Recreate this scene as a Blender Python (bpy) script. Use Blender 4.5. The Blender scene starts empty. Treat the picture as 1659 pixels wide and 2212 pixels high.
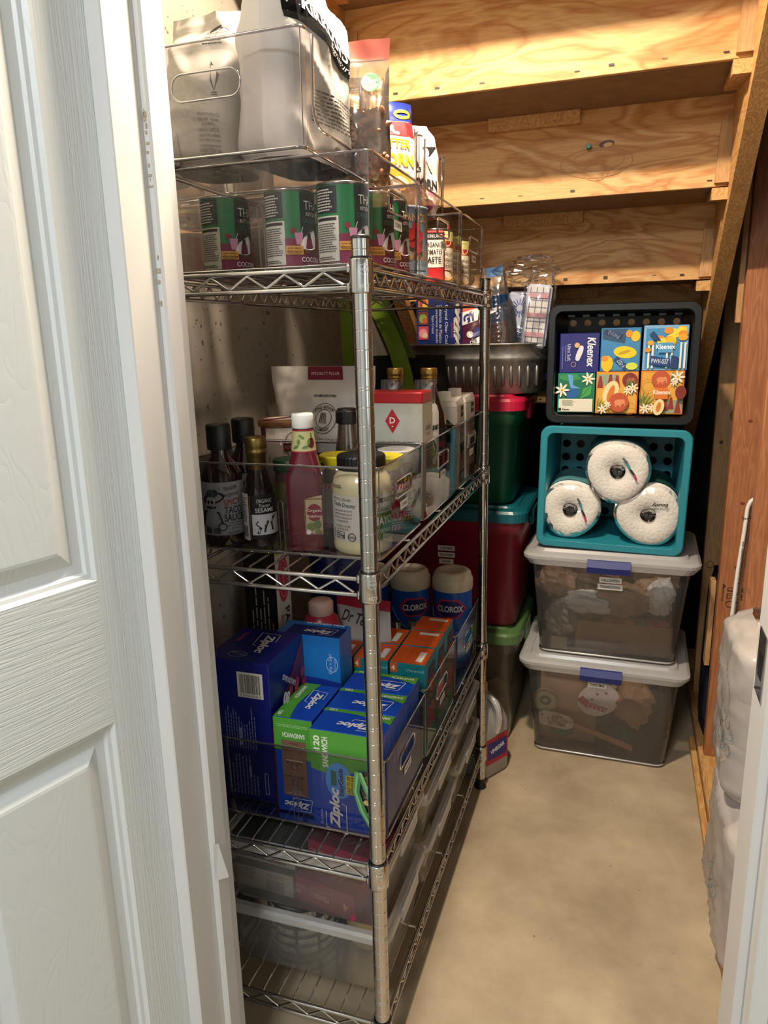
import bpy, math, random
from mathutils import Vector, Matrix, noise
random.seed(7)
SC = bpy.context.scene
COL = SC.collection
PI = math.pi
# ------------------------------------------------------------------ camera
f_px = 1583.11
cam_d = bpy.data.cameras.new('camera'); cam = bpy.data.objects.new('camera', cam_d); COL.objects.link(cam)
cam_d.sensor_fit = 'VERTICAL'; cam_d.sensor_height = 36.0; cam_d.lens = f_px / 2212 * 36.0
cam_d.clip_start = 0.02; cam_d.clip_end = 60
CP = Vector((0.3392, -0.9487, 1.2615))
ya, pi_, ro = 0.32100, -0.23781, 0.02310
Rm = (Matrix.Rotation(ya, 3, 'Z') @ Matrix.Rotation(pi_, 3, 'X') @ Matrix.Rotation(ro, 3, 'Y'))
cx_, cy_, cz_ = Rm.col[0], Rm.col[1], Rm.col[2]
M4 = Matrix((( cx_.x, cz_.x, -cy_.x, CP.x), (cx_.y, cz_.y, -cy_.y, CP.y), (cx_.z, cz_.z, -cy_.z, CP.z), (0, 0, 0, 1)))
cam.matrix_world = M4
SC.camera = cam
# ------------------------------------------------------------------ world, lights, exposure
W = bpy.data.worlds.new('world'); SC.world = W; W.use_nodes = True
W.node_tree.nodes['Background'].inputs[0].default_value = (0.55, 0.6, 0.66, 1)
W.node_tree.nodes['Background'].inputs[1].default_value = 0.03
SC.view_settings.view_transform = 'Standard'; SC.view_settings.look = 'None'
SC.view_settings.gamma = 1.0; SC.view_settings.use_curve_mapping = False
SC.view_settings.exposure = 0.30
HALL_W, FILL_W, BULB_W = 42.0, 4.0, 31.0
def area(name, loc, rot, sx, sy, watts, col):
    l = bpy.data.lights.new(name, 'AREA'); l.shape = 'RECTANGLE'; l.size = sx; l.size_y = sy
    l.energy = watts; l.color = col
    o = bpy.data.objects.new(name, l); COL.objects.link(o); o.location = loc; o.rotation_euler = rot
    return o
area('hall_ceiling_light', (-0.05, -1.95, 2.36), (0, 0, 0), 0.5, 0.5, HALL_W, (0.95, 0.97, 1.0))
area('hall_cool_fill', (2.15, -1.7, 1.45), (0, PI / 2, 0), 1.2, 1.1, FILL_W, (0.82, 0.93, 1.0))  # cool fill added from the side to light the door
blo = area('closet_ceiling_light', (0.02, 0.20, 2.10), (0, 0, 0), 0.10, 0.10, BULB_W, (1.0, 0.83, 0.63)); blo.data.shape = 'DISK'
try:
    SC.cycles.transparent_max_bounces = 32; SC.cycles.max_bounces = 12; SC.cycles.diffuse_bounces = 8
except Exception: pass
# ------------------------------------------------------------------ materials
def lin(c):
    if isinstance(c, str):
        c = c.lstrip('#'); c = c if len(c) == 6 else ''.join(x * 2 for x in c); c = [int(c[i:i+2], 16) / 255 for i in (0, 2, 4)]
        c = [x / 12.92 if x <= 0.04045 else ((x + 0.055) / 1.055) ** 2.4 for x in c]
    return (c[0], c[1], c[2], 1)
MATS = {}
def nodes(m): m.use_nodes = True; nt = m.node_tree; return nt, nt.nodes, nt.links
def mat(col, rough=0.5, metal=0.0, var=0.06, vs=30.0, bump=0.0, bs=80.0, spec=0.5, coat=0.0):
    key = (col, rough, metal, var, vs, bump, bs, spec, coat)
    if key in MATS: return MATS[key]
    m = bpy.data.materials.new('m_' + (col.lstrip('#') if isinstance(col, str) else 'c') + '_%d' % len(MATS))
    nt, N, L = nodes(m); b = N['Principled BSDF']
    b.inputs['Roughness'].default_value = rough; b.inputs['Metallic'].default_value = metal
    b.inputs['Specular IOR Level'].default_value = spec; b.inputs['Coat Weight'].default_value = coat
    c = lin(col)
    if var:
        tc = N.new('ShaderNodeTexCoord'); n = N.new('ShaderNodeTexNoise'); n.inputs['Scale'].default_value = vs
        n.inputs['Detail'].default_value = 4
        L.new(tc.outputs['Object'], n.inputs['Vector'])
        r = N.new('ShaderNodeValToRGB'); L.new(n.outputs['Fac'], r.inputs[0])
        r.color_ramp.elements[0].position = 0.3; r.color_ramp.elements[1].position = 0.7
        r.color_ramp.elements[0].color = [x * (1 - var) for x in c[:3]] + [1]
        r.color_ramp.elements[1].color = [min(1, x * (1 + var)) for x in c[:3]] + [1]
        L.new(r.outputs[0], b.inputs['Base Color'])
    else: b.inputs['Base Color'].default_value = c
    if bump:
        tc = N.new('ShaderNodeTexCoord'); n2 = N.new('ShaderNodeTexNoise'); n2.inputs['Scale'].default_value = bs; n2.inputs['Detail'].default_value = 5
        L.new(tc.outputs['Object'], n2.inputs['Vector'])
        bp = N.new('ShaderNodeBump'); bp.inputs['Strength'].default_value = bump; bp.inputs['Distance'].default_value = 0.01
        L.new(n2.outputs['Fac'], bp.inputs['Height']); L.new(bp.outputs[0], b.inputs['Normal'])
    MATS[key] = m; return m
def clear(name, tint, gloss=0.06, haze=0.0, hcol='#ffffff', rough=0.05, edge=1.0, trans=0.5):
    """thin clear plastic: transparent film + fresnel gloss + optional milky haze"""
    if name in MATS: return MATS[name]
    m = bpy.data.materials.new(name); nt, N, L = nodes(m); N.remove(N['Principled BSDF']); out = N['Material Output']
    t = N.new('ShaderNodeBsdfTransparent'); t.inputs[0].default_value = lin(tint)
    last = t
    if haze:
        d = N.new('ShaderNodeBsdfDiffuse'); d.inputs[0].default_value = lin(hcol)
        tl = N.new('ShaderNodeBsdfTranslucent'); tl.inputs[0].default_value = lin(hcol)
        a = N.new('ShaderNodeMixShader'); a.inputs[0].default_value = trans; L.new(d.outputs[0], a.inputs[1]); L.new(tl.outputs[0], a.inputs[2])
        nz = N.new('ShaderNodeTexNoise'); nz.inputs['Scale'].default_value = 9; tc = N.new('ShaderNodeTexCoord'); L.new(tc.outputs['Object'], nz.inputs['Vector'])
        mr = N.new('ShaderNodeMapRange'); mr.inputs[3].default_value = haze * 0.85; mr.inputs[4].default_value = min(1, haze * 1.15); L.new(nz.outputs['Fac'], mr.inputs[0])
        fw = N.new('ShaderNodeLayerWeight'); fw.inputs[0].default_value = 0.5                 # longer path through the plastic at grazing angles
        pw = N.new('ShaderNodeMath'); pw.operation = 'POWER'; pw.inputs[1].default_value = 2.5; L.new(fw.outputs['Facing'], pw.inputs[0])
        ad = N.new('ShaderNodeMath'); ad.operation = 'MULTIPLY_ADD'; ad.inputs[1].default_value = 0.30 * (1 - haze); ad.use_clamp = True; L.new(pw.outputs[0], ad.inputs[0]); L.new(mr.outputs[0], ad.inputs[2])
        mr = ad
        x = N.new('ShaderNodeMixShader'); L.new(mr.outputs[0], x.inputs[0]); L.new(t.outputs[0], x.inputs[1]); L.new(a.outputs[0], x.inputs[2]); last = x
    g = N.new('ShaderNodeBsdfGlossy'); g.inputs['Roughness'].default_value = rough
    lw = N.new('ShaderNodeFresnel'); lw.inputs['IOR'].default_value = 1.45
    mu = N.new('ShaderNodeMath'); mu.operation = 'MULTIPLY_ADD'; mu.inputs[1].default_value = edge; mu.inputs[2].default_value = gloss; mu.use_clamp = True
    L.new(lw.outputs[0], mu.inputs[0])
    y = N.new('ShaderNodeMixShader'); L.new(mu.outputs[0], y.inputs[0]); L.new(last.outputs[0], y.inputs[1]); L.new(g.outputs[0], y.inputs[2])
    L.new(y.outputs[0], out.inputs[0]); MATS[name] = m; return m
def wood(name, c1, c2, c3=None, axis='X', scale=3.0, stretch=9.0, ply=False, rough=0.6):
    if name in MATS: return MATS[name]
    m = bpy.data.materials.new(name); nt, N, L = nodes(m); b = N['Principled BSDF']; b.inputs['Roughness'].default_value = rough
    tc = N.new('ShaderNodeTexCoord'); mp = N.new('ShaderNodeMapping'); L.new(tc.outputs['Object'], mp.inputs[0])
    sc = [stretch, stretch, stretch]; sc['XYZ'.index(axis)] = 1.0; mp.inputs['Scale'].default_value = sc
    n = N.new('ShaderNodeTexNoise'); n.inputs['Scale'].default_value = scale; n.inputs['Detail'].default_value = 3.0; n.inputs['Distortion'].default_value = 1.6 if ply else 0.6
    L.new(mp.outputs[0], n.inputs['Vector'])
    mu = N.new('ShaderNodeMath'); mu.operation = 'MULTIPLY'; mu.inputs[1].default_value = 3.0 if ply else 9.0; L.new(n.outputs['Fac'], mu.inputs[0])
    fr = N.new('ShaderNodeMath'); fr.operation = 'PINGPONG'; fr.inputs[1].default_value = 0.5; L.new(mu.outputs[0], fr.inputs[0])
    r = N.new('ShaderNodeValToRGB'); L.new(fr.outputs[0], r.inputs[0]); e = r.color_ramp.elements
    e[0].position = 0.05; e[0].color = lin(c1); e[1].position = 0.42 if not ply else 0.34; e[1].color = lin(c2)
    if ply: x = e.new(0.22); x.color = lin(c1)
    if c3: x = e.new(0.48); x.color = lin(c3)
    n2 = N.new('ShaderNodeTexNoise'); n2.inputs['Scale'].default_value = 22; n2.inputs['Detail'].default_value = 6
    mp2 = N.new('ShaderNodeMapping'); L.new(tc.outputs['Object'], mp2.inputs[0]); s2 = [14, 14, 14]; s2['XYZ'.index(axis)] = 1.2; mp2.inputs['Scale'].default_value = s2
    L.new(mp2.outputs[0], n2.inputs['Vector'])
    mx = N.new('ShaderNodeMixRGB'); mx.blend_type = 'MULTIPLY'; mx.inputs[0].default_value = 0.35
    r2 = N.new('ShaderNodeValToRGB'); L.new(n2.outputs['Fac'], r2.inputs[0]); r2.color_ramp.elements[0].position = 0.35; r2.color_ramp.elements[0].color = (0.55, 0.5, 0.45, 1); r2.color_ramp.elements[1].position = 0.6
    L.new(r.outputs[0], mx.inputs[1]); L.new(r2.outputs[0], mx.inputs[2]); L.new(mx.outputs[0], b.inputs['Base Color'])
    bp = N.new('ShaderNodeBump'); bp.inputs['Strength'].default_value = 0.15; bp.inputs['Distance'].default_value = 0.003; L.new(n2.outputs['Fac'], bp.inputs['Height']); L.new(bp.outputs[0], b.inputs['Normal'])
    MATS[name] = m; return m
def concrete(name, c1, c2, spots='#5c5648', scale=3.0, pit=True, rough=0.8):
    m = bpy.data.materials.new(name); nt, N, L = nodes(m); b = N['Principled BSDF']; b.inputs['Roughness'].default_value = rough
    tc = N.new('ShaderNodeTexCoord')
    n = N.new('ShaderNodeTexNoise'); n.inputs['Scale'].default_value = scale; n.inputs['Detail'].default_value = 7; n.inputs['Roughness'].default_value = 0.62; L.new(tc.outputs['Object'], n.inputs['Vector'])
    r = N.new('ShaderNodeValToRGB'); L.new(n.outputs['Fac'], r.inputs[0]); r.color_ramp.elements[0].position = 0.32; r.color_ramp.elements[0].color = lin(c1); r.color_ramp.elements[1].position = 0.68; r.color_ramp.elements[1].color = lin(c2)
    v = N.new('ShaderNodeTexNoise'); v.inputs['Scale'].default_value = 75 if pit else 60; v.inputs['Detail'].default_value = 2; L.new(tc.outputs['Object'], v.inputs['Vector'])
    r2 = N.new('ShaderNodeValToRGB'); L.new(v.outputs['Fac'], r2.inputs[0]); r2.color_ramp.elements[0].position = 0.26 if pit else 0.22; r2.color_ramp.elements[0].color = (0, 0, 0, 1); r2.color_ramp.elements[1].position = 0.34 if pit else 0.27
    mx = N.new('ShaderNodeMixRGB'); L.new(r2.outputs[0], mx.inputs[0]); mx.inputs[1].default_value = lin(spots); L.new(r.outputs[0], mx.inputs[2]); L.new(mx.outputs[0], b.inputs['Base Color'])
    bp = N.new('ShaderNodeBump'); bp.inputs['Strength'].default_value = 0.5 if pit else 0.12; bp.inputs['Distance'].default_value = 0.004; L.new(r2.outputs[0], bp.inputs['Height']); L.new(bp.outputs[0], b.inputs['Normal'])
    return m
def foil(name, col, rough=0.22, metal=1.0):
    return mat(col, rough=rough, metal=metal, bump=0.35, bs=28, var=0.1)
chrome = mat('#c3c1bf', rough=0.09, metal=1.0, var=0.05, vs=60)
chrome_d = mat('#a8a6a4', rough=0.22, metal=1.0, var=0.08, vs=60)
black = mat('#0d0d0f', rough=0.4, var=0.1)
white = mat('#e9e7e2', rough=0.5, var=0.02)
ink = mat('#18181a', rough=0.6, var=0.0)
inkw = mat('#f1efea', rough=0.6, var=0.0)
acry = clear('clear_acrylic', '#e6e4e6', gloss=0.012, rough=0.03, edge=0.75)
acry_e = clear('clear_acrylic_edge', '#a39ca2', gloss=0.14, rough=0.08, haze=0.10, hcol='#b9b2b6', edge=1.2)
film = clear('thin_film', '#fbfbfb', gloss=0.03, rough=0.12, edge=0.6)
# ------------------------------------------------------------------ mesh helpers
class MB:
    def __init__(s): s.v = []; s.f = []; s.m = []; s.sm = []
    def add(s, vs, fs, mi=0, smooth=False):
        o = len(s.v); s.v += [tuple(p) for p in vs]
        for q in fs: s.f.append(tuple(i + o for i in q)); s.m.append(mi); s.sm.append(smooth)
        return s
    def box(s, x0, y0, z0, x1, y1, z1, mi=0):
        return s.add([(x0,y0,z0),(x1,y0,z0),(x1,y1,z0),(x0,y1,z0),(x0,y0,z1),(x1,y0,z1),(x1,y1,z1),(x0,y1,z1)],
            [(0,3,2,1),(4,5,6,7),(0,1,5,4),(1,2,6,5),(2,3,7,6),(3,0,4,7)], mi)
    def loft(s, loops, cap0=True, cap1=True, mi=0, smooth=True, closed=True, ring=False):
        n = len(loops[0]); vs = [p for l in loops for p in l]; fs = []
        K = len(loops) if ring else len(loops) - 1
        for k in range(K):
            a = k * n; b = ((k + 1) % len(loops)) * n
            for i in range(n if closed else n - 1):
                j = (i + 1) % n; fs.append((a + i, a + j, b + j, b + i))
        s.add(vs, fs, mi, smooth)
        if cap0: s.add(loops[0], [tuple(range(n))[::-1]], mi)
        if cap1: s.add(loops[-1], [tuple(range(n))], mi)
        return s
    def lathe(s, prof, n=32, c=(0, 0, 0), mi=0, smooth=True, cap0=True, cap1=True, ax='Z'):
        loops = []
        for r, z in prof:
            l = []
            for i in range(n):
                a = 2 * PI * i / n; x, y = r * math.cos(a), r * math.sin(a)
                l.append((c[0] + x, c[1] + y, c[2] + z) if ax == 'Z' else (c[0] + x, c[1] - z, c[2] + y))
            loops.append(l)
        return s.loft(loops, cap0, cap1, mi, smooth)
    def rbox(s, x0, y0, z0, x1, y1, z1, b=0.0015, mi=0):
        L = lambda i, z: [(x0+i,y0+i,z),(x1-i,y0+i,z),(x1-i,y1-i,z),(x0+i,y1-i,z)]
        def oct_(e, z, k):
            return [(x0+b+e*0,y0+e,z),(x1-b,y0+e,z),(x1-e,y0+b,z),(x1-e,y1-b,z),(x1-b,y1-e,z),(x0+b,y1-e,z),(x0+e,y1-b,z),(x0+e,y0+b,z)]
        return s.loft([oct_(b, z0, 0), oct_(0, z0 + b, 0), oct_(0, z1 - b, 0), oct_(b, z1, 0)], True, True, mi, False)
    def tube(s, pts, r, n=8, mi=0, cap=True, closed=False, smooth=True, rr=None):
        pts = [Vector(p) for p in pts]; loops = []; up = None
        for i, p in enumerate(pts):
            if closed: d = pts[(i + 1) % len(pts)] - pts[i - 1]
            else: d = pts[min(i + 1, len(pts) - 1)] - pts[max(i - 1, 0)]
            d.normalize()
            if up is None: up = Vector((0, 0, 1)) if abs(d.z) < 0.9 else Vector((1, 0, 0))
            side = d.cross(up).normalized(); up = side.cross(d).normalized()
            q = rr[i] if rr else r
            loops.append([tuple(p + side * (q * math.cos(2*PI*k/n)) + up * (q * math.sin(2*PI*k/n))) for k in range(n)])
        return s.loft(loops, cap and not closed, cap and not closed, mi, smooth, ring=closed)
    def build(s, name, mats, parent=None, loc=None):
        me = bpy.data.meshes.new(name); me.from_pydata(s.v, [], s.f)
        if not isinstance(mats, (list, tuple)): mats = [mats]
        for m in mats: me.materials.append(m)
        me.polygons.foreach_set('material_index', s.m); me.polygons.foreach_set('use_smooth', s.sm); me.update()
        return obj(name, me, parent, loc)
def obj(name, me, parent=None, loc=None):
    o = bpy.data.objects.new(name, me); COL.objects.link(o)
    if parent: o.parent = parent
    if loc: o.location = loc
    return o
def tag(o, label, cat, group=None, kind=None):
    if label: o['label'] = label
    if cat: o['category'] = cat
    if group: o['group'] = group
    if kind: o['kind'] = kind
    return o
def thing(name, label, cat, loc=(0, 0, 0), rz=0.0, group=None):
    o = bpy.data.objects.new(name, None); COL.objects.link(o); o.location = loc; o.rotation_euler = (0, 0, rz); o.empty_display_size = 0.05
    return tag(o, label, cat, group)
def struct(o): o['kind'] = 'structure'; return o
def dup(root, loc, rz=None, label=None):
    r = root.copy(); COL.objects.link(r); r.location = loc
    if rz is not None: r.rotation_euler = (root.rotation_euler.x, root.rotation_euler.y, rz)
    if label: r['label'] = label
    for ch in list(root.children):
        c = ch.copy(); COL.objects.link(c); c.parent = r
        for g in list(ch.children):
            d = g.copy(); COL.objects.link(d); d.parent = c
    return r
def rrect(w, d, r, z, n=5, cx=0, cy=0):
    """rounded rectangle loop in XY, counter-clockwise"""
    r = min(r, w / 2 - 1e-5, d / 2 - 1e-5); out = []
    for (sx, sy, a0) in ((1, -1, -PI/2), (1, 1, 0), (-1, 1, PI/2), (-1, -1, PI)):
        for k in range(n + 1):
            a = a0 + PI / 2 * k / n
            out.append((cx + sx * (w/2 - r) + r * math.cos(a), cy + sy * (d/2 - r) + r * math.sin(a), z))
    return out
def bez(p0, p1, p2, n=8):
    p0, p1, p2 = Vector(p0), Vector(p1), Vector(p2)
    return [tuple(p0*(1-t)**2 + p1*2*t*(1-t) + p2*t*t) for t in [i/n for i in range(n+1)]]
# text glyph cache -------------------------------------------------
TXT = {}
def glyphs(s, bold=0.0, shear=0.0):
    k = (s, bold, shear)
    if k in TXT: return TXT[k]
    cu = bpy.data.curves.new('t', 'FONT'); cu.body = s; cu.offset = bold; cu.shear = shear; cu.resolution_u = 3; cu.fill_mode = 'FRONT'
    o = bpy.data.objects.new('t', cu); me = o.to_mesh()
    vs = [tuple(v.co) for v in me.vertices]; fs = [tuple(p.vertices) for p in me.polygons]
    o.to_mesh_clear(); bpy.data.objects.remove(o); bpy.data.curves.remove(cu)
    if not vs: TXT[k] = ([], [], 1, 1); return TXT[k]
    x0 = min(v[0] for v in vs); x1 = max(v[0] for v in vs); y0 = min(v[1] for v in vs); y1 = max(v[1] for v in vs)
    vs = [(v[0] - (x0 + x1) / 2, v[1] - (y0 + y1) / 2) for v in vs]
    TXT[k] = (vs, fs, x1 - x0, y1 - y0); return TXT[k]
class PR:
    """flat print laid on a surface through a map (u,v,offset)->point"""
    def __init__(s, fn, step=0.00025, base=0.0003): s.fn = fn; s.mb = MB(); s.mats = []; s.k = 0; s.step = step; s.base = base
    def mi(s, c):
        m = c if not isinstance(c, str) else mat(c, rough=0.5, var=0.0)
        if m not in s.mats: s.mats.append(m)
        return s.mats.index(m)
    def off(s): s.k += 1; return s.base + s.step * s.k
    def raw(s, uv, fs, c):
        o = s.off(); s.mb.add([s.fn(u, v, o) for u, v in uv], fs, s.mi(c)); return s
    def rect(s, u0, v0, u1, v1, c, nu=1, nv=1):
        uv = [(u0 + (u1-u0)*i/nu, v0 + (v1-v0)*j/nv) for j in range(nv+1) for i in range(nu+1)]
        return s.raw(uv, [(j*(nu+1)+i, j*(nu+1)+i+1, (j+1)*(nu+1)+i+1, (j+1)*(nu+1)+i) for j in range(nv) for i in range(nu)], c)
    def quad(s, a, b, c_, d, c, nu=8, nv=3):
        f = lambda i, j: tuple((a[k]*(1-i)+b[k]*i)*(1-j) + (d[k]*(1-i)+c_[k]*i)*j for k in (0, 1))
        uv = [f(i/nu, j/nv) for j in range(nv+1) for i in range(nu+1)]
        return s.raw(uv, [(j*(nu+1)+i, j*(nu+1)+i+1, (j+1)*(nu+1)+i+1, (j+1)*(nu+1)+i) for j in range(nv) for i in range(nu)], c)
    def poly(s, pts, c): return s.raw(pts, [tuple(range(len(pts)))], c)
    def ell(s, u, v, a, b, c, n=20, rot=0.0):
        cr, sr = math.cos(rot), math.sin(rot)
        return s.poly([(u + a*math.cos(t)*cr - b*math.sin(t)*sr, v + a*math.cos(t)*sr + b*math.sin(t)*cr) for t in [2*PI*i/n for i in range(n)]], c)
    def ring(s, u, v, a, b, w, c, n=28, t0=0, t1=2*PI):
        uv = []; N = n if abs(t1 - t0 - 2*PI) < 1e-6 else n + 1
        for i in range(n + 1):
            t = t0 + (t1 - t0) * i / n
            uv += [(u + a*math.cos(t), v + b*math.sin(t)), (u + (a-w)*math.cos(t), v + (b-w)*math.sin(t))]
        return s.raw(uv, [(2*i, 2*i+2, 2*i+3, 2*i+1) for i in range(n)], c)
    def line(s, pts, w, c):
        uv = []; fs = []
        for i, p in enumerate(pts):
            a = pts[max(i-1, 0)]; b = pts[min(i+1, len(pts)-1)]; dx, dy = b[0]-a[0], b[1]-a[1]; l = math.hypot(dx, dy) or 1
            nx, ny = -dy/l*w/2, dx/l*w/2; uv += [(p[0]+nx, p[1]+ny), (p[0]-nx, p[1]-ny)]
        return s.raw(uv, [(2*i, 2*i+1, 2*i+3, 2*i+2) for i in range(len(pts)-1)], c)
    def frame(s, u0, v0, u1, v1, w, c):
        return s.line([(u0,v0),(u1,v0)], w, c).line([(u1,v0),(u1,v1)], w, c).line([(u1,v1),(u0,v1)], w, c).line([(u0,v1),(u0,v0)], w, c)
    def text(s, t, u, v, h, c, w=None, rot=0.0, bold=0.0, shear=0.0, maxw=None, arc=0.0):
        vs, fs, tw, th = glyphs(t, bold, shear)
        if not vs: return s
        k = h / th; kx = (w / tw) if w else k
        if maxw and tw * kx > maxw: kx = maxw / tw
        cr, sr = math.cos(rot), math.sin(rot); uv = []
        for x, y in vs:
            x *= kx; y *= k; y += arc * x * x
            uv.append((u + x*cr - y*sr, v + x*sr + y*cr))
        return s.raw(uv, fs, c)
    def rows(s, u0, v0, u1, v1, n, c, fill=0.45, ragged=0.25, seed=1, vert=False):
        """unreadable small print as rows of dashes"""
        rn = random.Random(seed); o = s.off(); mi = s.mi(c); vs = []; fs = []
        A, B = (u0, u1) if not vert else (v0, v1); Cc, D = (v1, v0) if not vert else (u0, u1)
        for i in range(n):
            a = A; e = B - (B - A) * ragged * rn.random(); y = Cc + (D - Cc) * (i + 0.5) / n; hh = abs(D - Cc) / n * fill / 2
            while a < e:
                l = min((B - A) * rn.uniform(0.05, 0.16), e - a); q = [(a, y-hh), (a+l, y-hh), (a+l, y+hh), (a, y+hh)]
                if vert: q = [(y_, x_) for x_, y_ in q][::-1]
                b0 = len(vs); vs += [s.fn(p[0], p[1], o) for p in q]; fs.append((b0, b0+1, b0+2, b0+3)); a += l + (B - A) * 0.018
        s.mb.add(vs, fs, mi); return s
    def bars(s, u0, v0, u1, v1, c, n=26, seed=3):
        rn = random.Random(seed); x = u0; o = s.off(); mi = s.mi(c); vs = []; fs = []
        step = (u1 - u0) / n
        for i in range(n):
            w = step * rn.uniform(0.25, 0.75); b0 = len(vs); vs += [s.fn(*p, o) for p in ((u0+i*step, v0), (u0+i*step+w, v0), (u0+i*step+w, v1), (u0+i*step, v1))]; fs.append((b0, b0+1, b0+2, b0+3))
        s.mb.add(vs, fs, mi); return s
    def build(s, name, parent):
        if not s.mb.v: return None
        return s.mb.build(name, s.mats, parent)
def fF(w, d, h): return lambda u, v, o: (-w/2 + u, -d/2 - o, v)
def fR(w, d, h): return lambda u, v, o: (w/2 + o, -d/2 + u, v)
def fL(w, d, h): return lambda u, v, o: (-w/2 - o, d/2 - u, v)
def fT(w, d, h): return lambda u, v, o: (-w/2 + u, -d/2 + v, h + o)
def fCyl(r, th0=0.0, c=(0, 0, 0)):
    """u = arc length from angle th0 (th0=0 faces -Y), v = height; r may be function of v"""
    def g(u, v, o):
        rr = r(v) if callable(r) else r; a = -PI/2 + th0 + u / (rr if not callable(r) else r(v))
        return (c[0] + (rr+o)*math.cos(a), c[1] + (rr+o)*math.sin(a), c[2] + v)
    return g
# ================================================================== the setting
XW = -0.43          # concrete wall plane
m_floor = concrete('floor_concrete', '#8d7c64', '#b7a68a', spots='#7d6d57', scale=3.2, pit=False, rough=0.55)
m_wall = concrete('wall_concrete', '#6f6a5f', '#989183', spots='#4c473c', scale=2.2)
m_white = mat('#dfe3e2', rough=0.45, var=0.015, vs=6)
m_dry = mat('#ccd3d0', rough=0.7, var=0.02, bump=0.5, bs=140)
m_jamb = mat('#cccccb', rough=0.42, var=0.02, vs=5)
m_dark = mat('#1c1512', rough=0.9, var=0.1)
ply = wood('plywood', '#cfa065', '#b67c42', '#d3a970', axis='X', scale=1.7, stretch=3.4, ply=True)
pine = wood('pine', '#d2a468', '#bb8a50', axis='Y', scale=4, stretch=8)
pine_z = wood('pine_z', '#c09464', '#b08654', axis='Z', scale=3, stretch=7)
fir_z = wood('fir_z', '#ab7048', '#9b6039', axis='Z', scale=3, stretch=12)
osb = mat('#8a6a48', rough=0.85, var=0.18, vs=26)
struct(MB().box(-2.6, -3.0, -0.05, 2.2, 2.3, 0.0).build('floor', m_floor))
wl = MB(); wl.box(XW - 0.2, -0.06, 0, XW, 2.3, 2.42)
struct(wl.build('wall_left', m_wall))
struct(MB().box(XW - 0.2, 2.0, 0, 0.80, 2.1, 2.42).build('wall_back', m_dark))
wr = struct(MB().box(0.702, -0.05, 0, 0.80, 2.1, 2.42).build('wall_right', mat('#4a3b2c', rough=0.9, var=0.2, vs=8)))
struct(MB().box(XW - 0.2, -0.06, 2.36, 0.80, 0.55, 2.42).build('ceiling', mat('#b9ab90', rough=0.9)))
# hall shell around the viewer
struct(MB().box(-2.6, -3.0, 2.42, 2.2, -0.05, 2.5).build('ceiling_hall', mat('#e6e6e3', rough=0.9)))
struct(MB().box(-2.7, -3.0, 0, -2.6, -0.06, 2.42).build('wall_hall_left', m_dry))
struct(MB().box(2.2, -3.0, 0, 2.3, -0.06, 2.42).build('wall_hall_right', m_dry))
struct(MB().box(-2.6, -3.1, 0, 2.2, -3.0, 2.42).build('wall_hall_back', m_dry))
wn = struct(MB().box(2.185, -2.30, 0.88, 2.20, -1.10, 2.02).build('added_window', mat('#e8ecee', rough=0.2)))  # unseen window and frame, added to go with the cool fill light
for (a, b, c_, d_) in ((-2.34, 0.84, -2.28, 2.06), (-1.12, 0.84, -1.06, 2.06), (-2.34, 0.84, -1.06, 0.90), (-2.34, 2.00, -1.06, 2.06), (-1.72, 0.90, -1.68, 2.00)): MB().box(2.165, a, b, 2.20, c_, d_).build('added_window_frame', m_white, wn)
hl = thing('hall_ceiling_lamp', 'square flush hall ceiling lamp behind the viewer', 'lamp', (-0.05, -1.95, 2.365)); MB().rbox(-0.27, -0.27, 0, 0.27, 0.27, 0.055, 0.006).build('lamp_housing', mat('#efefec', rough=0.5), hl)
XL, XR, Y1, Y0 = -0.226, 0.498, -0.064, -0.185     # doorway opening
wf = MB(); wf.box(-2.6, Y0, 0, XL - 0.022, Y1, 2.42); wf.box(XR + 0.030, Y0, 0, 2.2, Y1, 2.42); wf.box(XL - 0.022, Y0, 2.06, XR + 0.030, Y1, 2.42)
struct(wf.build('wall_front', m_dry))
# left jamb with stop, right jamb with stop and strike plate
j = MB(); j.rbox(XL - 0.022, Y0, 0, XL, Y1, 2.06, 0.0015); j.rbox(XL - 0.002, Y1 - 0.062, 0, XL + 0.010, Y1 - 0.028, 2.05, 0.003)
tl = struct(j.build('trim_1', m_jamb)); tl['label'] = 'white painted door jamb with stop beside the open door'
j = MB(); j.rbox(XR + 0.010, Y0, 0, XR + 0.030, Y1, 2.06, 0.0015); j.rbox(XR, Y1 - 0.085, 0, XR + 0.012, Y1, 2.05, 0.003)
tr = struct(j.build('trim_2', m_jamb)); tr['label'] = 'white painted door jamb with strike plate at right'
struct(MB().box(XL, Y0, 2.05, XR + 0.012, Y1, 2.07).build('trim_3', m_jamb))
s_ = MB(); s_.rbox(XR - 0.0016, -0.122, 0.855, XR + 0.001, -0.082, 0.932, 0.0006); s_.box(XR - 0.0019, -0.114, 0.878, XR - 0.0016, -0.094, 0.908, 1)
for q in (0.865, 0.922): s_.lathe([(0.0035, 0.0), (0.0035, 0.0003)], 10, (XR - 0.002, -0.102, q), mi=1)
s_.build('strike_plate', [chrome_d, black], tr)
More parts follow.
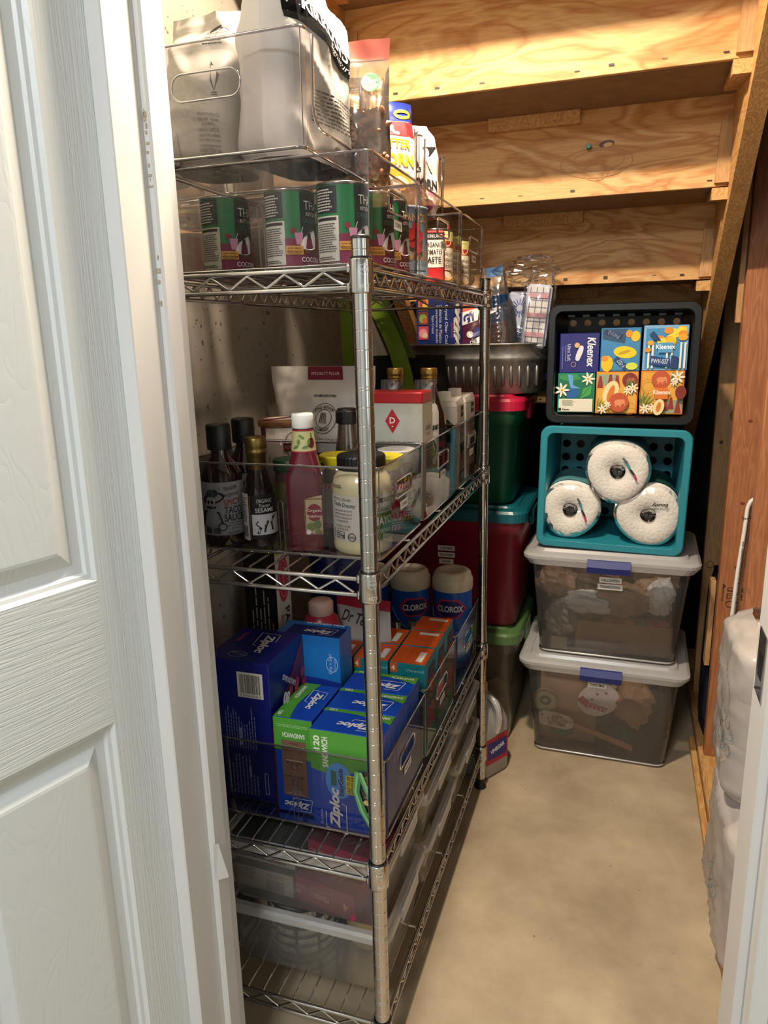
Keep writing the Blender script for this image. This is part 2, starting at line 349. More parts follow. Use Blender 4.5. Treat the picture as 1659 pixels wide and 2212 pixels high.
# torn paint curls on left jamb
m = MB(); m.add([(XL + 0.0105, -0.130, 0.46), (XL + 0.0105, -0.126, 0.52), (XL + 0.013, -0.12, 0.52), (XL + 0.022, -0.112, 0.455)], [(0, 1, 2, 3)])
m.build('paint_flake', m_jamb, tl)
m = MB()
rn = random.Random(5)
for k in range(16):
    z = rn.uniform(1.30, 1.50) if k % 3 else rn.uniform(1.50, 1.53); y = Y1 - 0.0625
    m.box(XL + 0.001 + rn.uniform(0, 0.003), y - 0.0006, z, XL + 0.004 + rn.uniform(0, 0.003), y + 0.0002, z + rn.uniform(0.002, 0.006))
m.build('scuff_marking', mat('#a89884', rough=0.8), tl)['kind'] = 'stuff'
# ---- six-panel door, swung open towards the viewer; local u along leaf from hinge, w = out of face
def door():
    root = bpy.data.objects.new('door_1', None); COL.objects.link(root); root['kind'] = 'structure'; root['label'] = 'white moulded panel door swung open at left'
    root.location = (-0.238, -0.150, 0.008)
    root.rotation_euler = (0, 0, math.atan2(-0.96, -0.281))
    # leaf local: x along leaf, y normal: visible face is at +y ?  (normal (.96,-.281) equals local +y)
    Wd, Hd, T = 0.71, 2.02, 0.035
    m_st = wood_white('V'); m_rl = wood_white('H'); m_pn = wood_white('P')
    us = [0, 0.105, 0.105 + 0.215, 0.105 + 0.215 + 0.07, 0.605, Wd]
    us = [0, 0.102, 0.315, 0.395, 0.608, Wd]
    zs = [0, 0.22, 0.775, 0.968, 1.62, 1.71, 1.90, Hd]
    # stiles and mullion (vertical grain)
    for a, b in ((us[0], us[1]), (us[4], us[5])): MB().box(a, -T, 0, b, 0, Hd).build('stile', m_st, root)
    for k in (0, 2, 4, 6): MB().box(us[1], -T, zs[k], us[4], 0, zs[k+1]).build('rail', m_rl, root)
    for z0, z1 in ((zs[1], zs[2]), (zs[3], zs[4]), (zs[5], zs[6])):
        MB().box(us[2], -T, z0, us[3], 0, z1).build('mullion', m_st, root)
        for a, b in ((us[1], us[2]), (us[3], us[4])):
            p = MB()
            def lp(i, y): return [(a + i, y, z0 + i), (b - i, y, z0 + i), (b - i, y, z1 - i), (a + i, y, z1 - i)]
            p.loft([lp(0, 0), lp(0.004, -0.005), lp(0.009, -0.006), lp(0.012, -0.010), lp(0.024, -0.0105), lp(0.042, -0.003), lp(0.046, -0.0025)], False, True, 0, False)
            p.box(a, -T, z0, b, -0.014, z1)
            p.build('panel', m_pn, root)
    for z in (0.20, 1.0, 1.80):
        h = MB(); h.lathe([(0.006, 0), (0.006, 0.09)], 12, (-0.006, -0.004, z)); h.box(-0.006, -0.006, z, 0.0, -0.004, z + 0.09)
        h.build('hinge', mat('#cfcac0', rough=0.4, metal=0.3), root)
    return root
def wood_white(kind):
    """white paint over embossed wood grain (relief only)"""
    name = 'door_white_' + kind
    if name in MATS: return MATS[name]
    m = bpy.data.materials.new(name); nt, N, L = nodes(m); b = N['Principled BSDF']; b.inputs['Base Color'].default_value = lin('#cbd0d1'); b.inputs['Roughness'].default_value = 0.38
    tc = N.new('ShaderNodeTexCoord'); mp = N.new('ShaderNodeMapping'); L.new(tc.outputs['Object'], mp.inputs[0])
    mp.inputs['Scale'].default_value = {'V': (46, 46, 1.1), 'H': (2.0, 2.0, 52), 'P': (7, 7, 2.2)}[kind]
    n = N.new('ShaderNodeTexNoise'); n.inputs['Scale'].default_value = 2.6; n.inputs['Detail'].default_value = 2.0; n.inputs['Distortion'].default_value = 0.35; L.new(mp.outputs[0], n.inputs['Vector'])
    mu = N.new('ShaderNodeMath'); mu.operation = 'MULTIPLY'; mu.inputs[1].default_value = 5 if kind != 'P' else 12; L.new(n.outputs['Fac'], mu.inputs[0])
    fr = N.new('ShaderNodeMath'); fr.operation = 'PINGPONG'; fr.inputs[1].default_value = 0.5; L.new(mu.outputs[0], fr.inputs[0])
    pw = N.new('ShaderNodeMath'); pw.operation = 'POWER'; pw.inputs[1].default_value = 0.5 if kind != 'P' else 0.25; L.new(fr.outputs[0], pw.inputs[0])
    bp = N.new('ShaderNodeBump'); bp.inputs['Strength'].default_value = 0.40 if kind != 'P' else 0.22; bp.inputs['Distance'].default_value = 0.0011; L.new(pw.outputs[0], bp.inputs['Height']); L.new(bp.outputs[0], b.inputs['Normal'])
    MATS[name] = m; return m
door()
# ---- stud wall at right: bottom plates, studs
XS = 0.609
p = MB(); p.rbox(XS - 0.012, 0.02, 0.0, XS + 0.089, 1.95, 0.038, 0.001); p.build('bottom_plate', pine, wr)
p = MB(); p.rbox(XS - 0.030, 0.02, 0.0, XS - 0.014, 1.30, 0.020, 0.001); p.build('floor_strip', pine, wr)
for (a, b, mm) in ((0.725, 0.763, fir_z), (1.165, 1.203, fir_z), (1.575, 1.613, pine_z)):
    p = MB(); p.rbox(XS, a, 0.038, XS + 0.089, b, 2.36, 0.002); p.build('stud', mm, wr)
p = MB(); p.rbox(XS - 0.014, 1.215, 0.30, XS, 1.255, 0.56, 0.001); p.build('scrap_block', pine_z, wr)
p = MB(); p.rbox(XS - 0.012, 1.206, 1.27, XS + 0.02, 1.226, 1.62, 0.001); p.build('scrap_strip', pine_z, wr)
# knots and grade stamps on the studs
kn = PR(lambda u, v, o: (XS + u, 1.165 - o, v), 0.0002)
for z in (1.02, 0.80, 0.62): kn.ell(0.04, z, 0.006, 0.004, '#6d3a20')
kn.text('STUD', 0.030, 0.545, 0.018, '#3a2416', rot=PI/2, w=0.034); kn.ring(0.030, 0.513, 0.010, 0.010, 0.002, '#3a2416'); kn.text('STUD', 0.066, 0.545, 0.018, '#3a2416', rot=PI/2, w=0.034)
kn.rows(0.008, 0.52, 0.014, 0.56, 2, '#3a2416', vert=True); kn.text('0080', 0.050, 0.108, 0.010, '#17110d', w=0.034, bold=0.02); kn.poly([(0.010, 0.558), (0.018, 0.565), (0.010, 0.572)], '#3a2416')
kn.build('grade_stamp_print', wr)
kn = PR(lambda u, v, o: (XS + u, 1.575 - o, v), 0.0002)
kn.ell(0.060, 0.99, 0.020, 0.024, '#7d4a28'); kn.ell(0.060, 0.99, 0.012, 0.016, '#54301a'); kn.ell(0.022, 0.905, 0.006, 0.006, '#4a3423'); kn.ell(0.055, 0.745, 0.005, 0.005, '#4a3423')
kn.text('STUD', 0.065, 0.52, 0.014, '#4a3018', rot=PI/2, w=0.04); kn.ring(0.02, 0.50, 0.012, 0.012, 0.002, '#4a3018'); kn.build('grade_stamp_print', wr)
# white cable stapled to the stud
c = MB(); c.tube(bez((0.690, 1.150, 0.800), (0.668, 1.145, 0.835), (0.660, 1.150, 0.790), 8) + [(0.657, 1.150, 0.72), (0.650, 1.150, 0.60), (0.645, 1.150, 0.40), (0.645, 1.150, 0.05)], 0.0055, 8)
cb = tag(c.build('electrical_cable', white), 'white electrical cable stapled to the reddish wall stud', 'cable')
c = MB(); c.tube([(0.650, 1.163, 0.765), (0.650, 1.143, 0.765), (0.670, 1.143, 0.765), (0.670, 1.163, 0.765)], 0.0012, 6); c.build('staple', chrome_d, cb)
c = PR(lambda u, v, o: (0.6535 - (0.72 - v) * 0.02 + u, 1.1445 - o, v)); c.rows(0.0, 0.45, 0.006, 0.70, 1, '#777777', vert=True, ragged=0); c.build('cable_print', cb)
# ================================================================== staircase seen from below
def stairs():
    root = thing('staircase', 'unfinished wooden stairs seen from underneath, descending to the back', 'staircase', (0, 0, 0))
    y0, z0, rise, run = 0.777, 1.766, 0.190, 0.250
    xl, xr = -0.300, 0.535
    for k in range(-2, 5):
        yy, zz = y0 + k * run, z0 - k * rise
        r = MB(); r.rbox(xl, yy, zz, xr, yy + 0.012, zz + rise + 0.004, 0.0008); ro_ = r.build('riser', ply, root)
        t = MB(); t.rbox(xl, yy + 0.012, zz + 0.003, xr, yy + run + 0.03, zz + 0.028, 0.001); t.build('tread', osb, root)
        pr = PR(lambda u, v, o, yy=yy, zz=zz: (u, yy - o, zz + v)); rn = random.Random(k + 9)
        x = xl + 0.04
        while x < xr - 0.03:
            pr.rect(x, 0.014 + rn.uniform(-0.003, 0.004), x + 0.011, 0.0155 + rn.uniform(-0.003, 0.004), '#332419'); x += rn.uniform(0.06, 0.13)
        pr.build('staple', ro_)['kind'] = 'stuff'
        # wedges in the housed strings
        for sx, xx in ((1, xr), (-1, xl)):
            a, b = (xx - 0.030, xx + 0.012) if sx > 0 else (xx - 0.012, xx + 0.030)
            w = MB(); w.loft([[(a, yy - 0.016, zz + 0.006), (b, yy - 0.016, zz + 0.006), (b, yy, zz + 0.006), (a, yy, zz + 0.006)], [(a + 0.006*sx, yy - 0.005, zz + 0.15), (b, yy - 0.005, zz + 0.15), (b, yy, zz + 0.15), (a + 0.006*sx, yy, zz + 0.15)]], smooth=False)
            w.build('riser_wedge', pine_z, root)
            w = MB(); w.loft([[(a - 0.004*sx, yy - 0.010, zz - 0.030), (b, yy - 0.010, zz - 0.030), (b, yy - 0.010, zz - 0.004), (a - 0.004*sx, yy - 0.010, zz - 0.004)], [(a, yy + 0.20, zz - 0.004), (b, yy + 0.20, zz - 0.004), (b, yy + 0.20, zz + 0.003), (a, yy + 0.20, zz + 0.003)]], smooth=False)
            w.build('tread_wedge', pine, root)
    # cleats under the treads
    for (k, xa, xb) in ((1, -0.02, 0.20), (2, -0.02, 0.20), (3, 0.05, 0.24)):
        yy, zz = y0 + k * run, z0 - (k - 1) * rise
        c = MB(); c.rbox(xa, yy - 0.018, zz - 0.028, xb, yy, zz + 0.003, 0.0015); co = c.build('cleat', pine, root)
        pr = PR(lambda u, v, o, yy=yy, zz=zz: (u, yy - 0.018 - o, zz + v))
        for q in range(3): pr.ell(xa + 0.04 + q * 0.06, -0.018, 0.0015, 0.0015, '#5d3d20')
        pr.build('nail_head', co)['kind'] = 'stuff'
    # strings
    s = rise / run
    for (a, b, lab) in ((xr, xr + 0.038, 1), (xl - 0.038, xl, -1)):
        m_ = MB(); pts = []
        ya_, yb_ = y0 - 2.1 * run, y0 + 4.6 * run
        zl = lambda y: z0 - s * (y - y0) - 0.075
        P = [(ya_, zl(ya_)), (yb_, zl(yb_)), (yb_, zl(yb_) + 0.31), (ya_, zl(ya_) + 0.31)]
        if zl(yb_) < 0.02: pass
        m_.loft([[(a, y, z) for y, z in P], [(b, y, z) for y, z in P]], smooth=False); m_.build('string', pine, root)
    # knot and green pin on second riser
    pr = PR(lambda u, v, o: (u, y0 + run - o, v)); pr.ell(0.262, 1.690, 0.018, 0.008, '#5a3520', rot=0.1); pr.ell(0.265, 1.688, 0.011, 0.005, '#d2a569', rot=0.1)
    pr.ring(0.245, 1.655, 0.060, 0.024, 0.002, '#b27a41'); pr.ring(0.240, 1.650, 0.085, 0.034, 0.0025, '#b27a41'); pr.ring(0.24, 1.630, 0.030, 0.020, 0.002, '#b27a41'); pr.build('knot', root)
    return root
stairs()
g = MB(); g.lathe([(0.0012, 0), (0.0012, 0.006), (0.006, 0.006), (0.004, 0.009), (0.004, 0.016), (0.006, 0.019), (0.005, 0.021)], 14, (0.222, 1.027, 1.685), ax='Y')
tag(g.build('push_pin', mat('#0f8a5c', rough=0.35)), 'green push pin stuck in the plywood riser', 'push pin')
# flush ceiling lamp of the closet, just above the picture
b_ = thing('ceiling_lamp', 'round ceiling lamp on a short stem lighting the closet', 'lamp', (0.02, 0.20, 2.112))
m = MB(); m.lathe([(0.062, 0.098), (0.075, 0.094), (0.078, 0.02), (0.070, 0.0), (0.060, 0.0), (0.058, 0.006)], 28); m.build('lamp_housing', white, b_); MB().lathe([(0.008, 0.094), (0.008, 0.236), (0.05, 0.240), (0.05, 0.247)], 16).build('stem', white, b_)
# ================================================================== wire shelving unit
L_, W_ = 0.887, 0.332
ZS = [0.126, 0.437, 0.923, 1.352]
def shelving():
    root = thing('wire_shelving_unit', 'chrome wire shelving unit with four shelves along the concrete wall', 'shelf', (0, 0, 0))
    zt = 1.386; r = 0.0127; z0 = 1.369
    cuts = []
    zz = z0 - 0.0254 * 52
    while zz < 1.38:
        idx = round((z0 - zz) / 0.0254)
        cuts += [zz] if (idx - 7) % 5 else [zz - 0.0022, zz + 0.0022]
        zz += 0.0254
    pm = MB(); lo = 0.03
    for c in cuts + [zt - 0.002]:
        hi = c - 0.0008; pm.lathe([(r, lo), (r, hi)], 24, cap0=False, cap1=False)
        if c < zt - 0.003: pm.lathe([(r, hi), (r - 0.0007, c), (r, c + 0.0008)], 24, cap0=False, cap1=False)
        lo = c + 0.0008
    post0 = None
    for (x, y) in ((0, 0), (0, L_), (-W_, 0), (-W_, L_)):
        if post0 is None:
            me = pm.build('post', chrome, root, (x, y, 0)); post0 = me
            c = MB().lathe([(r + 0.0006, 0), (r + 0.0006, 0.003), (r - 0.002, 0.005)], 24, (0, 0, zt - 0.004)).build('cap', black, me); ft = MB().lathe([(0.010, 0.006), (0.012, 0.012), (0.012, 0.032)], 20).lathe([(0.016, 0.0), (0.017, 0.003), (0.014, 0.014), (0.012, 0.018)], 20).build('foot', black, me)
        else:
            o = obj('post', post0.data, root, (x, y, 0)); obj('cap', c.data, o); obj('foot', ft.data, o)
    sh0 = None
    for si, zs in enumerate(ZS):
        if sh0 is None:
            f = MB(); rt, rb = -0.0055, -0.030
            e = 0.013
            for x in (0.003, -W_ - 0.003):
                for z in (rt, rb): f.tube([(x, e, z), (x, L_ - e, z)], 0.0034, 10)
            for y in (-0.003, L_ + 0.003):
                for z in (rt, rb): f.tube([(-e, y, z), (-W_ + e, y, z)], 0.0034, 10)
            for y in (0.222, 0.443, 0.665):
                f.tube([(0.003, y, rb + 0.004), (0.003, y, rb + 0.006), (-0.004, y, rt - 0.003), (-W_ + 0.004, y, rt - 0.003), (-W_ - 0.003, y, rb + 0.006)], 0.0028, 8)
            # weld ends
            sh = f.build('shelf', chrome, root, (0, 0, zs)); kids = []
            n = 11
            w = MB().tube([(0, -0.003, rt - 0.001), (0, 0.004, -0.002), (0, L_ - 0.004, -0.002), (0, L_ + 0.003, rt - 0.001)], 0.0018, 6)
            wm = None
            for i in range(n):
                x = -0.018 - i * (W_ - 0.036) / (n - 1)
                o = w.build('deck_wire', chrome, sh, (x, 0, 0)) if wm is None else obj('deck_wire', wm, sh, (x, 0, 0)); wm = o.data; kids.append(o)
            def zig(p0, p1, pitch):
                d = Vector(p1) - Vector(p0); n_ = max(3, int(d.length / pitch)); out = []
                for i in range(n_ * 2 + 1):
                    q = Vector(p0) + d * (i / (n_ * 2)); z = rb + 0.004 if i % 2 == 0 else rt - 0.004
                    dd = d.normalized() * 0.004
                    out += [tuple(q - dd + Vector((0, 0, z + (0.002 if i % 2 == 0 else -0.002)))), tuple(q + Vector((0, 0, z))), tuple(q + dd + Vector((0, 0, z + (0.002 if i % 2 == 0 else -0.002))))]
                return out[1:-1]
            for (p0, p1) in (((-0.024, -0.003, 0), (-W_ + 0.024, -0.003, 0)), ((-0.024, L_ + 0.003, 0), (-W_ + 0.024, L_ + 0.003, 0)), ((0.003, 0.024, 0), (0.003, L_ - 0.024, 0)), ((-W_ - 0.003, 0.024, 0), (-W_ - 0.003, L_ - 0.024, 0))):
                kids.append(MB().tube(zig(p0, p1, 0.056 if p0[1] == p1[1] else 0.0425), 0.0021, 7).build('truss_wire', chrome, sh))
            for (x, y) in ((0, 0), (0, L_), (-W_, 0), (-W_, L_)):
                cm = MB(); cm.lathe([(0.0132, 0.006), (0.0158, 0.006), (0.0162, 0.004), (0.0170, -0.036), (0.0166, -0.038), (0.0132, -0.038)], 28, (x, y, 0), cap0=False, cap1=False)
                cm.lathe([(0.0146, 0.006), (0.0146, 0.0085), (0.0130, 0.0085)], 24, (x, y, 0), 1, cap0=False, cap1=False)
                q = 0.0168
                for sx in ((-1,) if x == 0 else (1,)):
                    for z in (rt, rb): cm.lathe([(0.0045, -0.005), (0.0048, 0.003), (0.0036, 0.006)], 8, (x + sx * 0.0155, y + (-0.003 if y == 0 else 0.003), z))
                for sy in ((1,) if y == 0 else (-1,)):
                    for z in (rt, rb): cm.lathe([(0.0045, -0.005), (0.0048, 0.003), (0.0036, 0.006)], 8, (x + (0.003 if x == 0 else -0.003), y + sy * 0.0155, z))
                co = cm.build('corner_collar', [chrome, black], sh); kids.append(co)
                if x == 0:
                    g = PR(fCyl(0.0168, 0.55, (x, y, 0)), 0.0001, 0.0002); lt = mat('#efece6', rough=0.2, metal=0.6, var=0); dk = mat('#6e6a66', rough=0.4, metal=0.6, var=0)
                    g.ring(0, -0.0085, 0.0068, 0.0068, 0.0006, lt); g.text('NSF', 0, -0.0085, 0.0035, lt, w=0.0085, bold=0.01); g.text('HDX', 0.001, -0.029, 0.0055, lt, w=0.013)
                    o = g.mb.build('embossed_lettering', g.mats, sh); kids.append(o)
            sh0 = sh; K0 = kids
        else:
            sh = obj('shelf', sh0.data, root, (0, 0, zs))
            for o in K0: obj(o.name.split('.')[0], o.data, sh, tuple(o.location))
    return root
shelving()
# ================================================================== containers
def bin_(label, y0, y1, zb, H, x1=0.0, D=0.335, scoop=False, txt='COOKING', group=None, slot=True, side_handle=False, hz=None, tx_up=False):
    """clear acrylic pantry bin; handle face looks at +X. origin at base centre"""
    Wy = y1 - y0
    root = thing('clear_bin', label, 'bin', (x1 - D / 2, (y0 + y1) / 2, zb), 0, group)
    w, d = D, Wy; b = MB(); n = 4; r = 0.012
    lo = [rrect(w - 0.016, d - 0.016, r, 0.0, n), rrect(w - 0.008, d - 0.008, r, 0.002, n), rrect(w - 0.006, d - 0.006, r, 0.006, n), rrect(w, d, r, H, n)]
    N = len(lo[0]); vs = [p for l in lo for p in l]; fs = []
    for k in range(3):
        for i in range(N):
            if k == 2 and i == n: continue
            jn = (i + 1) % N; fs.append((k*N+i, k*N+jn, (k+1)*N+jn, (k+1)*N+i))
    b.add(vs, fs, 0, False); b.add(lo[0], [tuple(range(N))[::-1]], 0)
    # front plate
    ya, yb = -(d/2 - r), d/2 - r
    X = lambda z: w/2 - 0.003 + 0.003 * (z - 0.006) / (H - 0.006)
    if not scoop:
        hz = hz or H * 0.66; hw, hh = min(0.045, d * 0.2), 0.0145
        hole = [(p[0], hz + p[1]) for p in rrect(hw * 2, hh * 2, 0.010, 0, 4)]
        out = []
        for (y, z) in hole:
            t = math.atan2((z - hz) / hh, y / hw); cx, cy = math.cos(t), math.sin(t); q = max(abs(cx), abs(cy)); cx /= q; cy /= q
            out.append((cx * (yb), (hz + cy * (H - hz)) if cy > 0 else hz + cy * (hz - 0.006)))
        M_ = len(hole)
        b.add([(X(z), y, z) for y, z in out] + [(X(z), y, z) for y, z in hole], [(i, (i+1) % M_, M_ + (i+1) % M_, M_ + i) for i in range(M_)], 0)
        bod = b.build('bin_wall', acry, root)
        MB().tube([(X(z) , y, z) for y, z in hole], 0.0022, 6, closed=True).build('handle_rim', acry_e, root)
    else:
        arm = 0.022; lowz = H * 0.24
        cut = [(ya + arm, H)] + [(ya + arm + 0.03 - 0.03*math.cos(a), lowz + 0.03 - 0.03*math.sin(a)) for a in [PI/2*i/5 for i in range(6)]] + [(yb - arm, lowz), (yb - arm, H)]
        pts = [(ya, 0.006), (yb, 0.006), (yb, H)] + cut[::-1] + [(ya, H)]
        b.add([(X(z), y, z) for y, z in pts], [tuple(range(len(pts)))], 0)
        bod = b.build('bin_wall', acry, root)
        MB().tube([(X(z), y, z) for y, z in cut], 0.0022, 6).build('scoop_rim', acry_e, root)
    top = rrect(w, d, r, H, n)
    e = MB(); e.tube(top if not scoop else top[n+1:] + top[:n+1], 0.0019, 6, closed=not scoop); e.build('rim', acry_e, root)
    e = MB(); e.tube(rrect(w - 0.008, d - 0.008, r, 0.003, n), 0.0024, 6, closed=True); e.build('base_rim', acry_e, root)
    for sx in (-1, 1):
        for sy in (-1, 1): MB().tube([(sx*(w/2 - 0.0065), sy*(d/2 - 0.0065), 0.006), (sx*(w/2 - 0.0035), sy*(d/2 - 0.0035), H)], 0.0011, 5).build('corner_edge', acry_e, root)
    if slot:
        for sy in (-1, 1):
            e = MB()
            for dx in (-0.004, 0.004): e.tube([(dx, sy*(d/2 - 0.006), 0.006), (dx, sy*(d/2 - 0.004), H * 0.58), (0, sy*(d/2 - 0.003), H * 0.62)], 0.0011, 5)
            e.build('divider_slot_rib', acry_e, root)
    if side_handle:
        loop = [(p[0] - 0.01, H * 0.63 + p[1]) for p in rrect(0.105, 0.034, 0.016, 0, 6)]
        MB().tube([(x, -(d/2 - 0.0015), z) for x, z in loop], 0.0013, 6, closed=True).build('side_handle_rim', acry_e, root)
    if txt:
        zc = (hz - 0.030) if hz else H * 0.66 - 0.030
        if tx_up: zc = H - 0.016
        pl = PR(lambda u, v, o: (X(zc) + 0.0008 + o, u, zc + v), 0.0002); pl.rect(-0.021, -0.007, 0.021, 0.007, '#efece4'); pl.text(txt, 0, 0, 0.0062, '#141414', w=0.030, bold=0.006)
        pl.build('label_print', root)
    return root
def can_thai(label, x, y, z, rot, group='coconut milk cans'):
    t = thing('coconut_milk_can', label, 'can', (x, y, z), 0, group); r, h = 0.0372, 0.111
    m = MB(); m.lathe([(r - 0.002, 0), (r, 0.001), (r, 0.003), (r - 0.0012, 0.005)], 32, cap1=False); m.build('bottom_rim', chrome_d, t); m = MB(); m.lathe([(r - 0.0012, h - 0.005), (r, h - 0.003), (r, h - 0.001), (r - 0.002, h), (r - 0.0035, h - 0.004), (0.001, h - 0.004)], 32, cap0=False)
    m.build('top_rim', chrome_d, t)
    m = MB(); m.lathe([(r - 0.0011, 0.005), (r - 0.0011, 0.042)], 36, mi=0, cap0=False, cap1=False); m.lathe([(r - 0.0011, 0.042), (r - 0.0011, h - 0.005)], 36, mi=1, cap0=False, cap1=False)
    m.build('paper_label', [mat('#6f1138', rough=0.35), mat('#1f7a44', rough=0.35, var=0.25, vs=12)], t)
    p = PR(fCyl(r - 0.0011, rot), 0.00015, 0.0002)
    p.rect(-0.052, 0.006, -0.013, 0.066, '#d9d4c4', 10); p.rect(-0.052, 0.070, -0.015, 0.105, '#17161a', 10)
    p.rows(-0.050, 0.072, -0.018, 0.102, 8, '#c9c5bb', seed=2); p.rect(-0.050, 0.060, -0.016, 0.064, '#1a191c', 8); p.rows(-0.049, 0.018, -0.016, 0.057, 13, '#4a4844', seed=4); p.rows(-0.049, 0.008, -0.017, 0.013, 2, '#222', seed=6)
    p.rect(-0.013, 0.003, 0.012, 0.0425, '#7b1440', 5)
    p.rect(0.010, 0.042, 0.100, h - 0.006, '#1b1713', 16); p.rect(0.010, 0.005, 0.100, 0.042, '#6b0f35', 16)
    p.text('THAI', 0.032, 0.088, 0.012, '#e8e0cf', w=0.032); p.text('KITCHEN', 0.033, 0.076, 0.005, '#e8e0cf', w=0.028); p.text('ORGANIC', 0.030, 0.067, 0.006, '#2f6e46', w=0.034)
    p.poly([(0.000, 0.050), (0.013, 0.050), (0.011, 0.034), (0.003, 0.034)], '#c98aa6'); p.ell(-0.001, 0.053, 0.004, 0.004, '#8d1028'); p.line([(0.010, 0.050), (0.013, 0.058)], 0.001, '#e8e0cf')
    p.poly([(0.008, 0.032), (0.014, 0.044), (0.026, 0.052), (0.033, 0.055), (0.038, 0.046), (0.036, 0.030), (0.026, 0.027), (0.013, 0.028)], '#ece8e0'); p.poly([(0.013, 0.028), (0.026, 0.027), (0.036, 0.030), (0.034, 0.024), (0.020, 0.022)], '#5d3924')
    p.rect(-0.012, 0.020, 0.012, 0.032, '#d79a35', 4); p.text('non-dairy', 0, 0.0285, 0.0038, '#1b1310', w=0.019, bold=0.008); p.text('alternative', 0, 0.0245, 0.0036, '#1b1310', w=0.021, bold=0.008); p.rows(-0.009, 0.0208, 0.009, 0.0228, 1, '#5a3a14', seed=8, ragged=0)
    p.text('COCONUT', 0.030, 0.0135, 0.0068, '#f0eae6', w=0.042, bold=0.012); p.text('unsweetened', 0.032, 0.0075, 0.003, '#caa0b4', w=0.028)
    p.build('label_print', t); return t
class Pouch:
    """soft stand-up bag. prof: (t, half-width factor, thickness factor)"""
    def __init__(s, w, h, d, prof, seed=1, wr=0.004, p=2.4, lean=0.0, wf=14.0):
        s.w, s.h, s.d, s.prof, s.seed, s.wr, s.p, s.lean, s.wf = w, h, d, prof, seed, wr, p, lean, wf
    def k(s, t):
        t = max(0, min(1, t)); P = s.prof
        for a, b in zip(P, P[1:]):
            if t <= b[0]:
                q = (t - a[0]) / max(1e-6, b[0] - a[0]); q = q*q*(3-2*q); return a[1] + (b[1]-a[1])*q, a[2] + (b[2]-a[2])*q
        return P[-1][1], P[-1][2]
    def S(s, u, v, o, side=-1):
        a, th = s.k(v / s.h); hw = s.w / 2 * a; q = max(-1, min(1, u / max(hw, 1e-4)))
        y = s.d / 2 * th * (1 - abs(q) ** s.p) ** 0.6
        amp = s.wr * min(1, (1 - abs(q)) * 4) * (0.35 + 0.65 * (1 if v > 0.002 else 0))
        nz = noise.noise(Vector((u * s.wf, v * s.wf * 0.8, s.seed * 3.1 + side))) * 1.1 + 0.6 * noise.noise(Vector((u * s.wf * 2.7 + 5, v * s.wf * 1.6, s.seed * 7.7 + side)))
        rg = 1 - min(1, abs(noise.noise(Vector((u * s.wf * 0.9 + v * 6, v * s.wf * 0.7, s.seed * 5.3 + side)))) * 3.2); nz += 0.9 * rg ** 2
        dx = s.wr * 0.5 * noise.noise(Vector((v * s.wf * 1.2, s.seed, q)))
        return (q * hw + dx, side * (y + amp * nz + o) + s.lean * (v / s.h) ** 1.5, v)
    def mesh(s, nu=22, nv=30, mb=None, mi=0, mfn=None):
        mb = mb or MB()
        for side in (-1, 1):
            for_ = []
            vs = [s.S(-s.w/2 * s.k(j/nv)[0] + s.w * s.k(j/nv)[0] * i / nu, s.h * j / nv, 0, side) for j in range(nv+1) for i in range(nu+1)]
            for j in range(nv):
                q = [(j*(nu+1)+i, j*(nu+1)+i+1, (j+1)*(nu+1)+i+1, (j+1)*(nu+1)+i) for i in range(nu)]
                if side > 0: q = [x[::-1] for x in q]
                o = len(mb.v)
                for f in q: for_.append((f, mfn((j + 0.5) / nv) if mfn else mi))
            o = len(mb.v); mb.v += vs
            for f, m_ in for_: mb.f.append(tuple(i + o for i in f)); mb.m.append(m_); mb.sm.append(True)
        return mb
    def print_(s, step=0.0003, base=0.0008): return PR(lambda u, v, o: s.S(u, v, o), step, base)
STAND = [(0, 0.92, 0.75), (0.12, 1.0, 1.0), (0.45, 1.0, 0.85), (0.8, 0.98, 0.4), (0.93, 0.98, 0.10), (1, 0.98, 0.04)]
# ------------------------------------------------------------------ top shelf, lower row of bins
ZB = 1.3535
bin_('clear bin holding coconut milk cans on the top shelf, nearest the door', 0.046, 0.296, ZB, 0.145, group='clear pantry bins')
bin_('clear bin with tomato cans and paste on the top shelf, middle of the lower row', 0.303, 0.622, ZB, 0.145, group='clear pantry bins')
bin_('clear bin with cans of beans on the top shelf, farthest of the lower row', 0.630, 0.868, ZB, 0.145, txt='COOKING', group='clear pantry bins')
zc = ZB + 0.003
can_thai('coconut milk can at the left of the near top-shelf bin', -0.262, 0.118, zc, 0.62)
can_thai('coconut milk can in the middle of the near top-shelf bin', -0.148, 0.106, zc, 0.58)
can_thai('coconut milk can at the front corner of the near top-shelf bin, above the chrome post', -0.060, 0.094, zc, 0.58)
can_thai('coconut milk can second from the aisle corner, seen through the bin side', -0.048, 0.178, zc, 0.60)
can_thai('coconut milk can behind the handle slot of the near top-shelf bin', -0.047, 0.256, zc, 0.62)
can_thai('coconut milk can deeper in the near top-shelf bin, behind the others', -0.190, 0.200, zc, 0.3)
t = thing('tomato_can', 'tall blue-grey crushed tomato can in the middle top-shelf bin', 'can', (-0.058, 0.372, zc)); r, h = 0.050, 0.118
m = MB(); m.lathe([(r - 0.002, 0), (r, 0.001), (r - 0.001, 0.004), (r - 0.001, h - 0.004), (r, h - 0.001), (r - 0.003, h), (r - 0.004, h - 0.004), (0.001, h - 0.004)], 36); m.build('can_body', [mat('#7f96a3', rough=0.4)], t)
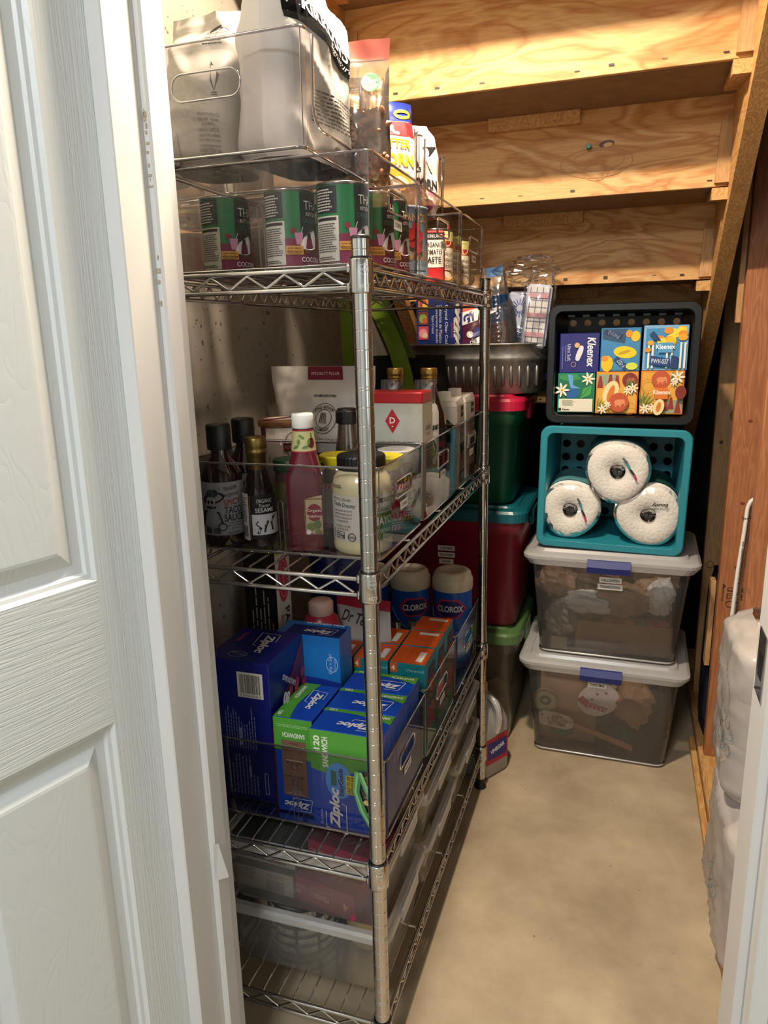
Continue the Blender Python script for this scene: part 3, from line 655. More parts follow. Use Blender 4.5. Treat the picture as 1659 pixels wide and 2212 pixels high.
p = PR(fCyl(r - 0.001, 0.85), 0.00015); p.text('BIANCO', 0.0, 0.098, 0.013, '#c8892f', w=0.058, bold=0.006); p.text('DiNAPOLI', 0.0, 0.036, 0.015, '#d08a22', w=0.064, bold=0.012); p.text('Crushed Tomatoes', 0, 0.022, 0.007, '#2c3b4a', w=0.058); p.rows(-0.026, 0.008, 0.026, 0.014, 1, '#3c4b59', ragged=0)
for (u, v) in ((0.002, 0.082), (0.008, 0.068), (-0.004, 0.058), (0.006, 0.050), (-0.010, 0.070)): p.ell(u, v, 0.009, 0.010, '#b51f24')
p.build('label_print', t)
t = thing('tomato_paste_pack', 'red tomato paste carton with a white label in the middle top-shelf bin', 'carton', (-0.045, 0.505, zc), 0.35); w, d, h = 0.062, 0.085, 0.092
MB().rbox(-w/2, -d/2, 0, w/2, d/2, h, 0.003).build('carton_body', mat('#c3202b', rough=0.35), t)
for fn, q in ((fR(w, d, h), d), (fF(w, d, h), w)):
    p = PR(fn); p.rect(q*0.30, 0.026, q*0.96, 0.076, '#ece7da'); p.rect(q*0.45, 0.076, q*0.96, 0.088, '#1b191a'); p.text('KIRKLAND', q*0.70, 0.082, 0.006, '#f2efe9', w=q*0.45); p.text('ORGANIC', q*0.63, 0.067, 0.008, '#1d1d1d', w=q*0.55, bold=0.01); p.text('TOMATO', q*0.63, 0.054, 0.008, '#1d1d1d', w=q*0.55, bold=0.01); p.text('PASTE', q*0.63, 0.040, 0.010, '#1d1d1d', w=q*0.5, bold=0.02); p.build('label_print', t)
for i, (x, y, lab) in enumerate(((-0.048, 0.590, 'green-labelled vegetable can at the far end of the middle top-shelf bin'), (-0.050, 0.680, 'can of organic garbanzo beans behind the handle of the farthest top-shelf bin'), (-0.050, 0.765, 'second bean can in the farthest top-shelf bin, next to the bread bag'))):
    t = thing('bean_can', lab, 'can', (x, y, zc), 0, 'bean cans'); r, h = 0.036, 0.108
    m = MB(); m.lathe([(r - 0.002, 0), (r, 0.001), (r - 0.001, 0.004), (r - 0.001, h - 0.004), (r, h - 0.001), (r - 0.003, h), (r - 0.004, h - 0.004), (0.001, h - 0.004)], 28); m.build('can_body', chrome_d, t)
    p = PR(fCyl(r - 0.001, 0.9), 0.00015); p.rect(-0.09, 0.006, 0.09, 0.102, '#e6dcc2', 24); p.rect(-0.09, 0.084, 0.09, 0.102, '#c9cf7c', 24); p.rect(-0.09, 0.072, 0.09, 0.084, '#9e2324', 24); p.ell(-0.024, 0.062, 0.013, 0.016, '#4d6a33'); p.ell(0.0, 0.085, 0.014, 0.012, '#d8b07a')
    p.text('KIRKLAND' if i == 0 else 'ORGANIC', 0.006, 0.060, 0.006, '#5b6b3a', w=0.030, bold=0.01); p.text('GARBANZO' , 0.006, 0.048, 0.007, '#2b2b2b', w=0.034, bold=0.012); p.text('BEANS', 0.006, 0.037, 0.008, '#2b2b2b', w=0.026, bold=0.012); p.ell(0.0, 0.019, 0.020, 0.010, '#c98b4e'); p.build('label_print', t)
pb = Pouch(0.12, 0.085, 0.09, [(0, 0.8, 0.7), (0.3, 1, 1), (0.7, 0.85, 0.7), (1, 0.5, 0.15)], 4, 0.010)
o = pb.mesh().build('plastic_bag', clear('crinkled_bag', '#f0ece6', gloss=0.10, haze=0.35, hcol='#c8a272', rough=0.12)); o.location = (-0.06, 0.815, zc); o.rotation_euler = (0, 0, 1.57); tag(o, 'clear plastic bag of snacks at the far end of the farthest top-shelf bin', 'bag')
# ------------------------------------------------------------------ top shelf, upper row of bins
ZU = 1.5005
bin_('open-front clear bin stacked on top with white and almond bags', 0.012, 0.268, ZU, 0.143, x1=-0.076, D=0.265, scoop=True, txt=None, slot=False, side_handle=True, group='stacked clear bins')
bin_('open-front clear bin stacked on top with foil and butter popcorn bags', 0.278, 0.572, ZU, 0.143, x1=-0.076, D=0.265, scoop=True, txt='SNACKS', tx_up=False, slot=False, hz=0.05, group='stacked clear bins')
bin_('open-front clear bin stacked on top with the pink popcorn bag', 0.582, 0.800, ZU, 0.143, x1=-0.076, D=0.265, scoop=True, txt=None, slot=False, group='stacked clear bins')
zu = ZU + 0.003
bagw = mat('#9b958d', rough=0.48, var=0.03, vs=8); bagw2 = mat('#a5a09a', rough=0.48, var=0.03, vs=8)
# grey white pouch at left
t = thing('snack_pouch', 'greyish white resealable pouch standing left in the upper near bin', 'bag', (-0.272, 0.125, zu), 0.05)
P_ = Pouch(0.128, 0.215, 0.15, [(0, 0.92, 0.85), (0.08, 1, 1), (0.5, 1, 0.95), (0.75, 0.95, 0.6), (0.9, 0.9, 0.2), (1, 0.86, 0.05)], 11, 0.008, wf=15, p=4)
P_.mesh(26, 36).build('pouch_film', bagw, t)
p = P_.print_()
p.ring(0.030, 0.178, 0.022, 0.014, 0.004, ink, t0=0.2, t1=2.6); p.text('RESEALABLE ZIPPER', 0.028, 0.180, 0.005, ink, w=0.036, rot=-0.1, bold=0.01); p.text('PAQUET', 0.020, 0.172, 0.006, ink, w=0.020, bold=0.02, rot=-0.1); p.rows(0.012, 0.160, 0.040, 0.167, 2, ink)
p.poly([(0.030, 0.135), (0.044, 0.115), (0.040, 0.092), (0.036, 0.105)], ink); p.rows(0.036, 0.086, 0.044, 0.092, 2, ink)
for i, l in enumerate(('WARNING', 'Do not use', 'other packs', 'MISE EN GARDE', 'bébés et des enfants', 'pour enfants. Ce sac', 'immédiatement', 'ADVERTENCIA', 'No use en')): p.text(l, 0.030, 0.062 - i * 0.0065, 0.0042, '#3a3836', maxw=0.030, rot=-0.06)
p.build('label_print', t)
# tall white pouch with black KIRKLAND band (faces the aisle)
t = thing('flour_pouch', 'tall crumpled white pouch with a black brand band in the upper near bin', 'bag', (-0.143, 0.140, zu), 1.50)
P_ = Pouch(0.200, 0.290, 0.110, [(0, 0.92, 0.9), (0.06, 1, 1), (0.5, 0.98, 1.0), (0.66, 0.93, 0.85), (0.82, 0.86, 0.4), (0.92, 0.82, 0.12), (1, 0.80, 0.05)], 23, 0.007, wf=13, p=7)
P_.mesh(34, 44).build('pouch_film', bagw2, t)
p = P_.print_(base=0.0015)
p.quad((-0.088, 0.168), (0.072, 0.118), (0.076, 0.152), (-0.086, 0.205), mat('#070707', rough=0.95, var=0.0, spec=0.05), 14, 4)
p.text('KIRKLAND', -0.008, 0.170, 0.017, mat('#b5b3b0', rough=0.9, var=0.0), w=0.125, rot=-0.31, bold=0.03); p.text('Signature', 0.022, 0.143, 0.012, mat('#b5b3b0', rough=0.9, var=0.0), w=0.070, rot=-0.31, shear=0.3)
p.rows(-0.060, 0.045, 0.075, 0.088, 9, '#4d4a47', seed=12); p.text('WINSTON', 0.055, 0.018, 0.010, '#4d4a47', w=0.040, rot=-0.1)
p.build('label_print', t)
# almonds: clear bag with orange seal
t = thing('almond_bag', 'clear bag of almonds with an orange resealable top in the upper near bin', 'bag', (-0.092, 0.230, zu), 0.12)
P_ = Pouch(0.125, 0.192, 0.060, [(0, 0.92, 0.8), (0.12, 1, 1), (0.5, 0.97, 0.8), (0.78, 0.99, 0.3), (0.86, 1.0, 0.08), (1, 1.02, 0.04)], 31, 0.005)
cf = clear('bag_film_clear', '#f4f0ec', gloss=0.04, haze=0.10, hcol='#e9e4de', rough=0.12)
P_.mesh(22, 40, mfn=lambda t_: 1 if t_ > 0.845 else 0).build('bag_film', [cf, mat('#7d2a10', rough=0.5)], t)
p = P_.print_(); p.rect(-0.045, 0.010, 0.004, 0.100, '#d8d0c8', 5, 6); p.poly([(-0.062, 0.134), (-0.020, 0.142), (-0.020, 0.128), (-0.062, 0.120)], ink); p.text('KIRKLAND', -0.041, 0.132, 0.007, inkw, w=0.036, rot=0.19, bold=0.02)
p.ell(0.036, 0.130, 0.014, 0.014, '#3f7a4a'); p.text('VEGAN', 0.036, 0.130, 0.005, '#e8f2e6', w=0.020, rot=0.3); p.rows(-0.043, 0.062, 0.000, 0.098, 7, '#4f4843', seed=3); p.frame(-0.042, 0.038, 0.000, 0.060, 0.0006, '#5b534c'); p.rows(-0.040, 0.040, -0.003, 0.058, 5, '#6b625b', seed=9)
p.build('label_print', t)
am = []
base = MB(); base.lathe([(0.0005, -0.011), (0.004, -0.008), (0.0058, -0.001), (0.0052, 0.005), (0.002, 0.010), (0.0004, 0.0115)], 10)
nut = None; rn = random.Random(2)
for k in range(240):
    z = rn.uniform(0.008, 0.092); x = rn.uniform(-0.052, 0.056); q = 1 - (x / 0.062) ** 2; y = rn.uniform(-0.021, 0.018) * q
    o = base.build('almond', mat('#8a5530', rough=0.6, var=0.25, vs=90, bump=0.3, bs=200), t, (x, y, z)) if nut is None else obj('almond', nut, t, (x, y, z)); nut = o.data
    o.rotation_euler = (rn.uniform(0, 3), rn.uniform(0, 3), rn.uniform(0, 3))
# foil bag
t = thing('foil_snack_bag', 'shiny bronze foil snack bag with dark front in the middle upper bin', 'bag', (-0.122, 0.345, zu), 0.25)
P_ = Pouch(0.110, 0.178, 0.075, [(0, 0.8, 0.5), (0.2, 1, 1), (0.6, 1, 0.8), (0.88, 0.9, 0.25), (1, 0.85, 0.05)], 41, 0.010, wf=20)
P_.mesh(24, 30).build('foil', foil('f', '#c9a878', 0.2), t); p = P_.print_(); p.poly([(0.012, 0.01), (0.05, 0.01), (0.046, 0.09), (0.030, 0.105), (0.016, 0.08)], '#3a2a20'); p.poly([(0.03, 0.03), (0.04, 0.044), (0.048, 0.02)], '#b77a4a'); p.build('label_print', t)
t = thing('foil_snack_bag', 'silver crinkled foil bag lying low at the front of the middle upper bin', 'bag', (-0.145, 0.430, zu), 1.2)
P_ = Pouch(0.13, 0.115, 0.07, [(0, 0.8, 0.6), (0.3, 1, 1), (0.7, 1, 0.8), (1, 0.9, 0.05)], 43, 0.010, wf=22); P_.mesh(24, 24).build('foil', foil('f2', '#c4bdb2', 0.2), t)
# butter popcorn
t = thing('popcorn_bag', 'blue, red and white butter popcorn bag in the middle upper bin', 'bag', (-0.122, 0.500, zu), 0.75)
P_ = Pouch(0.125, 0.182, 0.075, [(0, 0.85, 0.5), (0.2, 1, 1), (0.6, 1, 0.85), (0.88, 0.9, 0.25), (1, 0.88, 0.05)], 47, 0.005)
P_.mesh(22, 36, mfn=lambda t_: 1 if t_ > 0.80 else 0).build('bag_film', [mat('#e8e2d6', rough=0.3), mat('#1f2f7c', rough=0.3)], t)
p = P_.print_(); p.rect(-0.052, 0.118, 0.052, 0.146, '#c01c22', 10, 3); p.text('MR.', -0.012, 0.132, 0.020, inkw, w=0.056, bold=0.05, rot=-0.1); p.ring(0.028, 0.160, 0.018, 0.009, 0.006, '#e0a12c'); p.text('BUTTER', 0.0, 0.104, 0.015, '#d9a01e', w=0.075, bold=0.04); p.text('CORN', 0.004, 0.076, 0.022, '#d9a01e', w=0.080, bold=0.05); p.ell(0.0, 0.040, 0.036, 0.020, '#e8a53a'); p.ell(0.008, 0.030, 0.022, 0.016, '#f0e6cf'); p.build('label_print', t)
# pink original popcorn
t = thing('popcorn_bag', 'blush pink original popcorn bag with black lettering in the farthest upper bin', 'bag', (-0.118, 0.668, zu), 0.55)
P_ = Pouch(0.120, 0.180, 0.07, [(0, 0.85, 0.5), (0.2, 1, 1), (0.6, 1, 0.85), (0.86, 0.85, 0.3), (1, 0.55, 0.06)], 53, 0.006)
P_.mesh(22, 34).build('bag_film', mat('#e3cfc4', rough=0.32), t)
p = P_.print_(); p.poly([(0.018, 0.135), (0.05, 0.14), (0.056, 0.07), (0.034, 0.085), (0.022, 0.105)], '#1d1a1e'); p.ell(-0.012, 0.095, 0.017, 0.019, ink); p.text('THE', -0.012, 0.100, 0.007, inkw, w=0.016, bold=0.02); p.rect(-0.034, 0.086, 0.010, 0.094, ink); p.text('ORIGINAL', -0.012, 0.090, 0.006, inkw, w=0.038, bold=0.02); p.text('POPCORN', 0.004, 0.064, 0.019, ink, w=0.088, bold=0.05, rot=-0.08); p.text('HIMALAYAN PINK', 0.006, 0.045, 0.009, '#b84a8a', w=0.082, bold=0.03, rot=-0.08); p.ell(-0.02, 0.020, 0.016, 0.010, '#c96ba4'); p.ell(0.026, 0.020, 0.013, 0.012, '#9c3d6c'); p.rows(-0.03, 0.034, 0.02, 0.037, 1, '#57484d', ragged=0); p.text('KEEP IT POPPIN', -0.012, 0.132, 0.004, '#4a3f40', w=0.034); p.build('label_print', t)
# storage bag with dark barcode corner low at the left
t = thing('folded_bag', 'small folded white bag with a black patch, lower left in the upper bin', 'bag', (-0.312, 0.045, zu), 0.1)
P_ = Pouch(0.05, 0.045, 0.03, [(0, 0.9, 0.7), (0.3, 1, 1), (0.8, 0.9, 0.5), (1, 0.8, 0.1)], 3, 0.003); P_.mesh(10, 10).build('bag_film', bagw, t); p = P_.print_(); p.rect(-0.006, 0.008, 0.006, 0.030, ink); p.build('label_print', t)

# pouches and cans added behind the top-shelf stock to shade the wall
for i, (x, y, w_, h_, c, lab) in enumerate(((-0.275, 0.420, 0.20, 0.17, '#8d7a5c', 'tan pouch added to shade the wall, at the wall side of the middle upper bin'), (-0.265, 0.690, 0.17, 0.16, '#6d5f58', 'brown pouch added to shade the wall, at the wall side of the farthest upper bin'))):
    t = thing('snack_pouch', lab, 'bag', (x, y, zu), 1.57); P_ = Pouch(w_, h_, 0.09, STAND, 180 + i, 0.006); P_.mesh(16, 20).build('pouch_film', mat(c, rough=0.4), t)
for i, (x, y, lab) in enumerate(((-0.160, 0.405, 'red can added to shade the wall, deep in the middle top-shelf bin, nearer the door'), (-0.200, 0.520, 'red can added to shade the wall, deep in the middle top-shelf bin, farther from the door'))):
    t = thing('shading_can', lab, 'can', (x, y, zc), 0, 'red cans added for shade'); r, h = 0.040, 0.112
    MB().lathe([(r - 0.002, 0), (r, 0.001), (r - 0.001, 0.004), (r - 0.001, h - 0.004), (r, h - 0.001), (r - 0.003, h), (r - 0.004, h - 0.004), (0.001, h - 0.004)], 28).build('can_body', chrome_d, t)
    p = PR(fCyl(r - 0.001, 0.6), 0.00015); p.rect(-0.12, 0.006, 0.12, 0.104, '#8e2420', 28); p.build('paper_label', t)
# ================================================================== second shelf
ZB2 = 0.9245
bin_('clear bin of sauces, ketchup and mayonnaise on the second shelf, nearest the door', 0.058, 0.300, ZB2, 0.145, txt='COOKING', group='clear pantry bins')
bin_('clear bin with the salt box and oils on the second shelf, middle one', 0.312, 0.588, ZB2, 0.145, txt='COOKING', group='clear pantry bins')
bin_('clear bin with stock cartons on the second shelf, farthest one', 0.596, 0.868, ZB2, 0.145, txt='COOKING', group='clear pantry bins')
z2 = ZB2 + 0.003
def sauce(label, x, y, rot):
    t = thing('taco_sauce_bottle', label, 'bottle', (x, y, z2), 0, 'taco sauce bottles'); r = 0.034
    m = MB(); m.lathe([(r - 0.004, 0), (r, 0.004), (r, 0.118), (r - 0.006, 0.130), (0.016, 0.146), (0.0145, 0.152), (0.0145, 0.170)], 32); m.build('glass_bottle', mat('#2a0d10', rough=0.08, coat=0.5), t)
    m = MB(); m.lathe([(0.0195, 0.158), (0.0200, 0.162), (0.0200, 0.196), (0.0185, 0.199), (0.001, 0.199)], 28); m.build('cap', black, t)
    p = PR(fCyl(r, rot), 0.00012); p.rect(-0.062, 0.020, 0.062, 0.108, '#c9ccd3', 24)
    p.text('TRADER', 0.026, 0.098, 0.006, ink, w=0.024, bold=0.01, rot=0.12); p.text('organic', 0.026, 0.087, 0.008, '#23262f', w=0.028, rot=0.1); p.text('SPICY', 0.028, 0.075, 0.010, '#b23a35', w=0.030, rot=0.08, bold=0.01); p.text('TACO', 0.029, 0.062, 0.012, '#2b3350', w=0.030, bold=0.02); p.text('SAUCE', 0.030, 0.049, 0.012, '#2b3350', w=0.034, bold=0.02)
    for i, l in enumerate(('A fiery blend', 'blend of peppers', '& spices')): p.text(l, 0.030, 0.040 - i*0.0045, 0.0034, ink, maxw=0.026)
    p.rows(0.018, 0.0215, 0.042, 0.026, 2, '#333', seed=5)
    # skeleton musician in a wide hat
    p.ell(-0.004, 0.082, 0.020, 0.009, '#3a3f4a', rot=0.25); p.ell(-0.005, 0.090, 0.011, 0.007, '#565c69', rot=0.2); p.ell(-0.008, 0.075, 0.0085, 0.010, '#dadde3'); p.ell(-0.0115, 0.076, 0.0022, 0.003, ink); p.ell(-0.005, 0.076, 0.0022, 0.003, ink); p.ell(-0.007, 0.0675, 0.009, 0.0025, '#2a2d35')
    p.poly([(-0.022, 0.062), (0.006, 0.060), (0.013, 0.034), (-0.028, 0.034)], '#20283f')
    for i in range(7): p.line([(-0.018 - i*0.0007, 0.058 - i*0.0034), (0.0055 + i*0.001, 0.0565 - i*0.0034)], 0.0012, '#c9ccd3')
    p.rect(-0.018, 0.024, -0.008, 0.034, '#59606e'); p.rect(-0.004, 0.024, 0.006, 0.034, '#59606e'); p.ell(0.010, 0.035, 0.0065, 0.0065, '#2b2f3a'); p.ell(0.010, 0.035, 0.0048, 0.0048, '#c9ccd3')
    p.build('label_print', t); return t
sauce('spicy taco sauce bottle with black cap, leftmost in the second-shelf bin', -0.290, 0.098, 0.15)
sauce('spicy taco sauce bottle with black cap, behind the leftmost one', -0.290, 0.180, 0.25)
# sesame oil
t = thing('sesame_oil_bottle', 'slim dark sesame oil bottle with gold foil neck', 'bottle', (-0.226, 0.102, z2)); r = 0.0265
m = MB(); m.lathe([(r - 0.003, 0), (r, 0.004), (r, 0.088), (r - 0.004, 0.100), (0.016, 0.120), (0.0142, 0.130), (0.0142, 0.140)], 28); m.build('glass_bottle', mat('#170a0a', rough=0.08, coat=0.5), t)
m = MB(); m.lathe([(0.0148, 0.126), (0.0152, 0.150), (0.0172, 0.152), (0.0172, 0.157), (0.0160, 0.159), (0.0172, 0.162), (0.0172, 0.176), (0.0155, 0.179), (0.001, 0.179)], 26, cap0=False); m.build('foil_cap', mat('#7c6738', rough=0.35, metal=0.9), t)
p = PR(fCyl(r, 0.35), 0.00012); p.rect(-0.034, 0.014, 0.050, 0.088, '#131214', 18); p.rect(-0.036, 0.012, -0.015, 0.090, '#c9c8c6', 5); p.rows(-0.034, 0.042, -0.017, 0.084, 11, '#55524f', seed=3); p.bars(-0.033, 0.018, -0.018, 0.036, ink, 12); p.frame(-0.012, 0.016, 0.046, 0.086, 0.0012, '#8a6f3c')
p.text('ORGANIC', 0.012, 0.078, 0.006, '#d8d3c8', w=0.026); p.text('Toasted', 0.012, 0.0705, 0.005, '#d8d3c8', w=0.018, shear=0.3); p.text('SESAME', 0.012, 0.063, 0.007, '#d8d3c8', w=0.030, bold=0.01); p.rect(-0.009, 0.022, 0.040, 0.056, '#c9c8c6', 9)
p.line([(0.0, 0.024), (0.004, 0.034), (0.012, 0.036), (0.016, 0.044), (0.022, 0.040), (0.026, 0.050), (0.030, 0.053)], 0.0045, '#221a17'); p.line([(0.012, 0.036), (0.010, 0.026)], 0.003, '#221a17'); p.line([(0.022, 0.040), (0.024, 0.028)], 0.003, '#221a17'); p.line([(0.004, 0.034), (-0.003, 0.040), (0.001, 0.045)], 0.002, '#221a17'); p.build('label_print', t)
# ketchup: square shouldered bottle
t = thing('ketchup_bottle', 'organic ketchup bottle with white cap in the second-shelf bin', 'bottle', (-0.142, 0.104, z2), 0.30)
m = MB(); lo = []
for (w, rr, z) in ((0.052, 0.008, 0), (0.058, 0.010, 0.004), (0.058, 0.010, 0.118), (0.050, 0.014, 0.134), (0.036, 0.016, 0.160), (0.030, 0.0149, 0.180), (0.0285, 0.0142, 0.196)): lo.append(rrect(w, w, rr, z, 6))
m.loft(lo); m.build('bottle_body', mat('#5c1424', rough=0.15, coat=0.3), t)
m = MB(); m.lathe([(0.0150, 0.194), (0.0172, 0.196), (0.0172, 0.214), (0.0160, 0.217), (0.001, 0.217)], 28); m.build('cap', white, t)
p = PR(lambda u, v, o: (u, -0.029 - o, v)); p.quad((0.000, 0.028), (0.0285, 0.028), (0.0285, 0.092), (0.000, 0.086), '#b7a97f', 3, 3); p.frame(0.001, 0.029, 0.0285, 0.086, 0.0012, '#7d2030'); p.ell(0.016, 0.064, 0.012, 0.014, '#7d1028'); p.text('Organic', 0.016, 0.067, 0.006, '#efe6cf', w=0.022); p.text('Ketchup', 0.016, 0.058, 0.006, '#efe6cf', w=0.022); p.ell(0.010, 0.042, 0.007, 0.006, '#6a7a3a'); p.ell(0.020, 0.046, 0.006, 0.007, '#5c7038'); p.ell(0.021, 0.034, 0.005, 0.004, '#6a7a3a'); p.ell(0.006, 0.033, 0.004, 0.004, '#e7e2d2'); p.build('label_print', t)
p = PR(fCyl(lambda v: 0.0156 + (0.194 - v) * 0.10, 0.2), 0.00015, 0.0006); p.rect(-0.045, 0.157, 0.045, 0.193, '#b9b27e', 18, 3); p.rect(-0.045, 0.157, 0.045, 0.1595, '#8e1b34', 18); p.rect(-0.045, 0.1905, 0.045, 0.193, '#8e1b34', 18); p.ell(0.011, 0.172, 0.006, 0.008, '#5c1220'); p.line([(0.012, 0.180), (0.010, 0.188)], 0.002, '#4b6a33')
for i in range(5): p.ell(-0.014 + i*0.005, 0.166 + (i % 3)*0.008, 0.005, 0.0022, '#5f7d40', rot=0.5 + i)
p.build('neck_label_print', t)
# mayonnaise jar
t = thing('mayonnaise_jar', 'large mayonnaise jar with a black ribbed lid behind the chrome post', 'jar', (-0.052, 0.120, z2)); r = 0.0475
m = MB(); m.lathe([(r - 0.006, 0), (r - 0.001, 0.004), (r, 0.012), (r - 0.0008, 0.020), (r - 0.0008, 0.095), (r, 0.102), (r - 0.003, 0.118), (r - 0.012, 0.130), (0.034, 0.134)], 40); m.build('jar_body', mat('#d8cfa4', rough=0.18, coat=0.4), t)
m = MB(); n = 72; lo = []
for (rr, z) in ((0.0375, 0.131), (0.0385, 0.133), (0.0385, 0.150), (0.0365, 0.153)): lo.append([((rr - (0.0006 if i % 2 and 0.1315 < z < 0.152 else 0)) * math.cos(2*PI*i/n), (rr - (0.0006 if i % 2 and 0.1315 < z < 0.152 else 0)) * math.sin(2*PI*i/n), z) for i in range(n)])
m.loft(lo, smooth=False); m.build('lid', black, t)
p = PR(fCyl(r - 0.0006, -0.05), 0.00012); p.rect(-0.050, 0.022, 0.072, 0.094, '#cfcac0', 28)
p.text('SMOOTH, CREAMY,', -0.018, 0.088, 0.0050, '#5d6b36', w=0.040, bold=0.015, rot=-0.04); p.text('Totally Dreamy', -0.014, 0.079, 0.0085, ink, w=0.044, rot=-0.05, bold=0.012, shear=0.25)
for i, l in enumerate(('WE CLEAN & SIMPLE TAKE ON THIS', 'CLASSIC SPREAD IS MADE WITH 100% PURE', 'AVOCADO OIL IS 100% DELICIOUS.', 'MAYO DREAMS COME TRUE!')): p.text(l, -0.016, 0.0705 - i*0.0055, 0.0030, '#3b3935', w=0.036 if i != 3 else 0.024)
p.text('SOY & CANOLA OIL FREE', -0.016, 0.0465, 0.0034, '#6b7442', w=0.030); p.text('CAGE-FREE EGGS', -0.016, 0.0415, 0.0034, '#6b7442', w=0.024); p.frame(-0.028, 0.026, -0.012, 0.037, 0.0008, ink); p.text('bg', -0.015, 0.031, 0.007, ink, bold=0.01); p.rows(-0.027, 0.027, -0.019, 0.036, 3, ink); p.ring(0.001, 0.030, 0.0065, 0.0065, 0.0012, ink); p.rows(-0.003, 0.028, 0.005, 0.032, 2, ink); p.rows(-0.036, 0.026, -0.031, 0.042, 2, ink, vert=True)
p.text('Chosen', 0.052, 0.088, 0.011, ink, w=0.036, bold=0.02, shear=0.2); p.rect(0.030, 0.024, 0.072, 0.066, '#5d7a3a', 10); p.text('CLASSIC', 0.052, 0.072, 0.006, '#5d7a3a', w=0.028, bold=0.02); p.text('MAYO', 0.052, 0.054, 0.014, '#e3dfd2', w=0.036, bold=0.03); p.text('AVOCADO', 0.052, 0.038, 0.006, '#e3dfd2', w=0.030, bold=0.02)
p.rows(-0.040, 0.106, -0.014, 0.112, 2, '#4a4632', ragged=0.4); p.build('label_print', t)
# yellow-lid salt shakers
def salt(label, x, y, cap, c1, word):
    t = thing('salt_grinder', label, 'jar', (x, y, z2), 0, 'seasoning jars'); r = 0.029
    m = MB(); m.lathe([(r - 0.003, 0), (r, 0.004), (r, 0.100), (r - 0.002, 0.110), (0.024, 0.118)], 30); m.build('jar_body', clear('jar_glass_' + word, '#d9c9c0', gloss=0.1, haze=0.65, hcol=c1, rough=0.06), t)
    m = MB(); m.lathe([(0.0235, 0.116), (0.0240, 0.120), (0.0330, 0.136), (0.0335, 0.139), (0.0310, 0.140), (0.022, 0.137), (0.001, 0.137)], 30); m.build('lid', mat(cap, rough=0.4), t)
    p = PR(fCyl(r, 0.75), 0.00012); p.rect(-0.075, 0.018, 0.075, 0.094, '#d6d0c6', 24)
    for v in (0.018, 0.087): p.rect(-0.075, v, 0.075, v + 0.007, '#d6b62c' if word == 'SALT' else '#c25a6c', 24); [p.line([(-0.07 + i*0.0065, v), (-0.067 + i*0.0065, v + 0.007)], 0.0018, ink if word == 'SALT' else '#ece0d8') for i in range(22)]
    p.text('TRADER', 0.004, 0.078, 0.006, '#a8322c' if word == 'SALT' else '#3a3a3a', w=0.026, bold=0.01); p.text(word, 0.004, 0.062, 0.016, '#13605c' if word == 'SALT' else '#c02a52', w=0.040, bold=0.04); p.text('MALDON' if word == 'SALT' else 'SAUTE', 0.004, 0.044, 0.011, '#5b8c86' if word == 'SALT' else '#c02a52', w=0.040, bold=0.03); p.rows(-0.006, 0.028, 0.016, 0.036, 2, '#444'); p.build('label_print', t)
salt('seasoning jar with flared yellow lid and pink label near the aisle', -0.036, 0.190, '#d8cc1f', '#8c5a5e', 'SAL')
salt('seasoning jar with white lid and teal lettering behind the handle slot', -0.038, 0.262, '#d9d6d0', '#9aa07c', 'SALT')
salt('seasoning jar with flared yellow lid between the ketchup and the mayonnaise', -0.118, 0.190, '#d8cc1f', '#8a7a50', 'SALTS')
# pepper grinder
t = thing('pepper_grinder', 'small glass pepper grinder with a black cap behind the mayonnaise', 'grinder', (-0.128, 0.262, z2))
m = MB(); m.lathe([(0.022, 0), (0.023, 0.004), (0.023, 0.13), (0.018, 0.165), (0.0155, 0.184)], 24); m.build('glass_jar', clear('grinder_glass', '#cfc6bb', gloss=0.1, haze=0.45, hcol='#7b6a58'), t)
m = MB(); m.lathe([(0.0150, 0.182), (0.0205, 0.184), (0.0205, 0.204), (0.0180, 0.206), (0.0165, 0.209), (0.0140, 0.2095), (0.001, 0.2095)], 24, smooth=False); m.build('cap', black, t)
# green-lid spice jar
t = thing('spice_jar', 'spice jar with dark green lid and lime label behind the sesame bottle', 'jar', (-0.222, 0.222, z2))
m = MB(); m.lathe([(0.029, 0), (0.031, 0.003), (0.031, 0.098), (0.028, 0.104)], 28); m.build('jar_body', mat('#5a3a28', rough=0.15), t); m = MB(); m.lathe([(0.030, 0.103), (0.0325, 0.104), (0.0325, 0.122), (0.031, 0.124), (0.001, 0.124)], 28); m.build('lid', mat('#0d4a33', rough=0.4), t)
p = PR(fCyl(0.031, 0.1), 0.00012); p.rect(-0.06, 0.020, 0.06, 0.085, '#6f6d33', 20); p.ell(0.004, 0.062, 0.008, 0.008, '#2d2a1c'); p.rows(-0.003, 0.059, 0.011, 0.065, 2, '#b5b07c', ragged=0); p.ell(0.004, 0.044, 0.007, 0.007, '#2d2a1c'); p.build('label_print', t)
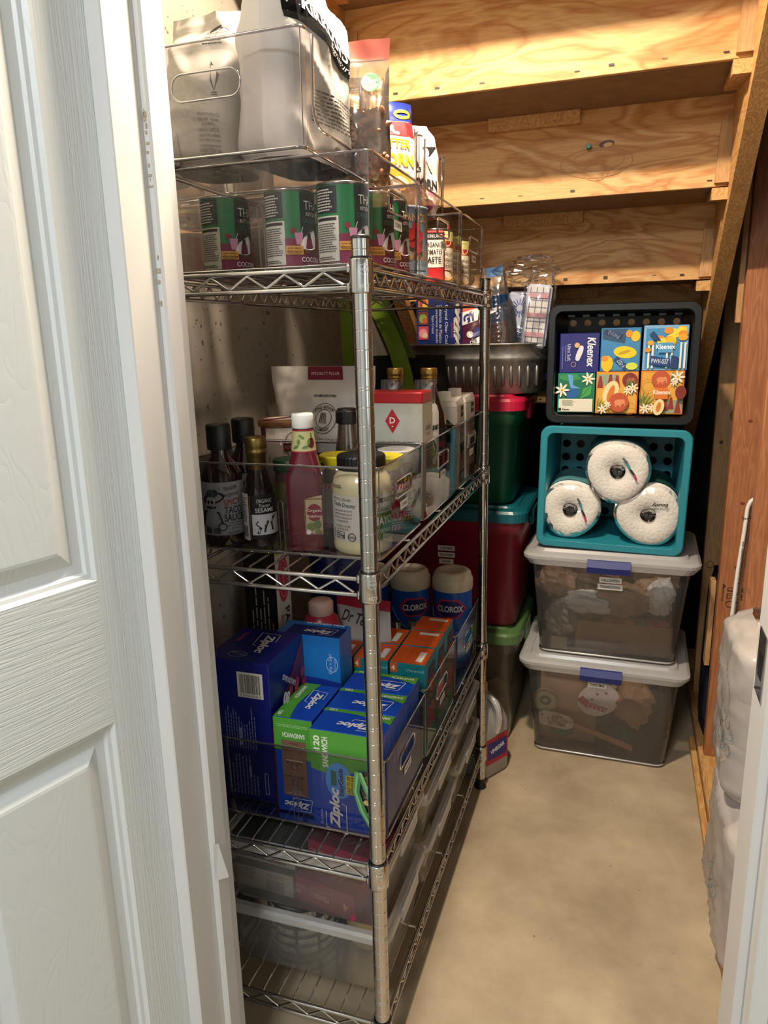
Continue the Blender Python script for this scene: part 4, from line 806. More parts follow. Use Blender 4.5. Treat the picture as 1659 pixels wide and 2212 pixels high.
# ceramic crock with wooden lid
t = thing('ceramic_crock', 'white ceramic crock with a wooden lid and burgundy ribbon label', 'jar', (-0.305, 0.366, z2)); r = 0.046
m = MB(); m.lathe([(r - 0.010, 0), (r - 0.006, 0.004), (r - 0.003, 0.06), (r, 0.162), (r - 0.003, 0.164)], 36); m.build('crock_body', mat('#d8cdbd', rough=0.12, coat=0.4), t)
m = MB(); m.lathe([(r + 0.001, 0.1642), (r + 0.002, 0.166), (r + 0.002, 0.175), (r, 0.177), (0.001, 0.177)], 36); m.build('wooden_lid', wood('lidwood', '#9a6a3e', '#74482a', axis='X', scale=6), t)
p = PR(fCyl(lambda v: r - 0.003 + 0.003 * (v - 0.06) / 0.102, 0.0), 0.00015, 0.0006); p.rect(-0.032, 0.125, -0.016, 0.164, '#6a1b36', 4); p.ring(0.042, 0.130, 0.020, 0.026, 0.0012, '#2d2420'); p.rect(0.020, 0.118, 0.064, 0.134, '#9a2f22', 8); p.text('PORTLAND', 0.040, 0.126, 0.007, '#efe0cf', w=0.034); p.build('label_print', t)
p = PR(lambda u, v, o: (u, v, 0.177 + o)); p.ell(0.0, 0.0, 0.036, 0.036, '#d8cdbd', 28); p.ring(0, 0.0, 0.034, 0.034, 0.002, '#6a1b36'); p.quad((-0.030, -0.036), (-0.014, -0.044), (0.026, 0.036), (0.012, 0.042), '#6a1b36', 2, 6); p.build('lid_label_print', t)
# flour pouch
t = thing('flour_bag', 'white specialty flour pouch with burgundy tab standing by the concrete wall', 'bag', (-0.275, 0.505, z2), -0.08)
P_ = Pouch(0.245, 0.272, 0.085, [(0, 0.75, 0.8), (0.15, 0.82, 1), (0.5, 0.86, 0.95), (0.75, 0.97, 0.5), (0.90, 1.0, 0.12), (1, 1.0, 0.04)], 61, 0.004, p=3)
P_.mesh(28, 34).build('pouch_film', mat('#cfc9c0', rough=0.4), t)
p = P_.print_(); p.rect(-0.030, 0.244, 0.052, 0.2715, '#7d1636', 10, 3); p.text('SPECIALTY FLOUR', 0.011, 0.257, 0.006, '#e4d5cf', w=0.066); p.text('100% EMPLOYEE-OWNED', 0.016, 0.212, 0.0052, ink, w=0.052, bold=0.02)
p.ring(0.018, 0.166, 0.030, 0.031, 0.0012, ink, 36); p.ring(0.018, 0.166, 0.0185, 0.019, 0.0012, ink, 30); p.text('KING ARTHUR', 0.018, 0.189, 0.007, ink, w=0.044, bold=0.02, arc=-16); p.text('COMPANY', 0.018, 0.143, 0.006, ink, w=0.032, bold=0.02, arc=18)
for i in range(4): p.line([(0.010 + i*0.005, 0.157), (0.012 + i*0.003, 0.178)], 0.0018, ink)
p.text("'00' STYLE", 0.030, 0.122, 0.008, ink, w=0.050); p.text('Pizza', 0.010, 0.088, 0.040, '#1c1a1b', w=0.140, bold=0.02, shear=0.3); p.text('FLOUR FOR YOUR HOME', 0.02, 0.052, 0.007, '#3a3534', w=0.10); p.build('label_print', t)
# salt box
t = thing('kosher_salt_box', 'grey and red kosher salt box standing in the middle second-shelf bin', 'box', (-0.067, 0.362, z2), 0.0); w, d, h = 0.118, 0.068, 0.232
m = MB(); m.rbox(-w/2, -d/2, 0, w/2, d/2, h - 0.020, 0.0015); m.build('carton_body', mat('#b9b8ae', rough=0.5), t)
m = MB(); m.rbox(-w/2 - 0.0004, -d/2 - 0.0004, h - 0.021, w/2 + 0.0004, d/2 + 0.0004, h, 0.0025); m.build('carton_top', mat('#b3161f', rough=0.35), t)
p = PR(fF(w, d, h)); p.poly([(0.061, 0.202), (0.075, 0.180), (0.061, 0.157), (0.047, 0.180)], '#b01c26'); p.text('D', 0.061, 0.181, 0.011, inkw, bold=0.01); p.ell(0.061, 0.170, 0.0012, 0.0012, inkw); p.text('THE SALT SOUGHT BY CHEFS', 0.052, 0.140, 0.0052, '#2c2e33', w=0.098, bold=0.02)
for i, l in enumerate(('Our unique hollow, faceted crystals give you precise seasoning', 'control, which is why chefs the world over prefer the pure,', 'clean taste of our distinctly versatile salt flakes.')): p.text(l, 0.056, 0.131 - i*0.0068, 0.0034, '#33353a', w=0.108 if i < 2 else 0.09, bold=0.02)
p.ring(0.070, 0.102, 0.016, 0.008, 0.001, '#555'); p.build('label_print', t)
p = PR(fR(w, d, h)); p.rect(0, 0.0, d, 0.012, '#b01c26'); p.rect(0.0008, 0.012, d - 0.001, h - 0.022, '#c9c0ae'); p.text('KOSHER', 0.036, 0.165, 0.009, '#3a3d44', w=0.036, bold=0.01); p.text('SALT FLAKES', 0.036, 0.154, 0.005, '#3a3d44', w=0.026); p.frame(0.012, 0.036, 0.060, 0.136, 0.0010, '#2f3238'); p.text('Nutrition Facts', 0.036, 0.130, 0.008, '#22252b', w=0.044, bold=0.02); p.rows(0.014, 0.040, 0.058, 0.124, 16, '#4b4d52', seed=3)
for i in range(14): p.ell(0.034 + 0.016*math.cos(PI + PI*i/13), 0.198 + 0.026*math.sin(PI + PI*i/13), 0.0008, 0.0008, '#4b4d52', 6)
p.build('side_panel_print', t)
# spray oils and bottles behind the salt box
def spray(label, x, y):
    t = thing('cooking_spray_can', label, 'spray can', (x, y, z2), 0, 'avocado oil sprays'); r = 0.0265
    m = MB(); m.lathe([(r - 0.002, 0), (r, 0.003), (r, 0.185), (r - 0.003, 0.198), (0.016, 0.208), (0.014, 0.212)], 28); m.build('can_body', mat('#d9d6d2', rough=0.3), t)
    m = MB(); m.loft([[(0.012*math.cos(a) + dx, 0.009*math.sin(a), z) for a in [2*PI*i/16 for i in range(16)]] for z, dx in ((0.208, 0), (0.222, 0))] + [[(0.004*math.cos(a) + 0.012, 0.004*math.sin(a), 0.240 + 0.003*math.sin(a)) for a in [2*PI*i/16 for i in range(16)]]]); m.build('spray_nozzle', mat('#d8d2d6', rough=0.4), t)
    m = MB(); m.lathe([(0.0195, 0.203), (0.0195, 0.247), (0.0190, 0.248), (0.001, 0.248)], 28, cap0=False, cap1=False); m.build('clear_cap', clear('cap_clear', '#f0f0f0', gloss=0.06, haze=0.08), t)
    p = PR(fCyl(r, 0.7), 0.00012); p.text('Chosen', 0.0, 0.160, 0.014, ink, w=0.042, bold=0.03, shear=0.2, rot=0.05); p.ell(0.0, 0.118, 0.012, 0.017, '#4f7a2c'); p.ell(0.0, 0.112, 0.007, 0.010, '#a7b765'); p.text('100% PURE', 0.0, 0.085, 0.006, '#4f7a2c', w=0.028); p.text('AVOCADO', 0.0, 0.071, 0.010, '#4f7a2c', w=0.034, bold=0.02); p.text('OIL', 0.0, 0.057, 0.010, '#4f7a2c', w=0.014, bold=0.02); p.build('label_print', t)
spray('white avocado oil spray with clear cap behind the salt box, left one', -0.100, 0.435)
spray('white avocado oil spray with clear cap behind the salt box, right one', -0.030, 0.428)
def oil(label, x, y, lab):
    t = thing('olive_oil_bottle', label, 'bottle', (x, y, z2), 0, 'dark oil bottles'); r = 0.036
    m = MB(); m.lathe([(r - 0.004, 0), (r, 0.005), (r, 0.150), (r - 0.004, 0.178), (r - 0.014, 0.205), (0.0155, 0.226), (0.0135, 0.240)], 30); m.build('glass_bottle', mat('#140d0a', rough=0.06, coat=0.6), t)
    pr_ = [(0.0150, 0.234), (0.0165, 0.236)]
    for i in range(3): pr_ += [(0.0165, 0.237 + i*0.0055), (0.0150, 0.239 + i*0.0055), (0.0165, 0.241 + i*0.0055)]
    m = MB(); m.lathe(pr_ + [(0.0168, 0.254), (0.0168, 0.264), (0.0155, 0.266), (0.001, 0.266)], 28); m.build('gold_cap', mat('#b4914e', rough=0.3, metal=0.9), t)
    if lab:
        p = PR(fCyl(r, 0.75), 0.00012); p.rect(-0.045, 0.03, 0.045, 0.148, '#12201c', 18); p.ell(0.0, 0.120, 0.018, 0.020, '#8e2233'); p.rect(-0.018, 0.070, 0.018, 0.120, '#8e2233', 6); p.rect(-0.012, 0.062, 0.012, 0.110, '#26110f', 4); p.text('OIL', 0.0, 0.098, 0.012, '#b08a5a', w=0.018); p.ell(0.0, 0.06, 0.014, 0.010, '#b34a30'); p.rect(-0.012, 0.034, 0.012, 0.056, '#7a3a2c', 4); p.build('label_print', t)
oil('dark glass oil bottle with gold cap and red label beside the stock cartons', -0.044, 0.512, True)
oil('dark glass oil bottle with gold cap, half hidden behind the left spray', -0.118, 0.520, False)
# stock cartons
def carton(label, x, y, rz, words):
    t = thing('stock_carton', label, 'carton', (x, y, z2), rz, 'stock cartons'); w, d, h = 0.070, 0.094, 0.190
    m = MB(); m.rbox(-w/2, -d/2, 0, w/2, d/2, h - 0.012, 0.002); m.build('carton_body', mat('#cfc9bf', rough=0.45), t)
    m = MB(); m.loft([[(-w/2, -d/2, h - 0.012), (w/2, -d/2, h - 0.012), (w/2, d/2, h - 0.012), (-w/2, d/2, h - 0.012)], [(-w/2 + 0.004, -d/2 + 0.004, h - 0.002), (w/2 - 0.004, -d/2 + 0.004, h - 0.002), (w/2 - 0.004, d/2 - 0.002, h + 0.004), (-w/2 + 0.004, d/2 - 0.002, h + 0.004)]], smooth=False); m.build('carton_top', mat('#d6d1c9', rough=0.45), t)
    m = MB(); n = 40; m.loft([[((rr - (0.0007 if i % 2 else 0))*math.cos(2*PI*i/n), -0.012 + (rr - (0.0007 if i % 2 else 0))*math.sin(2*PI*i/n), z) for i in range(n)] for rr, z in ((0.0155, h - 0.002), (0.0155, h + 0.016), (0.0140, h + 0.018))], smooth=False); m.build('screw_cap', white, t)
    p = PR(fR(w, d, h)); p.rect(0.050, 0.150, 0.082, 0.174, ink); p.text(words[0], 0.066, 0.162, 0.006, inkw, w=0.026); p.text(words[1], 0.060, 0.132, 0.014, '#2c2a28', w=0.058); p.text(words[2], 0.060, 0.112, 0.014, '#2c2a28', w=0.054); p.rect(0.040, 0.070, 0.086, 0.092, '#22211f'); p.ell(0.062, 0.052, 0.018, 0.018, '#b9593c'); p.ell(0.050, 0.040, 0.012, 0.016, '#cfa983'); p.rect(0.030, 0.004, 0.090, 0.030, '#7a4a30'); p.build('label_print', t)
    p = PR(fF(w, d, h)); p.poly([(0.020, 0.14), (0.030, 0.150), (0.050, 0.150), (0.060, 0.14), (0.060, 0.10), (0.020, 0.10)], '#2e3a2a'); p.text('STOCK', 0.040, 0.126, 0.008, '#d9d3bf', w=0.030); p.rect(0.006, 0.06, 0.018, 0.10, '#2a2a2a'); p.poly([(0, 0.19), (0.02, 0.19), (0.0, 0.15)], '#b8b1a8'); p.build('front_panel_print', t)
carton('white stock carton with a dark hexagon emblem, nearer the oil bottle', -0.046, 0.660, 0.05, ('ORGANIC', 'VEGETABLE', 'STOCK'))
carton('white chicken stock carton behind the other, by the far post', -0.044, 0.762, -0.02, ('KIRKLAND', 'CHICKEN', 'STOCK'))
# bagged rice at the bottom of the middle bin
t = thing('rice_bag', 'clear plastic bag of pale grains low in the middle second-shelf bin', 'bag', (-0.024, 0.455, z2 + 0.001), 1.5)
P_ = Pouch(0.10, 0.062, 0.034, [(0, 0.9, 0.8), (0.3, 1, 1), (0.7, 0.85, 0.7), (1, 0.3, 0.1)], 71, 0.004); P_.mesh(20, 16).build('bag_film', clear('grain_bag', '#efece6', gloss=0.12, haze=0.55, hcol='#cfc6b4', rough=0.15), t)
# sheets of paper packs under the first bin
# ================================================================== third shelf
ZB3 = 0.4385
bin_('clear bin packed with sandwich bag boxes on the third shelf, nearest the door', 0.050, 0.300, ZB3, 0.150, txt='BAGGIES', group='clear pantry bins')
bin_('clear bin with orange and teal boxes on the third shelf, middle one', 0.306, 0.566, ZB3, 0.150, txt='PADS', group='clear pantry bins')
bin_('clear bin with wipe canisters on the third shelf, farthest one', 0.574, 0.836, ZB3, 0.150, txt='WIPES', group='clear pantry bins')
z3 = ZB3 + 0.003
ZBL, ZGR = '#1246b0', '#4f9a34'
def zlogo(p, u, v, w, rot, c='#e9e6e2', box=True):
    cr, sr = math.cos(rot), math.sin(rot); T = lambda x, y: (u + x*cr - y*sr, v + x*sr + y*cr)
    p.text('Ziploc', u, v, w * 0.30, c, w=w, rot=rot, bold=0.04, shear=0.28)
    if box: p.line([T(-w*0.50, -w*0.24), T(-w*0.60, -w*0.24), T(-w*0.50, w*0.24), T(-w*0.10, w*0.24)], w*0.018, c); p.line([T(-w*0.60, -w*0.24), T(w*0.10, -w*0.24), T(w*0.14, -w*0.14)], w*0.018, c)
def zbox(label, x, y, rz, face):
    """sandwich bag box, long side = w"""
    t = thing('sandwich_bag_box', label, 'box', (x, y, z3), rz, 'sandwich bag boxes'); w, d, h = 0.128, 0.073, 0.184
    m = MB(); m.rbox(-w/2, -d/2, 0, w/2, d/2, h, 0.0012); m.build('carton_body', mat(ZBL, rough=0.32, var=0.03), t)
    p = PR(fT(w, d, h))
    n = 10; cv = [(w*i/n, d*0.86 - d*0.30*(i/n - 0.35)**2*2.0 * (1 if i/n > 0.35 else 0.2)) for i in range(n+1)]
    p.raw(cv + [(w*i/n, d - 0.0005) for i in range(n+1)], [(i, i+1, n+2+i, n+1+i) for i in range(n)], ZGR)
    p.text('SANDWICH', w*0.78, d*0.86, 0.008, '#e9e6dc', w=0.044, rot=PI, bold=0.03); p.text('120', w*0.13, d*0.93, 0.007, '#e9e6dc', rot=PI, w=0.014, bold=0.03); zlogo(p, w*0.56, d*0.38, 0.066, PI); p.line([(0.002, d*0.5), (0.0025, d*0.5)], 0.0005, ZBL)
    p.build('top_print', t)
    p = PR(fR(w, d, h)); p.rows(0.008, 0.010, d - 0.008, h*0.62, 9, '#5a86cf', vert=True, seed=4, fill=0.4); p.rows(0.012, h*0.66, d - 0.012, h*0.95, 7, '#5a86cf', vert=True, seed=6, fill=0.35); p.build('side_panel_print', t)
    p = PR(fF(w, d, h))
    if face:
        cv = [(w*i/n, h*0.60 - 0.020*math.sin(PI*i/n*0.9)*(1 - i/n) + 0.018*(i/n)) for i in range(n+1)]
        p.raw(cv + [(w*i/n, h - 0.0005) for i in range(n+1)], [(i, i+1, n+2+i, n+1+i) for i in range(n)], ZGR); p.text('120', 0.012, h - 0.024, 0.011, '#e9e6dc', rot=PI/2, w=0.026, bold=0.03); p.text('SANDWICH', 0.027, h - 0.040, 0.011, '#e9e6dc', rot=PI/2, w=0.056, bold=0.03)
        p.ell(0.050, 0.094, 0.024, 0.034, '#4f93dd'); p.rect(0.036, 0.084, 0.046, 0.112, '#1c6a52'); p.text('EasyGuide', 0.055, 0.092, 0.012, '#141a44', rot=PI/2, w=0.052, bold=0.02, shear=0.2); p.rect(0.063, 0.072, 0.080, 0.108, '#d7c52a'); p.text('EASY TO ZIP', 0.068, 0.090, 0.006, ink, rot=PI/2, w=0.032, bold=0.02); p.text('WITH NO SLIP', 0.0755, 0.090, 0.006, ink, rot=PI/2, w=0.032, bold=0.02)
        zlogo(p, 0.044, 0.042, 0.078, PI/2); p.text('SC Johnson', 0.018, 0.022, 0.006, '#c9d2e8', rot=PI/2, w=0.028)
        p.poly([(0.092, 0.118), (0.122, 0.128), (0.126, 0.020), (0.110, 0.014), (0.094, 0.070)], '#5c3a34'); rn = random.Random(4)
        for i in range(16): p.ell(rn.uniform(0.096, 0.122), rn.uniform(0.03, 0.115), 0.006, 0.005, rn.choice(['#8e3a3a', '#5a7d3a', '#c9a06a', '#6d2f2c', '#7f9a4c']))
        for off, c in ((0, '#4f8f52'), (0.004, '#7fb47c'), (0.008, '#3d7c44')): p.line([(0.084 + off, 0.122), (0.080 + off*0.8, 0.085), (0.090 + off, 0.050), (0.112 + off*0.7, 0.012)], 0.0055, c)
        for off, c in ((0, '#4f8f52'), (0.004, '#7fb47c')): p.line([(0.088 + off, 0.122), (0.104 + off, 0.080), (0.110 + off, 0.050), (0.116, 0.014)], 0.005, c)
    p.build('front_print', t); return t
zbox('sandwich bag box with the food picture, front right of the third-shelf bin', -0.072, 0.0945, 0, True)
zbox('sandwich bag box second in the row, between the front one and the rear one', -0.072, 0.170, 0, False)
zbox('sandwich bag box third in the row, in front of the orange boxes', -0.072, 0.2455, 0, False)
# box turned a quarter turn: narrow green end faces the door
t = thing('sandwich_bag_box', 'sandwich bag box turned end-on with a brown sticker, middle of the bin', 'box', (-0.177, 0.1425, z3), 0, 'sandwich bag boxes'); w, d, h = 0.073, 0.128, 0.184
m = MB(); m.rbox(-w/2, -d/2, 0, w/2, d/2, h, 0.0012); m.build('carton_body', mat(ZBL, rough=0.32, var=0.03), t)
p = PR(fT(w, d, h)); n = 10; cv = [(w*0.34 + w*0.42*abs(i/n - 0.42)**1.6, d*i/n) for i in range(n+1)]
p.raw([(0.0005, d*i/n) for i in range(n+1)] + cv, [(i, n+1+i, n+2+i, i+1) for i in range(n)], ZGR); p.text('SANDWICH', w*0.16, d*0.72, 0.008, '#e9e6dc', w=0.046, rot=-PI/2, bold=0.03); p.text('120', w*0.12, d*0.10, 0.007, '#e9e6dc', w=0.014, rot=-PI/2, bold=0.03); zlogo(p, w*0.66, d*0.52, 0.062, -PI/2); p.build('top_print', t)
p = PR(fF(w, d, h)); cv = [(w*i/n, h*0.62 + 0.008*math.cos(PI*i/n)) for i in range(n+1)]; p.raw(cv + [(w*i/n, h - 0.0005) for i in range(n+1)], [(i, i+1, n+2+i, n+1+i) for i in range(n)], ZGR)
p.rows(0.008, h - 0.018, w - 0.008, h - 0.012, 2, '#9cc98a', seed=1, ragged=0.1); p.text('SANDWICH', w*0.52, h - 0.032, 0.009, '#dfe6d2', rot=PI, w=0.042, bold=0.03); p.rect(0.014, 0.034, 0.060, h - 0.042, '#7a5a48'); p.text('Scan to', 0.038, h - 0.048, 0.004, '#2d1d16', rot=PI, w=0.016); p.text('Learn More', 0.038, h - 0.054, 0.004, '#2d1d16', rot=PI, w=0.022)
p.rows(0.022, 0.102, 0.054, 0.106, 1, '#cdb9a8', ragged=0.1); p.ring(0.037, 0.092, 0.006, 0.006, 0.001, '#3d2a20'); p.text('MINDFULLY USE', 0.037, 0.100, 0.003, '#3d2a20', rot=PI, w=0.030); p.text('MINDFULLY MADE', 0.037, 0.073, 0.0035, '#3d2a20', rot=PI, w=0.034); p.ring(0.037, 0.062, 0.006, 0.005, 0.001, '#3d2a20'); p.text('Mindfully made', 0.037, 0.040, 0.005, '#d8c7b8', rot=PI, w=0.034); p.text('so you can', 0.040, 0.046, 0.004, '#d8c7b8', rot=PI, w=0.022); zlogo(p, w*0.54, 0.020, 0.050, PI); p.build('front_print', t)
# navy gallon storage bag box
t = thing('storage_bag_box', 'tall navy gallon storage bag box with berry picture at the bin corner', 'box', (-0.283, 0.158, z3), 0.0); w, d, h = 0.122, 0.140, 0.274
m = MB(); m.rbox(-w/2, -d/2, 0, w/2, d/2, h, 0.0012); m.build('carton_body', mat('#141c6e', rough=0.32, var=0.04), t)
p = PR(fT(w, d, h)); zlogo(p, w*0.62, d*0.55, 0.080, -PI*0.46, '#c9c3bd'); p.text('Storage', w*0.18, d*0.68, 0.012, '#b8405e', rot=-PI/2, w=0.040, bold=0.02); p.text('Grip n Seal', w*0.42, d*0.18, 0.007, '#aab2d4', w=0.034, rot=PI*0.9); p.ring(w*0.42, d*0.16, 0.018, 0.011, 0.001, '#aab2d4'); p.build('top_print', t)
p = PR(fF(w, d, h)); p.rect(w - 0.062, h - 0.068, w - 0.012, h - 0.020, '#d5d2cc'); p.bars(w - 0.057, h - 0.060, w - 0.017, h - 0.024, ink, 28); p.text('0 25700 00382 8', w - 0.037, h - 0.064, 0.004, ink, w=0.040)
p.rows(0.030, 0.105, w - 0.030, h - 0.085, 12, '#7c86c4', vert=True, seed=7, fill=0.35, ragged=0.5); p.text('PRECAUCION', 0.060, 0.128, 0.006, '#c9cde8', rot=PI/2, w=0.034, bold=0.02); p.rows(0.030, 0.012, w - 0.030, 0.098, 9, '#7c86c4', vert=True, seed=9, fill=0.35, ragged=0.5); p.text('CAUTION', 0.075, 0.060, 0.005, '#c9cde8', rot=PI/2, w=0.022, bold=0.02); p.frame(w - 0.018, 0.020, w - 0.012, 0.062, 0.0008, '#c9cde8'); p.build('front_print', t)
p = PR(fR(w, d, h)); p.quad((0.0005, 0.05), (d - 0.001, 0.05), (d - 0.001, h*0.985), (0.0005, h*0.48), '#6b2a4a', 4, 4); p.poly([(0.0005, 0.002), (0.0005, h*0.56), (0.016, h*0.56), (0.020, 0.002)], '#c24b52'); rn = random.Random(8)
for i in range(80):
    u, v = rn.uniform(0.03, d - 0.01), rn.uniform(h*0.36, h*0.92)
    if v < h*(0.46 + 0.5*u/d): p.ell(u, v, 0.009, 0.010, rn.choice(['#16131f', '#241a30', '#a32a52', '#c24a76', '#1b1826', '#7a2346']), 10)
p.text('GALLON BAGS', d*0.34, h*0.82, 0.010, '#c3c6d8', w=0.060, rot=PI*0.80, bold=0.03); p.text('80', d*0.24, h*0.72, 0.022, '#d8d6d2', w=0.026, rot=PI*0.88, bold=0.05); p.build('side_print', t)
# blue freezer bag box
t = thing('freezer_bag_box', 'bright blue freezer bag box standing behind the sandwich boxes', 'box', (-0.2135, 0.272, z3), 0.0); w, d, h = 0.132, 0.046, 0.270
t.location = (-0.2135, 0.2635, z3); d = 0.064
m = MB(); m.rbox(-w/2, -d/2, 0, w/2, d/2, h, 0.0012); m.build('carton_body', mat('#1c6fb8', rough=0.32, var=0.04), t)
p = PR(fT(w, d, h)); p.rect(0.02, 0.0005, w - 0.0005, d*0.70, '#10205f'); zlogo(p, w*0.62, d*0.34, 0.060, PI, '#c9c3bd'); p.text('PARA CONGELAR', w*0.62, d*0.86, 0.008, '#dbe3ee', rot=PI, w=0.080, bold=0.03); p.build('top_print', t)
p = PR(fF(w, d, h)); p.rect(0.0005, h*0.22, w - 0.0005, h*0.66, '#0f2f8a'); cv = [(w*i/10, h*0.665 + 0.006*math.sin(PI*i/10)) for i in range(11)]; p.raw([(w*i/10, h*0.66) for i in range(11)] + cv, [(i, i+1, 12+i, 11+i) for i in range(10)], '#0f2f8a'); p.text('Grip n Seal', w*0.86, h*0.80, 0.009, '#a9c8e6', w=0.040, rot=PI/2); p.ring(w*0.88, h*0.80, 0.012, 0.016, 0.0012, '#a9c8e6'); p.text('Technology', w*0.93, h*0.80, 0.005, '#a9c8e6', w=0.028, rot=PI/2); p.poly([(0.001, h*0.5), (w - 0.001, h*0.56), (w - 0.001, h*0.2), (0.001, h*0.2)], '#3f78b8'); p.ell(w*0.76, h*0.46, 0.040, 0.030, '#7c2730'); p.ell(w*0.80, h*0.47, 0.022, 0.014, '#a8505a')
for i in range(4): p.line([(0.030 + i*0.004, h*0.54), (0.050 + i*0.004, h*0.38)], 0.0022, '#1c4a92')
p.rect(0.012, h*0.38, 0.022, h*0.50, '#d7c52a'); p.build('front_print', t)
p = PR(fR(w, d, h)); p.rows(0.006, 0.02, d - 0.004, h*0.86, 7, '#5b94cc', vert=True, seed=3, fill=0.35); p.build('side_print', t)
# orange / teal boxes
def pads(label, x, y, rz, sq):
    t = thing('tampon_box', label, 'box', (x, y, z3), rz, 'orange and teal boxes'); w, d, h = 0.072, 0.079, 0.196
    m = MB(); m.rbox(-w/2, -d/2, 0, w/2, d/2, h, 0.001); m.build('carton_body', mat('#14727c', rough=0.4), t)
    p = PR(fT(w, d, h)); p.rect(0.0005, 0.0005, w - 0.0005, d - 0.0005, '#d2561a'); p.line([(0.001, d*0.42), (w - 0.001, d*0.42)], 0.0007, '#7d300c') if sq else p.line([(w*0.42, 0.001), (w*0.42, d - 0.001)], 0.0007, '#8d3a10')
    p.rect(w*0.30, d*0.72, w*0.88, d*0.88, '#e0dbd4') if sq else p.rect(w*0.68, d*0.14, w*0.86, d*0.72, '#e0dbd4'); p.build('top_print', t)
    p = PR(fF(w, d, h)); p.rect(0.0005, h - 0.020, w*0.22, h - 0.0005, '#c2501a'); p.text('4', w*0.10, h - 0.011, 0.011, '#e6cdb8', bold=0.03); p.text('Unscented', w*0.72, h - 0.013, 0.006, '#8cc0c4', w=0.036); p.build('front_print', t)
    p = PR(fR(w, d, h)); p.rect(0.024, h - 0.070, d - 0.006, h - 0.018, '#20244e'); p.rect(0.024, h - 0.082, d - 0.006, h - 0.045, '#b8432f'); p.rect(0.012, 0.050, d - 0.012, 0.100, '#c25a6a'); p.rect(0.012, 0.020, d - 0.012, 0.050, '#5b9a6a'); p.ell(d*0.5, h - 0.062, 0.008, 0.010, '#d9b39a'); p.text('L-10', d*0.4, 0.115, 0.010, '#bfe0e2', w=0.024); p.build('side_print', t)
    return t
k = 0
for (x, y, rz, sq, lab) in ((-0.040, 0.352, 0, False, 'orange-topped teal box at the aisle side, nearest the sandwich boxes'), (-0.040, 0.435, 0, True, 'orange-topped teal box at the aisle side, middle of its row'), (-0.040, 0.517, 0, True, 'orange-topped teal box at the aisle side, farthest of its row'),
        (-0.116, 0.352, 0, False, 'orange-topped teal box in the second column, just behind the chrome post'), (-0.116, 0.435, 0, False, 'orange-topped teal box in the second column, farther back'), (-0.192, 0.352, 0, False, 'orange-topped teal box left of the post beside the navy bag')):
    o = pads(lab, x, y, rz, sq)
    if sq: o.location.z += 0.001
# canisters of wipes
def wipes(label, x, y, rot):
    t = thing('wipe_canister', label, 'canister', (x, y, z3), 0, 'wipe canisters'); r = 0.050
    m = MB(); m.lathe([(r - 0.003, 0), (r - 0.001, 0.004), (r - 0.001, 0.206)], 36); m.build('canister_body', mat('#1450a8', rough=0.3, var=0.2, vs=6), t)
    m = MB(); m.lathe([(r, 0.200), (r + 0.001, 0.203), (r + 0.001, 0.225), (r - 0.001, 0.230), (r - 0.003, 0.232), (r - 0.004, 0.240), (r - 0.010, 0.246), (r - 0.018, 0.246), (r - 0.022, 0.243), (0.001, 0.243)], 36); m.build('lid', mat('#b9ae9a', rough=0.35), t)
    p = PR(fCyl(r - 0.001, rot), 0.00015); v0 = 0.158; A = [(-0.044, v0), (-0.024, v0 + 0.024), (0.020, v0 + 0.024), (0.044, v0), (0.020, v0 - 0.024), (-0.024, v0 - 0.024)]
    for k_, c in ((1.0, '#b3233c'), (0.84, '#141f5e')): p.quad(*[(q[0]*k_, v0 + (q[1]-v0)*k_) for q in (A[5], A[4], A[2], A[1])], c, 8, 2); p.quad(*[(q[0]*k_, v0 + (q[1]-v0)*k_) for q in (A[0], A[5], A[1], A[0])], c, 3, 2); p.quad(*[(q[0]*k_, v0 + (q[1]-v0)*k_) for q in (A[4], A[3], A[3], A[2])], c, 3, 2)
    p.text('CLOROX', 0, v0, 0.016, '#d8d6d4', w=0.066, bold=0.03); p.quad((-0.075, 0.15), (-0.02, 0.10), (0.06, 0.08), (0.06, 0.085), '#7fb6e6', 10, 1); p.rect(-0.06, 0.02, 0.06, 0.10, '#2f78c4', 14); p.build('label_print', t)
wipes('blue wipe canister with cream lid, right one next to the far post', -0.052, 0.760, 0.10)
wipes('blue wipe canister with cream lid, middle of the three', -0.158, 0.745, 0.55)
wipes('blue wipe canister with cream lid, left one half hidden by the near post', -0.262, 0.735, 0.2)
# clear packs in front of canisters
for i in range(7):
    t = thing('plastic_sleeve', 'clear crinkled plastic sleeve %s' % ['at the left end of the row before the canisters', 'second from left in the row before the canisters', 'third from left in the row before the canisters', 'in the middle of the row before the canisters', 'third from right in the row before the canisters', 'second from right in the row before the canisters', 'at the aisle end of the row before the canisters'][i], 'sleeve', (-0.285 + i * 0.042, 0.628, z3), 0.3, 'plastic sleeves')
    P_ = Pouch(0.040, 0.148 + 0.006 * (i % 3), 0.062, [(0, 0.9, 0.9), (0.5, 1, 1), (0.85, 0.95, 0.7), (1, 0.6, 0.15)], 80 + i, 0.005, p=4, wf=24); P_.mesh(10, 16).build('sleeve_film', clear('blue_sleeve', '#dfe3ee', gloss=0.14, haze=0.45, hcol='#5b72b0', rough=0.12), t)
